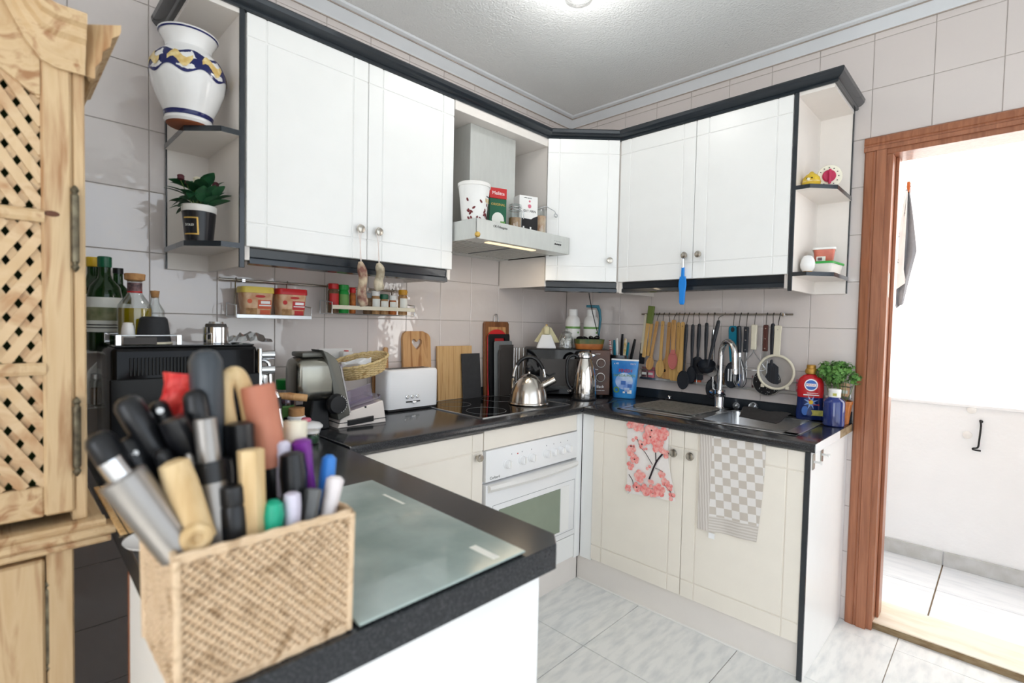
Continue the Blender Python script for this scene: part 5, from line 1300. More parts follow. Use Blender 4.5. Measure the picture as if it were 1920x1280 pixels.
# ------------------------------------------------------------------ tea towels on the sink cabinet doors
TY = -.5735
mat('towel_white', (244, 238, 234), rough=.95, var=.03, scale=60, sheen=.2)
mat('blossom', (230, 108, 106), rough=.9, c2=(244, 184, 176), scale=70); mat('blossom_pale', (246, 196, 188), rough=.9, c2=(234, 130, 124), scale=70); mat('branch_print', (44, 32, 38), rough=.9)
def tw(u, v, dy=0): return hit(u, v, 1, TY-dy)
t = thing('blossom_towel', 'tea towel with a pink cherry blossom print over the left sink door', 'towel')
rows = []
for j in range(9):
    f = j/8; l = tw(1176.5+.3*math.sin(3*f), 787+136*f); r = tw(1254+15*max(0, (f-.45)/.55), 799+140*f)
    row = []
    for i in range(9):
        p_ = l.lerp(r, i/8); p_.y = TY-.003-.0025*math.sin(i*1.1+f)*f-(.010*(i/8)**3*f); row.append(p_)
    rows.append(row)
sheet('cloth', rows, 'towel_white', t, .002)
fold = mkbox('fold_over', 'towel_white', t, rows[0][0].x+.001, rows[0][8].x, TY-.002, TY+.001, .826, .8275, 0)
def flower(u, v, r, m, k=5, seed=0):
    rnd = random.Random(seed); p_ = tw(u, v, .0); f = (v-790)/140
    bm = bm_new()
    for i in range(k):
        a = 2*PI*i/k+rnd.random(); cx_, cz_ = r*.55*math.cos(a), r*.55*math.sin(a)
        vs = [bm.verts.new((cx_+r*.48*math.cos(q)*1.0, -.0002*i, cz_+r*.48*math.sin(q))) for q in [2*PI*z/10 for z in range(10)]]; bm.faces.new(vs[::-1])
    return obj('printed_blossom', bm, m, t, loc=(p_.x, TY-.0095-.006*max(0, (u-1235)/35)*max(0, f), p_.z))
fl_ = [(1200, 797, 13), (1222, 818, 16), (1236, 838, 12), (1224, 806, 13), (1245, 812, 12), (1192, 822, 7, 2), (1186, 845, 11), (1192, 860, 9), (1184, 872, 8), (1206, 832, 9, 3), (1240, 826, 8), (1184, 795, 8), (1202, 892, 12), (1196, 912, 9), (1212, 917, 11), (1222, 906, 8, 3), (1238, 918, 12), (1226, 924, 8), (1250, 903, 8), (1258, 912, 7), (1218, 876, 6, 2), (1243, 888, 7), (1263, 930, 8, 3), (1180, 914, 7), (1250, 850, 8), (1188, 836, 5, 3), (1212, 842, 5, 2)]
for i, q in enumerate(fl_):
    flower(q[0], q[1], q[2]*1.12/455, 'blossom' if i % 3 else 'blossom_pale', q[3] if len(q) > 3 else 5, i)
    if q[2] > 8:
        o = flower(q[0], q[1], .004, 'branch_print' if i % 2 else 'blossom', 5, i); o.name = 'printed_stamen'; o.location.y -= .0014
def branch(pts, w_):
    P = [tw(u, v) for u, v in pts]
    for (u, v), p_ in zip(pts, P): p_.y = TY-.0088-.006*max(0, (u-1235)/35)*max(0, (v-790)/140)
    mktube('printed_branch', 'branch_print', t, spline(P, 4), [w_*1.5]*((len(P)-1)*4+1), 5, flat=.12)
branch([(1219, 898), (1228, 875), (1236, 860), (1250, 846), (1256, 850)], .0028); branch([(1225, 870), (1212, 848), (1202, 836), (1197, 822)], .0018); branch([(1232, 866), (1231, 845), (1232, 834)], .0016); branch([(1230, 876), (1245, 883)], .0018)
branch([(1178, 803), (1192, 801), (1198, 797)], .0014); branch([(1181, 888), (1188, 900), (1190, 914)], .0018); branch([(1247, 906), (1258, 918), (1264, 930)], .0018); branch([(1236, 815), (1252, 813)], .0012); branch([(1179, 924), (1184, 920)], .0012)
# checked towel
def checker_mat(name, c1, c2_, size, kind='checker'):
    m = bpy.data.materials.new(name); m.use_nodes = True; nt = m.node_tree; n = nt.nodes; l = nt.links; p_ = n['Principled BSDF']
    tc = n.new('ShaderNodeTexCoord'); mp = n.new('ShaderNodeMapping'); mp.inputs['Rotation'].default_value = (0, math.radians(4), 0); mp.inputs['Location'].default_value = (0, 50, 0); l.new(tc.outputs['Object'], mp.inputs['Vector'])
    if kind == 'checker':
        ck = n.new('ShaderNodeTexChecker'); ck.inputs['Scale'].default_value = 1/size; ck.inputs['Color1'].default_value = rgb(*c1); ck.inputs['Color2'].default_value = rgb(*c2_)
        mp.inputs['Scale'].default_value = (1, .0001, 1); l.new(mp.outputs['Vector'], ck.inputs['Vector']); l.new(ck.outputs['Color'], p_.inputs['Base Color'])
    else:
        wv = n.new('ShaderNodeTexWave'); wv.inputs['Scale'].default_value = 1/size; wv.inputs['Distortion'].default_value = 1.5; wv.bands_direction = 'X' if kind == 'x' else 'Z'
        cr = n.new('ShaderNodeValToRGB'); cr.color_ramp.elements[0].color = rgb(*c1); cr.color_ramp.elements[1].color = rgb(*c2_); l.new(mp.outputs['Vector'], wv.inputs['Vector']); l.new(wv.outputs['Fac'], cr.inputs['Fac']); l.new(cr.outputs['Color'], p_.inputs['Base Color'])
    p_.inputs['Roughness'].default_value = .95; p_.inputs['Sheen Weight'].default_value = .2; MATS[name] = m
checker_mat('check', (230, 226, 222), (198, 189, 178), .0305); checker_mat('border_x', (222, 216, 210), (192, 183, 174), .035, 'x'); checker_mat('border_z', (218, 212, 206), (194, 186, 176), .035, 'z')
t = thing('checked_towel', 'grey and white checked tea towel over the right sink door', 'towel')
def cell(f, g):
    l = tw(1314-5*g, 812+177*g); r = tw(1436-18*g**1.6, 832+184*g); p_ = l.lerp(r, f); p_.y = TY-.004-.004*math.sin(f*5+g*2)*g-.004*math.sin(f*11)*g*g; return p_
def patch(nm, m, f0, f1, g0, g1, nf=8, ng=10): return sheet(nm, [[cell(f0+(f1-f0)*i/nf, g0+(g1-g0)*j/ng) for i in range(nf+1)] for j in range(ng+1)], m, t, .003)
patch('check_panel', 'check', .20, 1, 0, .84); patch('woven_border', 'border_x', 0, .20, 0, 1, 4); patch('woven_border', 'border_z', .20, 1, .84, 1, 8, 4)
p_ = tw(1334, 1002, .004); mkbox('care_tag', 'print_white', t, p_.x-.012, p_.x+.012, TY-.005, TY-.003, p_.z-.016, p_.z+.006, .0003)
# ------------------------------------------------------------------ pegs on the end panel
for i, (y, z, lab) in enumerate(((-.535, .788, 'white stick-on peg hook by the front edge of the end panel'), (-.425, .796, 'white stick-on peg hook further back on the end panel'))):
    t = thing('peg_hook', lab, 'hook', (1.5712, y, z), R90)
    mkbox('back_plate', 'nickel', t, -.014, .014, -.003, 0, -.028, .028, .001); obj('peg', lathe(bm_new(), [(.0045, 0), (.004, .018), (.007, .020), (.007, .026), (0, .027)], 14), 'white_plastic', t, True, loc=(0, -.003, 0), rot=(R90, 0, 0))
# ------------------------------------------------------------------ patio: towel, hooks
CY = .45; p_ = hit(1702, 347, 1, CY)
o = mktube('clothes_line', 'string', None, [(-.4, CY, p_.z), (1.0, CY, p_.z-.004), (p_.x, CY, p_.z-.008), (3.0, CY, p_.z-.004), (4.3, CY, p_.z)], .0016, 6); tag(o, 'thin white clothes line crossing the patio', 'clothes line')
mat('towel_grey', (150, 150, 154), rough=.95, var=.08, scale=50, sheen=.3)
t = thing('hand_towel', 'grey and white hand towel hanging from the clothes line outside the door', 'towel')
def tg(u, v, y): return hit(u, v, 1, y)
L_ = [(1699, 356), (1694, 400), (1688, 450), (1680, 500), (1672, 545), (1680, 578)]; R__ = [(1706, 356), (1712, 400), (1716, 440), (1718, 470), (1704, 520), (1692, 570)]
rows = []
for k, ((a, b), (c, d_)) in enumerate(zip(L_, R__)):
    rows.append([tg(a+(c-a)*i/6, b+(d_-b)*i/6, .448-.012*math.sin(i*1.3+k*.4)) for i in range(7)])
sheet('cloth', rows, 'towel_grey', t, .004)
rows = []
for k, ((a, b), (c, d_)) in enumerate(zip([(1698, 358), (1690, 405), (1681, 460), (1671, 515), (1667, 552)], [(1702, 358), (1700, 405), (1697, 460), (1694, 505), (1698, 530)])):
    rows.append([tg(a+(c-a)*i/4, b+(d_-b)*i/4, .430-.006*math.sin(i*1.7+k)) for i in range(5)])
sheet('white_side', rows, 'towel_white', t, .003)
q = tg(1683, 440, .418); text('stitched_word', 's', .05, 'ink', t, q, (R90, 0, -.3)); q = tg(1678, 485, .418); text('stitched_word', 'elvis', .03, 'ink', t, q, (R90, 1.1, 0))
mat('copper', (180, 96, 50), rough=.4, metal=.6)
o = thing('clothes_peg', 'copper coloured clothes peg holding the hand towel on the line', 'clothes peg', tuple(hit(1704, 350, 1, CY)))
mkbox('jaw', 'copper', o, -.006, .006, -.016, -.006, -.03, .022, .002); mkbox('jaw', 'copper', o, -.006, .006, .006, .016, -.03, .022, .002); mktube('spring', 'steel', o, [(-.008, 0, .004), (.008, 0, .004)], .005, 8)
o = obj('wall_clip', box(bm_new(), -.03, .03, -.012, .0, -.008, .008, .003), 'label_blue', None, loc=tuple(hit(1672, 355, 1, 1.004))); tag(o, 'small blue clip on the white wall outside the door', 'clip')
t = thing('latch_hook', 'black wire latch hook on the low white patio wall', 'hook', tuple(hit(1840, 790, 1, .998)))
mktube('rod', 'cable', t, spline([(.004, -.004, .0), (-.004, -.016, .006), (-.0, -.016, -.02), (-.004, -.016, -.10), (-.008, -.016, -.135), (-.026, -.016, -.142), (-.024, -.012, -.15), (.004, -.008, -.152)], 4), .0042, 8); obj('eye', lathe(bm_new(), [(.008, 0), (.007, .012), (0, .014)], 12), 'cable', t, True, rot=(R90, 0, 0))
for u, v, lab in ((1822, 768, 'white round plug cap above the black latch'), (1814, 815, 'white round plug cap beside the black latch')):
    o = obj('plug_cover', lathe(bm_new(), [(.020, 0), (.019, .010), (.010, .016), (0, .017)], 16), 'white_plastic', None, True, loc=tuple(hit(u, v, 1, .9995)), rot=(R90, 0, 0)); tag(o, lab, 'wall cap')
# ================================================================== things on the open end shelves
# painted vase
mat('glaze_white', (242, 241, 240), rough=.1, var=.02); mat('cobalt', (26, 34, 96), rough=.15, var=.1); mat('ochre_paint', (214, 178, 104), rough=.2, c2=(240, 220, 160), scale=60); mat('terracotta', (140, 78, 48), rough=.7)
SZ = 1.8285
t = thing('vase', 'white glazed vase with a blue and ochre scroll band', 'vase', (.248, -2.152, SZ+.0003))
vp = [(.058, 0), (.066, .004), (.070, .014), (.067, .028), (.072, .044), (.088, .080), (.102, .12), (.1085, .155), (.106, .185), (.092, .212), (.072, .230), (.065, .242), (.067, .256), (.077, .276), (.084, .288)]
vp = [(r*.91, z*.93) for r, z in vp]
def vr(z):
    for (a, b), (c, d_) in zip(vp[:-1], vp[1:]):
        if b <= z <= d_: return a+(c-a)*(z-b)/(d_-b)
    return .08
obj('foot', lathe(bm_new(), [(.050, 0), (.055, .002), (.058, .005), (.058, .006)], 40), 'terracotta', t, True)
obj('body', lathe(bm_new(), [(.059, .006)]+vp[2:]+[(.0785, .271), (.073, .2695), (.060, .244), (.055, .228), (.064, .209), (.08, .177), (.045, .047), (0, .037)], 48, cap=False), 'glaze_white', t, True)
def ring(name, m, f0, f1, off, n=96):
    bm = bm_new(); lo = []; hi = []; md = []
    for k in range(n):
        a = 2*PI*k/n
        for L, f in ((lo, f0), (hi, f1)):
            z = f(a); r = vr(z)+off; L.append(bm.verts.new((r*math.cos(a), r*math.sin(a), z)))
        z = (f0(a)+f1(a))/2; r = vr(z)+off; md.append(bm.verts.new((r*math.cos(a), r*math.sin(a), z)))
    for k in range(n):
        l = (k+1) % n; bm.faces.new((lo[k], lo[l], md[l], md[k])); bm.faces.new((md[k], md[l], hi[l], hi[k]))
    return obj(name, bm, m, t, True)
ring('painted_band', 'cobalt', lambda a: .136+.009*math.sin(7*a+.6), lambda a: .193+.006*math.sin(7*a+2.4), .0012)
for k in range(7):
    a0 = 2*PI*k/7
    bm = bm_new(); prev = None
    for i in range(9):
        a = a0+.12+.66*i/8; zc = .166+.012*math.sin(i*.9+k); hw_ = .011*math.sin(PI*(i+.6)/9.2)+.004
        row = [bm.verts.new(((vr(z)+.0024)*math.cos(a), (vr(z)+.0024)*math.sin(a), z)) for z in (zc-hw_, zc, zc+hw_)]
        if prev:
            for q in range(2): bm.faces.new((prev[q], row[q], row[q+1], prev[q+1]))
        prev = row
    obj('painted_scroll', bm, 'ochre_paint', t, True)
ring('foot_stripe', 'cobalt', lambda a: .022, lambda a: .035, .0012); ring('rim_stripe', 'cobalt', lambda a: .2635, lambda a: .2675, .0012)
# plant in black pot
SL = 1.4875
t = thing('potted_plant', 'dark leaved plant in a black pot with a white rim', 'plant', (.250, -2.125, SL+.0003))
mat('pot_black', (30, 31, 36), rough=.25, var=.1)
obj('pot', lathe(bm_new(), [(.036, 0), (.038, .002), (.0455, .088), (.0455, .09)], 32), 'pot_black', t, True)
obj('rim', lathe(bm_new(), [(.0455, .09), (.047, .092), (.048, .108), (.046, .110), (.044, .104), (0, .100)], 32, cap=False), 'white_plastic', t, True)
for (x0, x1, z0, z1) in ((-.024, .020, .066, .070), (-.024, .020, .018, .022), (.016, .020, .018, .070)):
    bm = bm_new(); n = 8; lo, hi = [], []
    for k in range(n+1):
        x = x0+(x1-x0)*k/n
        for L, z in ((lo, z0), (hi, z1)):
            r = .038+.0075*z/.088+.0008; L.append(bm.verts.new((math.sqrt(r*r-x*x)*.72+x*.69, x*.72-math.sqrt(r*r-x*x)*.69, z)))
    for k in range(n): bm.faces.new((lo[k], lo[k+1], hi[k+1], hi[k]))
    obj('gold_frame', bm, 'print_gold', t)
text('label_text', 'SOLEI', .010, 'label_white', t, (.030, -.033, .046), (R90, 0, math.radians(46)))
lm = None; rnd = random.Random(11)
def leaf_mesh(L, w_):
    bm = bm_new(); prev = None
    for i in range(7):
        f = i/6; ww = w_*math.sin(PI*min(1, f*.92+.06))**.8; z = -.35*L*f*f
        row = [bm.verts.new((-ww, f*L, z+.10*ww)), bm.verts.new((0, f*L, z-.12*ww)), bm.verts.new((ww, f*L, z+.10*ww))]
        if prev:
            for q in range(2): bm.faces.new((prev[q], prev[q+1], row[q+1], row[q]))
        prev = row
    me = bpy.data.meshes.new('leaf'); bm.to_mesh(me); bm.free(); me.materials.append(M['leaf_dark'])
    for p_ in me.polygons: p_.use_smooth = True
    return me
LM = [leaf_mesh(.064, .0195), leaf_mesh(.052, .016)]
for i in range(44):
    a = rnd.uniform(0, 2*PI); tier = rnd.random()
    o = bpy.data.objects.new('leaf', LM[i % 2]); COL.objects.link(o); o.parent = t
    r0 = .012+.022*rnd.random(); o.location = (r0*math.cos(a), r0*math.sin(a), .108+.055*tier); o.rotation_euler = (rnd.uniform(-.1, .9)-.2*(1-tier)*2 if math.sin(a) < -.05 else rnd.uniform(.7, 1.2), rnd.uniform(-.3, .3), a-R90)
bm = bm_new()
for i in range(9):
    a = 2*PI*i/9; tube(bm, [(.01*math.cos(a), .01*math.sin(a), .10), (.03*math.cos(a), .03*math.sin(a), .15)], .0016, 5)
o = obj('stems', bm, 'stem', t); o['kind'] = 'stuff'
mat('flower_dark', (84, 36, 44), rough=.7, var=.2); mat('flower_cream', (240, 232, 206), rough=.7)
for (x, y, z, m_, r) in ((.03, -.055, .182, 'flower_dark', .010), (.035, -.04, .168, 'flower_dark', .007), (.0, .045, .185, 'flower_dark', .010), (.02, .036, .176, 'flower_dark', .007), (-.01, -.002, .190, 'flower_cream', .013), (.03, -.018, .160, 'flower_cream', .008)):
    obj('flower', lathe(bm_new(), [(0, -r)]+[(r*math.cos(q)*(1.1 if j % 2 else .9), r*math.sin(q)) for j, q in enumerate((-1, -.5, 0, .5, 1))]+[(0, r*.8)], 9), m_, t, True, loc=(x, y, z))
    mktube('flower_stalk', 'stem', t, [(x*.4, y*.4, .11), (x, y, z-r)], .0012, 5)
# timers on the right shelf
mat('lemon', (232, 200, 60), rough=.4, c2=(214, 176, 40), scale=40, bump=.15, bscale=120); mat('timer_cream', (240, 236, 216), rough=.4, var=.03); mat('timer_pink', (190, 40, 84), rough=.3, var=.1)
p_ = pu(1518, 1, -.262, SZ+.02)
t = thing('lemon_timer', 'yellow lemon shaped kitchen timer on the upper end shelf', 'timer', (p_.x+.006, -.262, SZ+.0003))
obj('body', lathe(bm_new(), [(.022, 0), (.032, .012), (.034, .026), (.030, .042), (.020, .054), (.010, .061), (.006, .067), (0, .069)], 24), 'lemon', t, True)
obj('dial_line', lathe(bm_new(), [(.0345, .023), (.0347, .025), (.0345, .027)], 24, cap=False), 'ochre_paint', t, True)
obj('nose', lathe(bm_new(), [(.006, 0), (.005, .004), (0, .005)], 12), 'timer_cream', t, True, loc=(-.002, -.033, .032), rot=(R90, 0, 0))
for s_ in (-.008, .010): obj('eye', lathe(bm_new(), [(.003, 0), (0, .002)], 8), 'ink', t, loc=(s_, -.0325, .036), rot=(R90, 0, 0))
p_ = pu(1554, 1, -.225, SZ+.04)
t = thing('dial_timer', 'round cream kitchen timer with a pink dial', 'timer', (p_.x, -.222, SZ+.0003), math.radians(24))
obj('case', lathe(bm_new(), [(.042, 0), (.046, .006), (.046, .020), (.043, .026), (0, .027)], 36), 'timer_cream', t, True, loc=(0, .014, .0465), rot=(R90, 0, 0))
dk = obj('dial', lathe(bm_new(), [(.024, 0), (.024, .006), (.020, .009), (0, .009)], 28), 'timer_pink', t, True, loc=(-.003, -.013, .046), rot=(R90, 0, 0)); obj('dial_grip', box(bm_new(), -.0045, .0045, -.034, .024, .008, .022, .002), 'timer_pink', dk)
for k in range(12):
    a = 2*PI*k/12; mkbox('minute_mark', 'ink', t, -.003+.034*math.sin(a)-.0022, -.003+.034*math.sin(a)+.0022, -.0138, -.0128, .046+.034*math.cos(a)-.0016, .046+.034*math.cos(a)+.0016, 0)
o = obj('blue_tab', box(bm_new(), -.012, .012, -.005, .005, 0, .006, .001), 'label_blue', None, loc=(1.531, -.235, SZ+.0004), rot=(0, 0, .8)); tag(o, 'small blue plastic tab at the shelf corner beside the dial timer', 'tab')
p_ = pu(1512, 1, -.262, SL+.02)
t = thing('egg_timer', 'white egg shaped timer with a yellow base', 'timer', (p_.x+.004, -.262, SL+.0003))
obj('egg', lathe(bm_new(), [(.018, .008), (.026, .022), (.028, .036), (.024, .056), (.015, .070), (0, .076)], 24), 'glaze_white', t, True); obj('base', lathe(bm_new(), [(.019, 0), (.020, .004), (.018, .008)], 20), 'mustard_cap', t, True)
t = thing('clear_cup', 'small clear plastic cup behind the egg timer', 'cup', (1.462, -.052, SL+.0003)); obj('wall', lathe(bm_new(), [(.026, 0), (.028, .001), (.034, .085), (.033, .085), (.027, .003), (0, .003)], 24, cap=False), 'glass', t, True)
mat('salmon_tub', (216, 122, 100), rough=.35, c2=(196, 100, 84), scale=20); mat('green_lid', (50, 168, 70), rough=.4, var=.05); thin_glass('cloudy', (232, 232, 230), .25, .3); mat('food_white', (232, 228, 222), rough=.7)
t = thing('lunch_box', 'clear food box with a bright green lid on the lower end shelf', 'food box', (1.490, -.165, SL+.0003), math.radians(-4))
def rbox(w_, d_, zs, r=.014): return loft(bm_new(), [[(a*k, b*k, z) for a, b in rrect(w_, d_, r, 4)] for z, k in zs])
obj('box', rbox(.105, .15, ((0, .84), (.002, .86), (.040, 1))), 'food_white', t, 40); obj('lid', rbox(.112, .157, ((.040, 1), (.041, 1.02), (.047, 1.02), (.049, .98))), 'green_lid', t, 40)
t = thing('sauce_tub', 'salmon coloured dip tub with a clear lid on the green lid', 'tub', (1.492, -.170, SL+.0497), math.radians(12))
obj('body', rbox(.076, .086, ((0, .84), (.002, .86), (.050, 1))), 'salmon_tub', t, 40); obj('lid', rbox(.082, .092, ((.050, 1), (.051, 1.02), (.058, 1.02), (.060, .95))), 'white_plastic', t, 40)
mkbox('label_patch', 'label_white', t, -.026, .006, -.0402, -.0385, .004, .022, 0); mkbox('label_mark', 'label_dark', t, -.022, -.006, -.0408, -.0402, .006, .018, 0)
# ------------------------------------------------------------------ ceiling lamp
LP_ = Vector((.86, -1.045, CZ))
t = thing('ceiling_lamp', 'small glass ceiling lamp above the oven', 'ceiling lamp', tuple(LP_))
mat('bulb_glow', (255, 255, 255), emit=(255, 250, 240), es=9.0)
obj('base', lathe(bm_new(), [(.060, 0), (.060, -.012), (.045, -.020), (.02, -.022)], 28), 'chrome', t, True)
thin_glass('lamp_glass', (250, 250, 250), .12)
obj('glass_shade', lathe(bm_new(), [(.030, -.020), (.058, -.034), (.064, -.056), (.050, -.082), (.026, -.092), (.0, -.094)], 28, cap=False), 'lamp_glass', t, True)
obj('bulb', lathe(bm_new(), [(.012, -.022), (.018, -.040), (.018, -.056), (.010, -.068), (0, -.070)], 18), 'bulb_glow', t, True)
light('ceiling_lamp_light', 'POINT', (LP_.x, LP_.y, CZ-.13), 4.0, (1, .98, .95), shadow_soft_size=.06)
# ================================================================== espresso machine corner
t = thing('espresso_machine', 'black espresso machine with a ribbed side panel and chrome steam wand', 'coffee machine', (.47, -2.372, Zt), R90)
# local: x 0..0.38 (towards the hob), y 0..0.27 (to the wall), z up; the ribbed side faces the room
H_ = .320
mat('espresso_black', (9, 9, 11), rough=.12, var=.1, spec=.22)
obj('body', box(bm_new(), .004, .345, .004, .265, .012, H_-.006, .012, 3), 'espresso_black', t, True)
mkbox('side_panel', 'espresso_black', t, .0, .350, -.001, .006, .01, .235, .003, 2)
for i in range(27):
    x = .040+i*.0078; mkbox('rib', 'espresso_black', t, x, x+.0042, -.003, .006, .242, .288, .0008)
for x in (.05, .30):
    for y in (.04, .22): obj('foot', lathe(bm_new(), [(.014, 0), (.012, .014)], 12), 'dark_rubber', t, loc=(x, y, 0))
tp = mkbox('cup_tray', 'black_gloss', t, .012, .338, .012, .258, H_-.006, H_-.001, .002)
for a, b in (((.020, .018), (.150, .018)), ((.150, .018), (.150, .20)), ((.150, .20), (.020, .20)), ((.020, .20), (.020, .018))):
    mktube('tray_rail', 'chrome', tp, [(a[0], a[1], H_+.024), (b[0], b[1], H_+.024)], .0018, 8)
for x, y in ((.020, .018), (.150, .018), (.150, .20), (.020, .20)): mkbox('rail_post', 'chrome', tp, x-.006, x+.006, y-.004, y+.004, H_-.001, H_+.026, .001)
mkbox('rail_panel', 'charcoal_board', tp, .03, .10, .014, .016, H_+.001, H_+.020, .0005)
# front with group head (towards +local x)
fr = mkbox('front_panel', 'black_gloss', t, .346, .362, .02, .25, .03, H_-.02, .004, 2)
for z0, z1 in ((.03, .14), (.16, H_-.012)): mkbox('chrome_strip', 'chrome', t, .345, .356, -.002, .012, z0, z1, .003)
for z in (.285, .24): obj('chrome_knob', tube(bm_new(), [(.360, .02, z), (.395, .012, z)], [.012, .014], 16), 'chrome', t, True)
obj('group_head', lathe(bm_new(), [(.034, 0), (.036, .01), (.036, .05), (.03, .055), (0, .055)], 24), 'chrome', t, True, loc=(.40, .13, .165))
pf_ = obj('portafilter', lathe(bm_new(), [(.033, 0), (.036, .006), (.036, .028), (.03, .03)], 24), 'chrome', t, True, loc=(.40, .13, .132)); obj('portafilter_handle', tube(bm_new(), [(.03, -.0, .014), (.08, -.02, .008), (.13, -.04, .0)], [.008, .013, .012], 12), 'beech', pf_, True)
mktube('steam_pipe', 'chrome', t, spline([(.355, .03, .27), (.380, .020, .262), (.384, .014, .22), (.384, .012, .16)], 5), .006, 10)
mktube('steam_wand', 'chrome', t, spline([(.355, .012, .178), (.382, -.004, .178), (.396, -.012, .160), (.402, -.016, .10), (.412, -.02, .045)], 5), .0065, 10); obj('wand_grip', tube(bm_new(), [(.396, -.012, .158), (.4, -.0145, .125)], .0095, 12), 'black_plastic', t, True)
mkbox('drip_tray', 'black_plastic', t, .346, .470, .02, .25, .012, .05, .004, 2); mkbox('drip_grid', 'steel', t, .352, .464, .03, .24, .050, .054, .001)
ETZ = HZ+H_+.0002
# things on top of the machine
def onem(u, x, z=ETZ): p_ = pu(u, 0, x, z); return p_
p_ = onem(288, .40, ETZ+.03)
t = thing('cappuccino_cup', 'upturned black cup with a pale rim on the espresso machine', 'cup', (p_.x, p_.y, ETZ+.0005))
obj('bowl', lathe(bm_new(), [(.040, .003), (.034, .05), (.031, .068), (.026, .073), (0, .074)], 32), 'dark_rubber', t, True); obj('rim', lathe(bm_new(), [(.043, 0), (.044, .002), (.040, .006)], 32), 'cream_plastic', t, True)
p_ = onem(405, .36, ETZ+.03)
t = thing('tamper', 'dark steel tamper with a chrome collar on the espresso machine', 'tamper', (p_.x, p_.y, ETZ+.0005))
obj('body', lathe(bm_new(), [(.028, 0), (.028, .052), (.026, .056), (0, .056)], 24), 'charcoal_board', t, True); obj('collar', lathe(bm_new(), [(.033, 0), (.033, .046), (.0285, .047)], 24, cap=False), 'chrome', t, True); obj('top_cap', lathe(bm_new(), [(.020, .0565), (.018, .062), (0, .062)], 18), 'steel', t, True)
p_ = onem(466, .33)
rnd = random.Random(3); bm = bm_new(); g = []
for i in range(14):
    row = []
    for j in range(7): row.append(bm.verts.new((-.065+.13*i/13, -.035+.07*j/6, max(.0005, .028*math.sin(PI*j/6)*math.sin(PI*(i+.5)/14)+rnd.uniform(-.006, .007)))))
    g.append(row)
fs = [bm.faces.new((g[i][j], g[i+1][j], g[i+1][j+1], g[i][j+1])) for i in range(13) for j in range(6)]
bmesh.ops.recalc_face_normals(bm, faces=fs); bmesh.ops.solidify(bm, geom=fs, thickness=.0006)
o = obj('foil_bag', bm, 'steel', None, False, loc=(p_.x, p_.y, ETZ+.001), rot=(0, 0, R90)); tag(o, 'crumpled silver foil bag on the espresso machine', 'bag')
p_ = onem(240, .405, ETZ+.02)
t = thing('salt_shaker', 'little white shaker in front of the oil bottle', 'shaker', (p_.x, p_.y, ETZ+.0005)); obj('body', lathe(bm_new(), [(.017, 0), (.018, .003), (.014, .04), (.012, .05), (.010, .053)], 20), 'ceramic', t, True); obj('cap', lathe(bm_new(), [(.011, .053), (.010, .056), (0, .057)], 16), 'white_plastic', t, True)
def bottle(name, label, loc, prof, glass, parts):
    t = thing(name, label, 'bottle', loc)
    obj('glass', lathe(bm_new(), prof, 32), glass, t, True)
    for nm, pr, m_ in parts: obj(nm, lathe(bm_new(), pr, 28), m_, t, True)
    return t
p_ = onem(253, .265, ETZ+.05)
bottle('oil_bottle', 'clear bottle of golden oil with a wooden stopper', (p_.x, p_.y, ETZ+.0005), [(.038, 0), (.041, .004), (.041, .090), (.039, .105), (.022, .130), (.017, .140), (.017, .17), (.018, .172)], 'glass', [('oil', [(.037, .004), (.039, .006), (.039, .096), (0, .097)], 'olive_oil'), ('neck_label', [(.0175, .143), (.0175, .168)], 'label_dark'), ('red_band', [(.0178, .140), (.0178, .144)], 'label_red'), ('stopper', [(.016, .172), (.019, .174), (.024, .176), (.025, .192), (.023, .194), (0, .194)], 'cork')])
p_ = onem(283, .225, ETZ+.05)
bottle('cork_bottle', 'small clear bottle closed with a cork', (p_.x+.0, p_.y+.010, ETZ+.0005), [(.022, 0), (.024, .003), (.024, .09), (.011, .115), (.010, .13), (.012, .132)], 'glass', [('cork', [(.009, .128), (.012, .150), (0, .151)], 'cork')])
# wire rack with oil bottles
rk = thing('wire_rack', 'white wire rack against the tiles carrying the green oil bottles', 'rack', (0, 0, Zt))
mat('white_wire', (236, 236, 232), rough=.35)
RT = 1.150-HZ
for z in (RT, RT-.16):
    for y in (-2.412, -2.365, -2.318, -2.271): mktube('shelf_wire', 'white_wire', rk, [(.020, y, z), (.185, y, z)], .0025, 6)
    for x in (.020, .075, .13, .185): mktube('shelf_wire', 'white_wire', rk, [(x, -2.412, z), (x, -2.271, z)], .0025, 6)
for x in (.02, .185):
    for y in (-2.412, -2.271): mktube('post', 'white_wire', rk, [(x, y, 0), (x, y, RT+.012)], .0035, 8)
TZ_ = Zt+RT+.0030
def rackp(u, x): return pu(u, 0, x, TZ_+.05)
p_ = rackp(197, .152)
t = bottle('olive_oil_bottle', 'dark green olive oil bottle with a green cap and landscape label', (p_.x, p_.y, TZ_), [(.036, 0), (.040, .004), (.041, .16), (.036, .186), (.018, .210), (.0145, .222), (.0145, .245)], 'glass_green', [('cap', [(.0165, .243), (.017, .245), (.017, .272), (.015, .274), (0, .274)], 'green_cap'), ('paper_label', [(.0414, .055), (.0414, .155)], 'label_white'), ('label_picture', [(.0417, .088), (.0417, .126)], 'label_landscape')])
for z in (.066, .074): obj('label_line', lathe(bm_new(), [(.0418, z), (.0418, z+.003)], 28, cap=False), 'ink', t, True)
p_ = rackp(176, .066)
bottle('olive_oil_bottle', 'green olive oil bottle with a yellow cap behind the other', (p_.x, p_.y, TZ_), [(.036, 0), (.039, .004), (.039, .17), (.034, .195), (.018, .215), (.0145, .228), (.0145, .25)], 'glass_green', [('cap', [(.0165, .248), (.018, .25), (.018, .275), (.016, .277), (0, .277)], 'yellow_cap'), ('paper_label', [(.0394, .06), (.0394, .165)], 'label_white')])
p_ = pu(222, 0, .06, TZ_+.05)
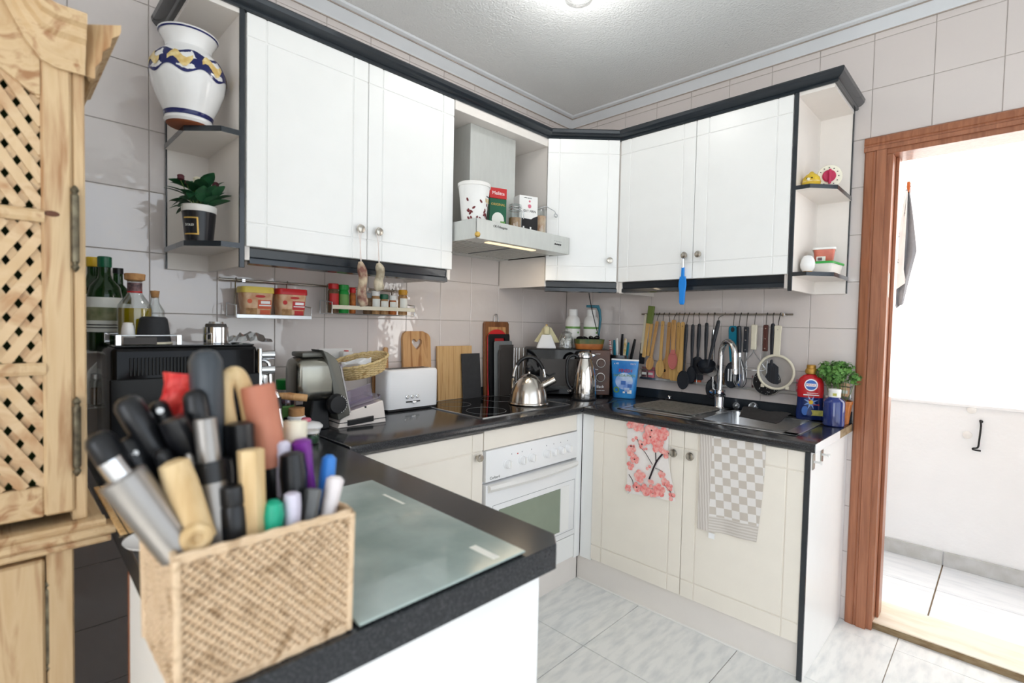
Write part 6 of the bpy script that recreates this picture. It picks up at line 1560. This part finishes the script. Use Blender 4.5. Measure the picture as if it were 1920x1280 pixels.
bottle('vinegar_bottle', 'dark bottle with a pale label at the back of the rack', (p_.x, p_.y, TZ_), [(.030, 0), (.033, .004), (.033, .16), (.028, .18), (.013, .20), (.012, .235)], 'glass_green', [('cap', [(.0135, .233), (.0135, .25), (0, .251)], 'black_plastic'), ('paper_label', [(.0334, .04), (.0334, .14)], 'label_white')])
t = thing('rack_jar', 'glass jar with a steel lid inside the wire rack', 'jar', (.150, -2.345, Zt+RT-.157)); obj('jar_body', lathe(bm_new(), [(.030, 0), (.033, .003), (.033, .07), (.028, .078)], 24), 'glass', t, True); obj('lid', lathe(bm_new(), [(.030, .078), (.030, .092), (0, .094)], 24), 'steel', t, True); obj('contents', lathe(bm_new(), [(.030, .003), (.031, .05), (0, .052)], 20), 'brown_spice', t, True)
t = thing('sugar_bag', 'white folded paper bag on the lower tier of the rack', 'bag', (.085, -2.345, Zt+RT-.157)); obj('bag', loft(bm_new(), [[(a*k, b*k, z) for a, b in rrect(.05, .09, .01, 3)] for z, k in ((0, 1), (.06, 1), (.10, .6), (.125, .15))]), 'white_matt', t, 40)
# jars between the machine and the slicer
def cj(u, x, z=HZ+.03): return pu(u, 0, x, z)
p_ = cj(536, .13)
t = thing('preserve_jar', 'glass jar with a bright green lid behind the steam wand', 'jar', (p_.x, p_.y, Zt))
obj('jar_body', lathe(bm_new(), [(.033, 0), (.036, .004), (.036, .12), (.031, .135)], 24), 'glass', t, True); obj('contents', lathe(bm_new(), [(.033, .004), (.034, .085), (0, .087)], 20), 'orange_spice', t, True); obj('lid', lathe(bm_new(), [(.034, .135), (.035, .138), (.035, .168), (.033, .17), (0, .17)], 24), 'green_bright', t, True)
p_ = cj(536, .22)
t = thing('herb_jar', 'short jar with a green label and dark window', 'jar', (p_.x, p_.y, Zt))
obj('jar_body', lathe(bm_new(), [(.026, 0), (.028, .003), (.028, .085), (.024, .09)], 24), 'label_green', t, True); obj('lid', lathe(bm_new(), [(.026, .09), (.026, .112), (0, .113)], 20), 'clear_plastic', t, True); mkbox('label_window', 'ink', t, .016, .0285, -.016, .010, .02, .05, 0)
p_ = cj(556, .30)
t = thing('cork_jar', 'round jar with a thick wooden lid', 'jar', (p_.x, p_.y, Zt))
obj('jar_body', lathe(bm_new(), [(.026, 0), (.030, .004), (.030, .058), (.026, .062)], 24), 'ceramic', t, True); obj('lid', lathe(bm_new(), [(.024, .062), (.026, .064), (.026, .088), (.024, .09), (0, .09)], 24), 'cork', t, True)
p_ = cj(574, .38)
t = thing('lidded_dish', 'white ceramic dish with a pink knobbed lid', 'dish', (p_.x, p_.y, Zt))
obj('dish', lathe(bm_new(), [(.036, 0), (.040, .004), (.048, .03), (.050, .034)], 32), 'ceramic', t, True); ld = obj('lid', lathe(bm_new(), [(.053, .034), (.053, .039), (.044, .048), (.02, .054), (0, .055)], 32), 'ceramic', t, True); obj('lid_knob', lathe(bm_new(), [(.012, .054), (.016, .060), (.012, .066), (0, .067)], 16, sx=1.3), 'label_pink', ld, True)
p_ = cj(612, .26)
t = thing('wooden_box', 'small wooden spice box half under the slicer', 'box', (p_.x+.0, p_.y-.085, Zt), .2); mkbox('box_body', 'beech', t, -.03, .03, -.025, .025, 0, .03, .002); mkbox('box_lid', 'beech', t, -.031, .031, -.026, .026, .0305, .038, .002)
p_ = cj(600, .47)
t = thing('pickle_jar', 'small glass jar of green herbs at the worktop joint', 'jar', (p_.x-.0, p_.y-.03, Zt)); obj('jar_body', lathe(bm_new(), [(.024, 0), (.026, .003), (.026, .03), (.022, .034)], 20), 'glass', t, True); obj('contents', lathe(bm_new(), [(.022, .003), (.024, .026), (0, .028)], 16), 'leaf_dark', t, True); obj('lid', lathe(bm_new(), [(.025, .034), (.025, .042), (0, .043)], 20), 'white_plastic', t, True)
t = thing('white_mug', 'white ribbed mug behind the basket of handles', 'mug', (.62, -2.05, Zt), 0)
obj('mug_body', lathe(bm_new(), [(.036, 0), (.040, .004), (.044, .085), (.045, .09), (.041, .088), (.037, .008), (0, .006)], 28, cap=False), 'ceramic', t, True); mktube('handle', 'ceramic', t, spline([(.02, .038, .07), (.035, .062, .068), (.04, .07, .045), (.03, .055, .022), (.018, .036, .02)], 4), .005, 8)
# ================================================================== foreground
# ------------------------------------------------------------------ glass cutting board
mat('board_glass', (142, 158, 153), rough=.14, c2=(176, 190, 185), scale=7, detail=6, ramp=(.35, .72), coat=.4)  # pale clouds in the colour stand in for soft reflections
t = thing('glass_board', 'large greenish glass cutting board on the peninsula', 'glass board', (0, 0, Zt))
obj('plate', prism(bm_new(), [(.951, -1.928), (1.474, -1.936), (1.474, -2.246), (.951, -2.250)], .002, .0065, .0012), 'board_glass', t)
for x, y in ((.97, -1.95), (1.455, -1.955), (1.455, -2.23), (.97, -2.23)): obj('rubber_foot', lathe(bm_new(), [(.007, 0), (.007, .0022)], 12), 'clear_plastic', t, loc=(x, y, 0))
p_ = onl(930, 1058, HZ+.007); mkbox('sticker', 'label_white', t, 1.400, 1.462, -2.000, -1.985, .0065, .0069, .0001, label='pale sticker strip')
p_ = onl(757, 944, HZ+.007); mkbox('sticker', 'label_white', t, p_.x-.08, p_.x+.002, p_.y-.004, p_.y+.003, .0065, .0068, .0001)
# ------------------------------------------------------------------ woven basket
wood('rattan', (200, 172, 138), (164, 134, 100), scale=26, stretch=(1, 1, 1), rough=.6, c3=(212, 186, 154))
wood('gap_shade', (112, 86, 58), (90, 68, 46), scale=26, stretch=(1, 1, 1), rough=.8)  # dark brown painted for the shade in the weave gaps
BX0, BX1, BY0, BY1, BH = 1.305, 1.470, -2.446, -2.253, .152
t = thing('woven_basket', 'rectangular woven rattan basket full of kitchen tool handles', 'basket', ((BX0+BX1)/2, (BY0+BY1)/2, Zt))
bw, bd = BX1-BX0, BY1-BY0
def per(s_, w_, d_, r=.012):
    """point on a rounded rectangle at arc position 0..1 with outward normal"""
    P = 2*(w_+d_); s_ = (s_ % 1)*P
    for (x0, y0, dx, dy, L, nx, ny) in ((-w_/2, -d_/2, 1, 0, w_, 0, -1), (w_/2, -d_/2, 0, 1, d_, 1, 0), (w_/2, d_/2, -1, 0, w_, 0, 1), (-w_/2, d_/2, 0, -1, d_, -1, 0)):
        if s_ <= L: return (x0+dx*s_, y0+dy*s_, nx, ny)
        s_ -= L
    return (-w_/2, -d_/2, 0, -1)
NS = 118; rows_ = 29
bm = bm_new()
for j in range(rows_):
    z = .004+(BH-.010)*(j+.5)/rows_; k = .965+.035*j/rows_; pts = []; n = NS*3
    for i in range(n):
        x, y, nx, ny = per((i+.5)/n, bw*k-.006, bd*k-.006)
        ph = 2*PI*i/6+j*2.45; w_ = .0026*math.cos(ph)
        pts.append((x+nx*w_, y+ny*w_, z+.0010*math.sin(ph)))
    tube(bm, pts, .0025, 5, closed=True)
o = obj('weave', bm, 'rattan', t, True); o['kind'] = 'stuff'
mkbox('shade_liner', 'gap_shade', t, -bw/2+.0075, -bw/2+.0105, -bd/2+.011, bd/2-.011, .004, BH-.012, 0); mkbox('shade_liner', 'gap_shade', t, bw/2-.0105, bw/2-.0075, -bd/2+.011, bd/2-.011, .004, BH-.012, 0)  # added dark sheets that put shade behind the weave
mkbox('shade_liner', 'gap_shade', t, -bw/2+.011, bw/2-.011, -bd/2+.0075, -bd/2+.0105, .004, BH-.012, 0); mkbox('shade_liner', 'gap_shade', t, -bw/2+.011, bw/2-.011, bd/2-.0105, bd/2-.0075, .004, BH-.012, 0)
mkbox('bottom', 'rattan', t, -bw/2+.006, bw/2-.006, -bd/2+.006, bd/2-.006, 0, .005, .001)
for z, k in ((BH, 1.0), (.004, .965)):
    for dz in (-.002, .002):
        n = 120; pts = []
        for i in range(n):
            x, y, nx, ny = per((i+.5)/n, bw*k-.006, bd*k-.006); pts.append((x+nx*.0012, y+ny*.0012, z+dz+.0008*math.sin(i*1.3+dz*900)))
        obj('border_strand', tube(bm_new(), pts, .0034, 6, closed=True), 'rattan', t, True)
for sx in (-1, 1):
    for sy in (-1, 1): mktube('corner_strand', 'rattan', t, [(sx*(bw/2-.004), sy*(bd/2-.004), .002), (sx*(bw/2-.002), sy*(bd/2-.002), BH)], .0045, 8)
# ------------------------------------------------------------------ tool handles in the basket
mat('handle_black', (22, 23, 26), rough=.32, var=.15); mat('handle_slate', (58, 64, 70), rough=.45, var=.1); mat('handle_wood', (216, 190, 146), rough=.6, c2=(192, 160, 112), scale=6, stretch=(10, 10, 1)); mat('handle_copper', (190, 122, 96), rough=.5, c2=(172, 104, 80), scale=14)
mat('handle_purple', (120, 44, 142), rough=.35, var=.1); mat('handle_blue', (52, 128, 210), rough=.4, var=.08); mat('handle_green', (16, 160, 126), rough=.4, var=.06); mat('handle_lilac', (206, 200, 216), rough=.4, var=.04); mat('handle_grey', (98, 100, 100), rough=.5, var=.1); mat('handle_white', (228, 220, 220), rough=.45, var=.03); mat('handle_steel', (150, 146, 142), rough=.36, metal=.85, var=.08); mat('foil_red', (224, 44, 44), rough=.35, c2=(240, 90, 80), scale=60, bump=.5)
GB = 'tool handles in the rattan basket'
def tool(name, label, top, low, xt, xl, prof, m, flat_=1.0, n=12, extra=None, cat='kitchen tool'):
    """a handle seen from photo pixel `top` (at depth x=xt) down to pixel `low` (x=xl), then on into the basket"""
    A = hit(top[0], top[1], 0, xt); B = hit(low[0], low[1], 0, xl); d_ = (B-A); L = d_.length; d_.normalize()
    t = thing(name, label, cat, tuple(B), 0, GB)
    P = [(A-B)+d_*L*f for f, r in prof]; rr = [r*1.1 for f, r in prof]
    obj('handle', tube(bm_new(), P, rr, n, flat=flat_), m, t, True)
    # shank down to the basket floor
    floor = HZ+.012; k = (floor-B.z)/d_.z if d_.z < 0 else 0
    E_ = B+d_*k*.96
    E_.x = min(max(E_.x, BX0+.022), BX1-.022); E_.y = min(max(E_.y, BY0+.022), BY1-.022); E_.z = max(E_.z, floor)
    obj('shank', tube(bm_new(), [(0, 0, 0), tuple(E_-B)], [min(rr[-1], .006)]*2, 8), 'steel', t, True)
    if extra: extra(t, A-B, d_, L)
    return t
def rnd_prof(r, f0=0): return [(0, r*.35), (.02, r*.7), (.07, r*.95), (.25, r), (.6, r*.92), (1, r*.8)]
def rivet(at):
    def f(t, A, d_, L):
        o = obj('rivet', lathe(bm_new(), [(.0042, 0), (.0035, .0016), (0, .002)], 12), 'print_white', t, True)
        v = (CP-(Vector(t.location)+A+d_*L*at)).normalized(); o.location = A+d_*L*at+v*.0125; o.rotation_euler = v.to_track_quat('Z', 'Y').to_euler()
    return f
tool('chef_knife', 'black knife handle leaning furthest out of the basket over the worktop', (178, 812), (318, 1022), 1.36, 1.39, rnd_prof(.0165), 'handle_black', .8)
tool('carving_knife', 'thick black knife handle with one pale rivet', (232, 745), (345, 925), 1.34, 1.36, rnd_prof(.0165), 'handle_black', .85, extra=rivet(.14))
tool('paring_knife', 'short black knife handle with a pale rivet beside the red foil', (293, 752), (350, 900), 1.33, 1.345, rnd_prof(.0125), 'handle_black', .8, extra=rivet(.12))
tool('bread_knife', 'black knife handle low behind the wooden spoon', (232, 822), (330, 960), 1.35, 1.375, rnd_prof(.014), 'handle_black', .8, extra=rivet(.2))
tool('black_spatula', 'blunt wide black spatula handle in front of the red foil', (322, 782), (378, 900), 1.37, 1.38, [(0, .012), (.03, .019), (.3, .020), (.7, .014), (1, .010)], 'handle_black', .7)
# red foil packet
A = hit(328, 742, 0, 1.325); t = thing('red_foil_packet', 'crinkled red foil packet sticking up among the black handles', 'packet', tuple(A), 0, rot=(0, .15, R90)); rnd = random.Random(8)
rows = [[(-.017+.034*i/6+.004*math.sin(j*1.1), rnd.uniform(-.003, .003), .028-.125*j/9) for i in range(7)] for j in range(10)]
sheet('foil', rows, 'foil_red', t, .001)
tool('large_slate_handle', 'tall broad slate grey handle with a rounded end', (384, 655), (398, 925), 1.34, 1.355, [(0, .006), (.02, .016), (.08, .0225), (.3, .0225), (.7, .020), (1, .015)], 'handle_slate', .75)
tool('vegetable_peeler', 'slim black handle in front of the slate grey one', (364, 730), (388, 900), 1.36, 1.37, rnd_prof(.0125), 'handle_black')
def collar(t, A, d_, L): obj('black_collar', tube(bm_new(), [A+d_*L*.34, A+d_*L*.50], .0165, 14), 'handle_black', t, True)
tool('stick_blender_rod', 'polished steel rod with a black collar', (384, 783), (410, 1022), 1.40, 1.42, [(0, .008), (.01, .011), (.34, .0115), (.36, .0145), (1, .0155)], 'handle_steel', extra=collar)
# pale wooden loop
A1 = hit(420, 735, 0, 1.345); A2 = hit(461, 738, 0, 1.345); top = hit(440, 701, 0, 1.345); b1 = hit(440, 850, 0, 1.36); b2 = hit(478, 840, 0, 1.36)
t = thing('wooden_loop', 'pale wooden loop handle bent like a hoop', 'kitchen tool', tuple(b1), 0, GB)
obj('loop', tube(bm_new(), [p-b1 for p in spline([b1, A1, top, A2, b2], 8)], .0105, 12), 'handle_wood', t, True); 
for b_ in (b1, b2): mktube('leg', 'handle_wood', t, [b_-b1, Vector((min(max(b_.x, BX0+.03), BX1-.03), min(max(b_.y+.002, BY0+.03), BY1-.03), HZ+.02))-b1], .008, 8)
tool('slanted_handle', 'black handle with a slanted cut end', (447, 790), (456, 935), 1.37, 1.385, [(0, .010), (.04, .020), (.3, .020), (.7, .016), (1, .011)], 'handle_black', .75)
def blackend(t, A, d_, L): obj('black_grip', tube(bm_new(), [A+d_*L*.70, A+d_*L*1.0], [.0165, .013], 14), 'handle_black', t, True)
tool('copper_brown_handle', 'thick reddish brown cylinder handle above a black grip', (482, 722), (520, 940), 1.35, 1.37, [(0, .0185), (.005, .0195), (.3, .0195), (.69, .018), (.70, .012), (1, .011)], 'handle_copper', n=18, extra=blackend)
def flutes(t, A, d_, L):
    s_ = d_.cross(Vector((0, 0, 1))).normalized()
    for k in range(5):
        o = mktube('flute', 'handle_steel', t, [A+d_*L*.02+s_*(-.014+.007*k)+Vector((.014, 0, 0))*(1-abs(k-2)*.3), A+d_*L*.95+s_*(-.011+.0055*k)+Vector((.012, 0, 0))*(1-abs(k-2)*.3)], .0024, 6)
    obj('chrome_ring', tube(bm_new(), [A-d_*.02, A+d_*.0], .011, 12), 'chrome', t, True)
tool('sharpening_steel', 'thick brushed steel fluted tube leaning out of the basket corner', (228, 893), (338, 1035), 1.42, 1.438, [(0, .018), (.02, .0195), (1, .0175)], 'handle_steel', n=18, extra=flutes)
tool('wooden_spoon', 'thick pale wooden spoon handle in front of the steel tube', (324, 862), (372, 1012), 1.42, 1.438, [(0, .006), (.04, .0135), (.3, .0155), (1, .0165)], 'handle_wood')
A = hit(368, 1008, 0, 1.452); t = thing('wooden_ring', 'round pale wooden handle end with a hole at the rim', 'kitchen tool', tuple(A), 0, GB)
obj('ring', tube(bm_new(), [(0, .0105*math.cos(2*PI*k/20), .0105*math.sin(2*PI*k/20)) for k in range(20)], .0062, 8, closed=True), 'handle_wood', t, True); mktube('stem', 'handle_wood', t, [(-.002, -.006, -.012), (-.012, -.004, -.12)], .007, 8)
tool('chopstick_bundle', 'squared light wood stick standing upright in the basket', (470, 842), (476, 1008), 1.425, 1.436, [(0, .0125), (.01, .0135), (1, .0125)], 'handle_wood', n=6)
tool('rolling_pin', 'short cream cylinder behind the purple handle', (554, 788), (548, 930), 1.345, 1.36, [(0, .0125), (.02, .0145), (1, .0135)], 'cream_plastic')
tool('purple_peeler', 'glossy purple handle with a hooked end', (563, 822), (588, 950), 1.375, 1.39, [(0, .008), (.05, .0145), (.15, .0135), (.5, .0095), (1, .008)], 'handle_purple', .8)
tool('ice_cream_scoop', 'black waisted handle in front of the purple one', (547, 846), (554, 950), 1.395, 1.405, [(0, .008), (.05, .0135), (.4, .0155), (.75, .014), (1, .016)], 'handle_black')
tool('blue_spatula', 'bright blue rounded handle near the basket corner', (618, 852), (604, 965), 1.385, 1.40, [(0, .005), (.06, .0115), (.3, .0125), (1, .010)], 'handle_blue', .7)
tool('white_scoop', 'pinkish white curved handle at the basket corner', (630, 892), (612, 975), 1.425, 1.435, [(0, .007), (.08, .0125), (.3, .012), (1, .0105)], 'handle_white', .8)
tool('green_spatula', 'mint green rounded handle above the basket rim', (513, 936), (511, 1000), 1.437, 1.442, [(0, .005), (.12, .0115), (.45, .0135), (1, .011)], 'handle_green', .8)
tool('lilac_peeler', 'pale lilac handle beside the mint green one', (548, 922), (547, 990), 1.437, 1.442, [(0, .006), (.06, .0105), (.4, .0115), (1, .0105)], 'handle_lilac', .8)
tool('grey_opener', 'grey angular handle between the lilac and white handles', (588, 915), (578, 980), 1.43, 1.437, [(0, .009), (.05, .0125), (1, .012)], 'handle_grey', .7, n=6)
tool('ribbed_opener', 'black ribbed handle beside the light wood stick', (436, 908), (441, 1020), 1.425, 1.436, [(0, .008), (.04, .0125), (.3, .0125), (.35, .0115), (.4, .0125), (.7, .0125), (1, .0115)], 'handle_black')
tool('striped_brush', 'white handle with purple rings behind the black grips', (530, 826), (532, 930), 1.375, 1.385, [(0, .005), (.06, .009), (.2, .0085), (.25, .0095), (.3, .0085), (1, .008)], 'handle_lilac')
tool('honing_rod', 'dark steel rod handle deep in the middle of the basket', (418, 855), (425, 960), 1.38, 1.395, rnd_prof(.012), 'handle_black')
tool('tongs_handle', 'black tong handle behind the wooden spoon', (300, 842), (352, 960), 1.385, 1.40, rnd_prof(.012), 'handle_black', .7)
tool('serving_fork', 'slim steel handle between the wooden spoon and the steel rod', (352, 850), (392, 985), 1.40, 1.42, [(0, .004), (.05, .0065), (1, .0055)], 'handle_steel', .6)
# ------------------------------------------------------------------ clutter left of the basket
t = thing('snack_pouch', 'blue grey pouch with a red dot beside the rattan basket', 'pouch', (1.08, -2.368, Zt), math.radians(70))
mat('pouch_grey', (66, 72, 92), rough=.4, c2=(96, 98, 112), scale=20)
obj('pouch', loft(bm_new(), [[(a, b, z) for a, b in rrect(w_, d_, d_*.45, 3)] for z, w_, d_ in ((0, .06, .03), (.02, .066, .032), (.07, .066, .018), (.10, .066, .003))]), 'pouch_grey', t, 60)
for s_ in (-1, 1): obj('red_dot', lathe(bm_new(), [(.010, 0), (.009, .002), (0, .003)], 14), 'red_plastic', t, True, loc=(.012, s_*.0165, .03), rot=(-s_*R90, 0, 0))
t = thing('bamboo_mat', 'brown slatted bamboo mat at the back edge of the peninsula', 'mat', (.80, -2.385, Zt))
for i in range(14): mkbox('slat', 'bamboo', t, -.22+i*.025, -.198+i*.025, -.03, .03, 0, .005, .001)
for y in (-.02, .02): mktube('cord', 'ink', t, [(-.22, y, .0055), (.15, y, .0055)], .0008, 5)
p_ = onl(262, 1010, HZ+.01)
t = thing('saucer', 'pale grey saucer half hidden by the rattan basket', 'saucer', (p_.x+.02, -2.372, Zt)); obj('plate', lathe(bm_new(), [(.024, 0), (.026, .002), (.050, .010), (.052, .013), (.046, .011), (.024, .005), (0, .005)], 32, cap=False), 'ceramic', t, True); obj('foot_ring', lathe(bm_new(), [(.024, 0), (.025, .002), (.022, .002)], 24), 'ceramic', t, True)
# ------------------------------------------------------------------ pine dresser (front faces +x)
PX, PY = .80, -2.447
t = thing('pine_dresser', 'pale pine dresser with lattice doors and an arched cornice', 'dresser', (PX, PY, 0), R90)
mat('inside_green', (34, 48, 26), rough=.9, c2=(70, 92, 44), scale=12); mat('hinge_metal', (120, 112, 92), rough=.4, metal=.7, c2=(70, 62, 50), scale=40); mat('knot', (96, 58, 38), rough=.7)  # inside_green puts the interior's shade and its green contents into one colour
DW = .95
ZM = .868       # top of the base part
mkbox('side_board', 'pine', t, -.022, 0, .0, .36, ZM, 1.765, .002); mkbox('side_board', 'pine', t, -DW, -DW+.022, .0, .36, ZM, 1.765, .002)
mkbox('face_frame', 'pine', t, -.0185, .0, -.004, .02, ZM, 1.765, .003); mkbox('back_board', 'inside_green', t, -DW+.022, -.022, .20, .215, ZM, 1.78, 0); mkbox('top_board', 'pine_h', t, -DW, 0, 0, .36, 1.765, 1.775, .002)
# upper door: stiles, rails, lattice
dx1 = -.019; dw = .44; st = .042; dz0, dz1 = .888, 1.755
dr = mkbox('door', 'pine', t, dx1-st, dx1, -.010, .012, dz0, dz1, .004)       # hinge stile carries the rest
mkbox('stile', 'pine', dr, dx1-dw, dx1-dw+st, -.010, .012, dz0, dz1, .004)
mkbox('bottom_rail', 'pine_h', dr, dx1-dw+st, dx1-st, -.009, .011, dz0, dz0+.055, .003)
for z in (1.158, 1.432): obj('glazing_bar', prism(bm_new(), [(-.010, z-.011), (-.014, z-.004), (-.014, z+.006), (-.010, z+.011), (.008, z+.011), (.008, z-.011)], dx1-dw+st-.004, dx1-st+.004, axis='x'), 'pine_h', dr)
pts = [(dx1-dw+st, dz1), (dx1-st, dz1), (dx1-st, 1.645)]
for k in range(9):
    f = k/8; pts.append((dx1-st-.01-f*(dw/2-st-.01), 1.645+.085*math.sin(f*R90)))
for k in range(8, -1, -1):
    f = k/8; pts.append((dx1-dw+st+.01+f*(dw/2-st-.01), 1.645+.085*math.sin(f*R90)))
pts.append((dx1-dw+st, 1.645))
obj('arched_rail', prism(bm_new(), pts, -.009, .011, 0, axis='y'), 'pine_h', dr)
def lattice(z0, z1, top_dir):
    """two crossing layers of slats; openings 15 mm apart across, 25 mm apart in height"""
    xa, xb = dx1-dw+st-.004, dx1-st+.004; w_ = .0160; ax, az = .0304, .050
    for layer, s_ in ((0, top_dir), (1, -top_dir)):
        y0 = -.004+layer*.0055
        f = lambda x, z: x/ax+s_*z/az
        vals = [f(x, z) for x in (xa, xb) for z in (z0, z1)]
        for k in range(math.ceil(min(vals)), math.floor(max(vals))+1):
            P = []
            for (x, z) in ((xa, (k-xa/ax)*az/s_), (xb, (k-xb/ax)*az/s_), ((k-s_*z0/az)*ax, z0), ((k-s_*z1/az)*ax, z1)):
                if xa-1e-6 <= x <= xb+1e-6 and z0-1e-6 <= z <= z1+1e-6: P.append((x, z))
            if len(P) < 2: continue
            P.sort(); a, b = P[0], P[-1]
            L = math.hypot(b[0]-a[0], b[1]-a[1])
            if L < .012: continue
            ux, uz = (b[0]-a[0])/L, (b[1]-a[1])/L; nx, nz = -uz*w_/2, ux*w_/2
            obj('slat', prism(bm_new(), [(a[0]-nx, a[1]-nz), (b[0]-nx, b[1]-nz), (b[0]+nx, b[1]+nz), (a[0]+nx, a[1]+nz)], y0, y0+.005, axis='y'), 'pine_diag', dr)
wood('pine_diag', (198, 166, 124), (174, 132, 90), scale=2.5, stretch=(5, 5, 5), rough=.55, c3=(206, 178, 140))
lattice(1.443, 1.715, 1); lattice(1.169, 1.421, -1); lattice(.943, 1.147, 1)
def hinge(par, x, z0, z1):
    zc = (z0+z1)/2
    h_ = mktube('hinge', 'hinge_metal', par, [(x, -.016, z0+.02), (x, -.016, z1-.02)], .0062, 10); mktube('hinge_pin', 'hinge_metal', par, [(x, -.016, z0+.016), (x, -.016, zc), (x, -.016, z1-.016)], .0044, 8)
    for z, s_ in ((z0, 1), (z1, -1)): obj('hinge_finial', lathe(bm_new(), [(0, 0), (.004, .004), (.0065, .010), (.004, .015), (.006, .020)], 10), 'hinge_metal', par, True, loc=(x, -.016, z), rot=(0 if s_ > 0 else PI, 0, 0))
hinge(dr, dx1+.003, 1.335, 1.495); hinge(dr, dx1+.003, .955, 1.105)
obj('knot', lathe(bm_new(), [(.009, 0), (.008, .0008), (0, .001)], 12, sx=1.2, sy=.6), 'knot', dr, loc=(dx1-st+.014, -.0101, 1.418+.02), rot=(R90, 0, 0))
# second upper door (mostly outside the picture)
mkbox('door', 'pine', t, -DW+.03, dx1-dw-.003, -.010, .012, dz0, dz1, .004)
# cornice: flat end that rises to an arch in the middle
cpf = [(0, 0), (.002, -.075), (.010, -.080), (.014, -.080), (.014, -.060), (.022, -.048), (.024, -.030), (.034, -.022), (.036, -.006), (.046, .0), (.048, .006), (.048, .018), (0, .018)]
def arch(x):
    f = min(1, max(0, (-x-.045)/.13)); return .20*(f*f*(3-2*f))
secs = []
for k in range(25):
    x = .0+(-DW-.0)*k/24 if False else -DW/2*k/24
    secs.append([(x, -.004-a, 1.777+b+arch(x)) for a, b in cpf])
obj('cornice', loft(bm_new(), secs), 'pine_h', t, 30)
obj('cornice_return', loft(bm_new(), [[(a, -.004-a, 1.777+b) for a, b in cpf], [(a, .36, 1.777+b) for a, b in cpf]]), 'pine', t, 30)
obj('frieze', prism(bm_new(), [(0, 1.69), (0, 1.70)]+[(-DW/2*k/24, 1.655+arch(-DW/2*k/24)) for k in range(25)]+[(-DW/2, 1.69)], -.006, .004, axis='y') if False else prism(bm_new(), [(-.001, 1.725), (-.001, 1.78)]+[(-DW/2*k/16, 1.765+arch(-DW/2*k/16)) for k in range(1, 17)]+[(-DW/2, 1.725)], -.006, .016, axis='y'), 'pine_h', t)
# waist moulding and base
for z0, z1, ox in ((.842, .858, .046), (.852, .868, .030), (.826, .842, .038)): obj('waist_moulding', prism(bm_new(), [(-.0, z0), (-ox+.004, z0), (-ox, z0+.004), (-ox, z1-.004), (-ox+.004, z1), (0, z1)], -DW-.02, ox*.8, axis='x'), 'pine_h', t)
mkbox('waist_board', 'pine_h', t, -DW-.02, .024, 0, .40, .826, .866, .003)
mkbox('base_side', 'pine', t, -.045, -.022, -.012, .38, .03, .826, .003); mkbox('base_front', 'pine', t, -.060, -.022, -.022, .004, .03, .826, .003); mkbox('plinth', 'pine_h', t, -DW, -.02, -.026, .0, 0, .10, .003)
bdr = mkbox('base_door', 'pine', t, -.062-.066, -.062, -.026, -.004, .11, .815, .004)
mkbox('rail', 'pine_h', bdr, -.50, -.128, -.025, -.005, .755, .815, .003); mkbox('rail', 'pine_h', bdr, -.50, -.128, -.025, -.005, .11, .17, .003); mkbox('panel', 'pine', bdr, -.50, -.128, -.018, -.008, .17, .755, .002)
obj('raised_panel', box(bm_new(), -.49, -.145, -.026, -.012, .19, .72, .010, 2), 'pine', bdr); hinge(bdr, -.058, .60, .775)
obj('knot', lathe(bm_new(), [(.010, 0), (.009, .0008), (0, .001)], 12, sx=1.2, sy=.6), 'knot', bdr, loc=(-.155, -.027, .735), rot=(R90, 0, 0))
mkbox('base_carcass', 'pine', t, -DW, -.06, .0, .38, .10, .82, .002)
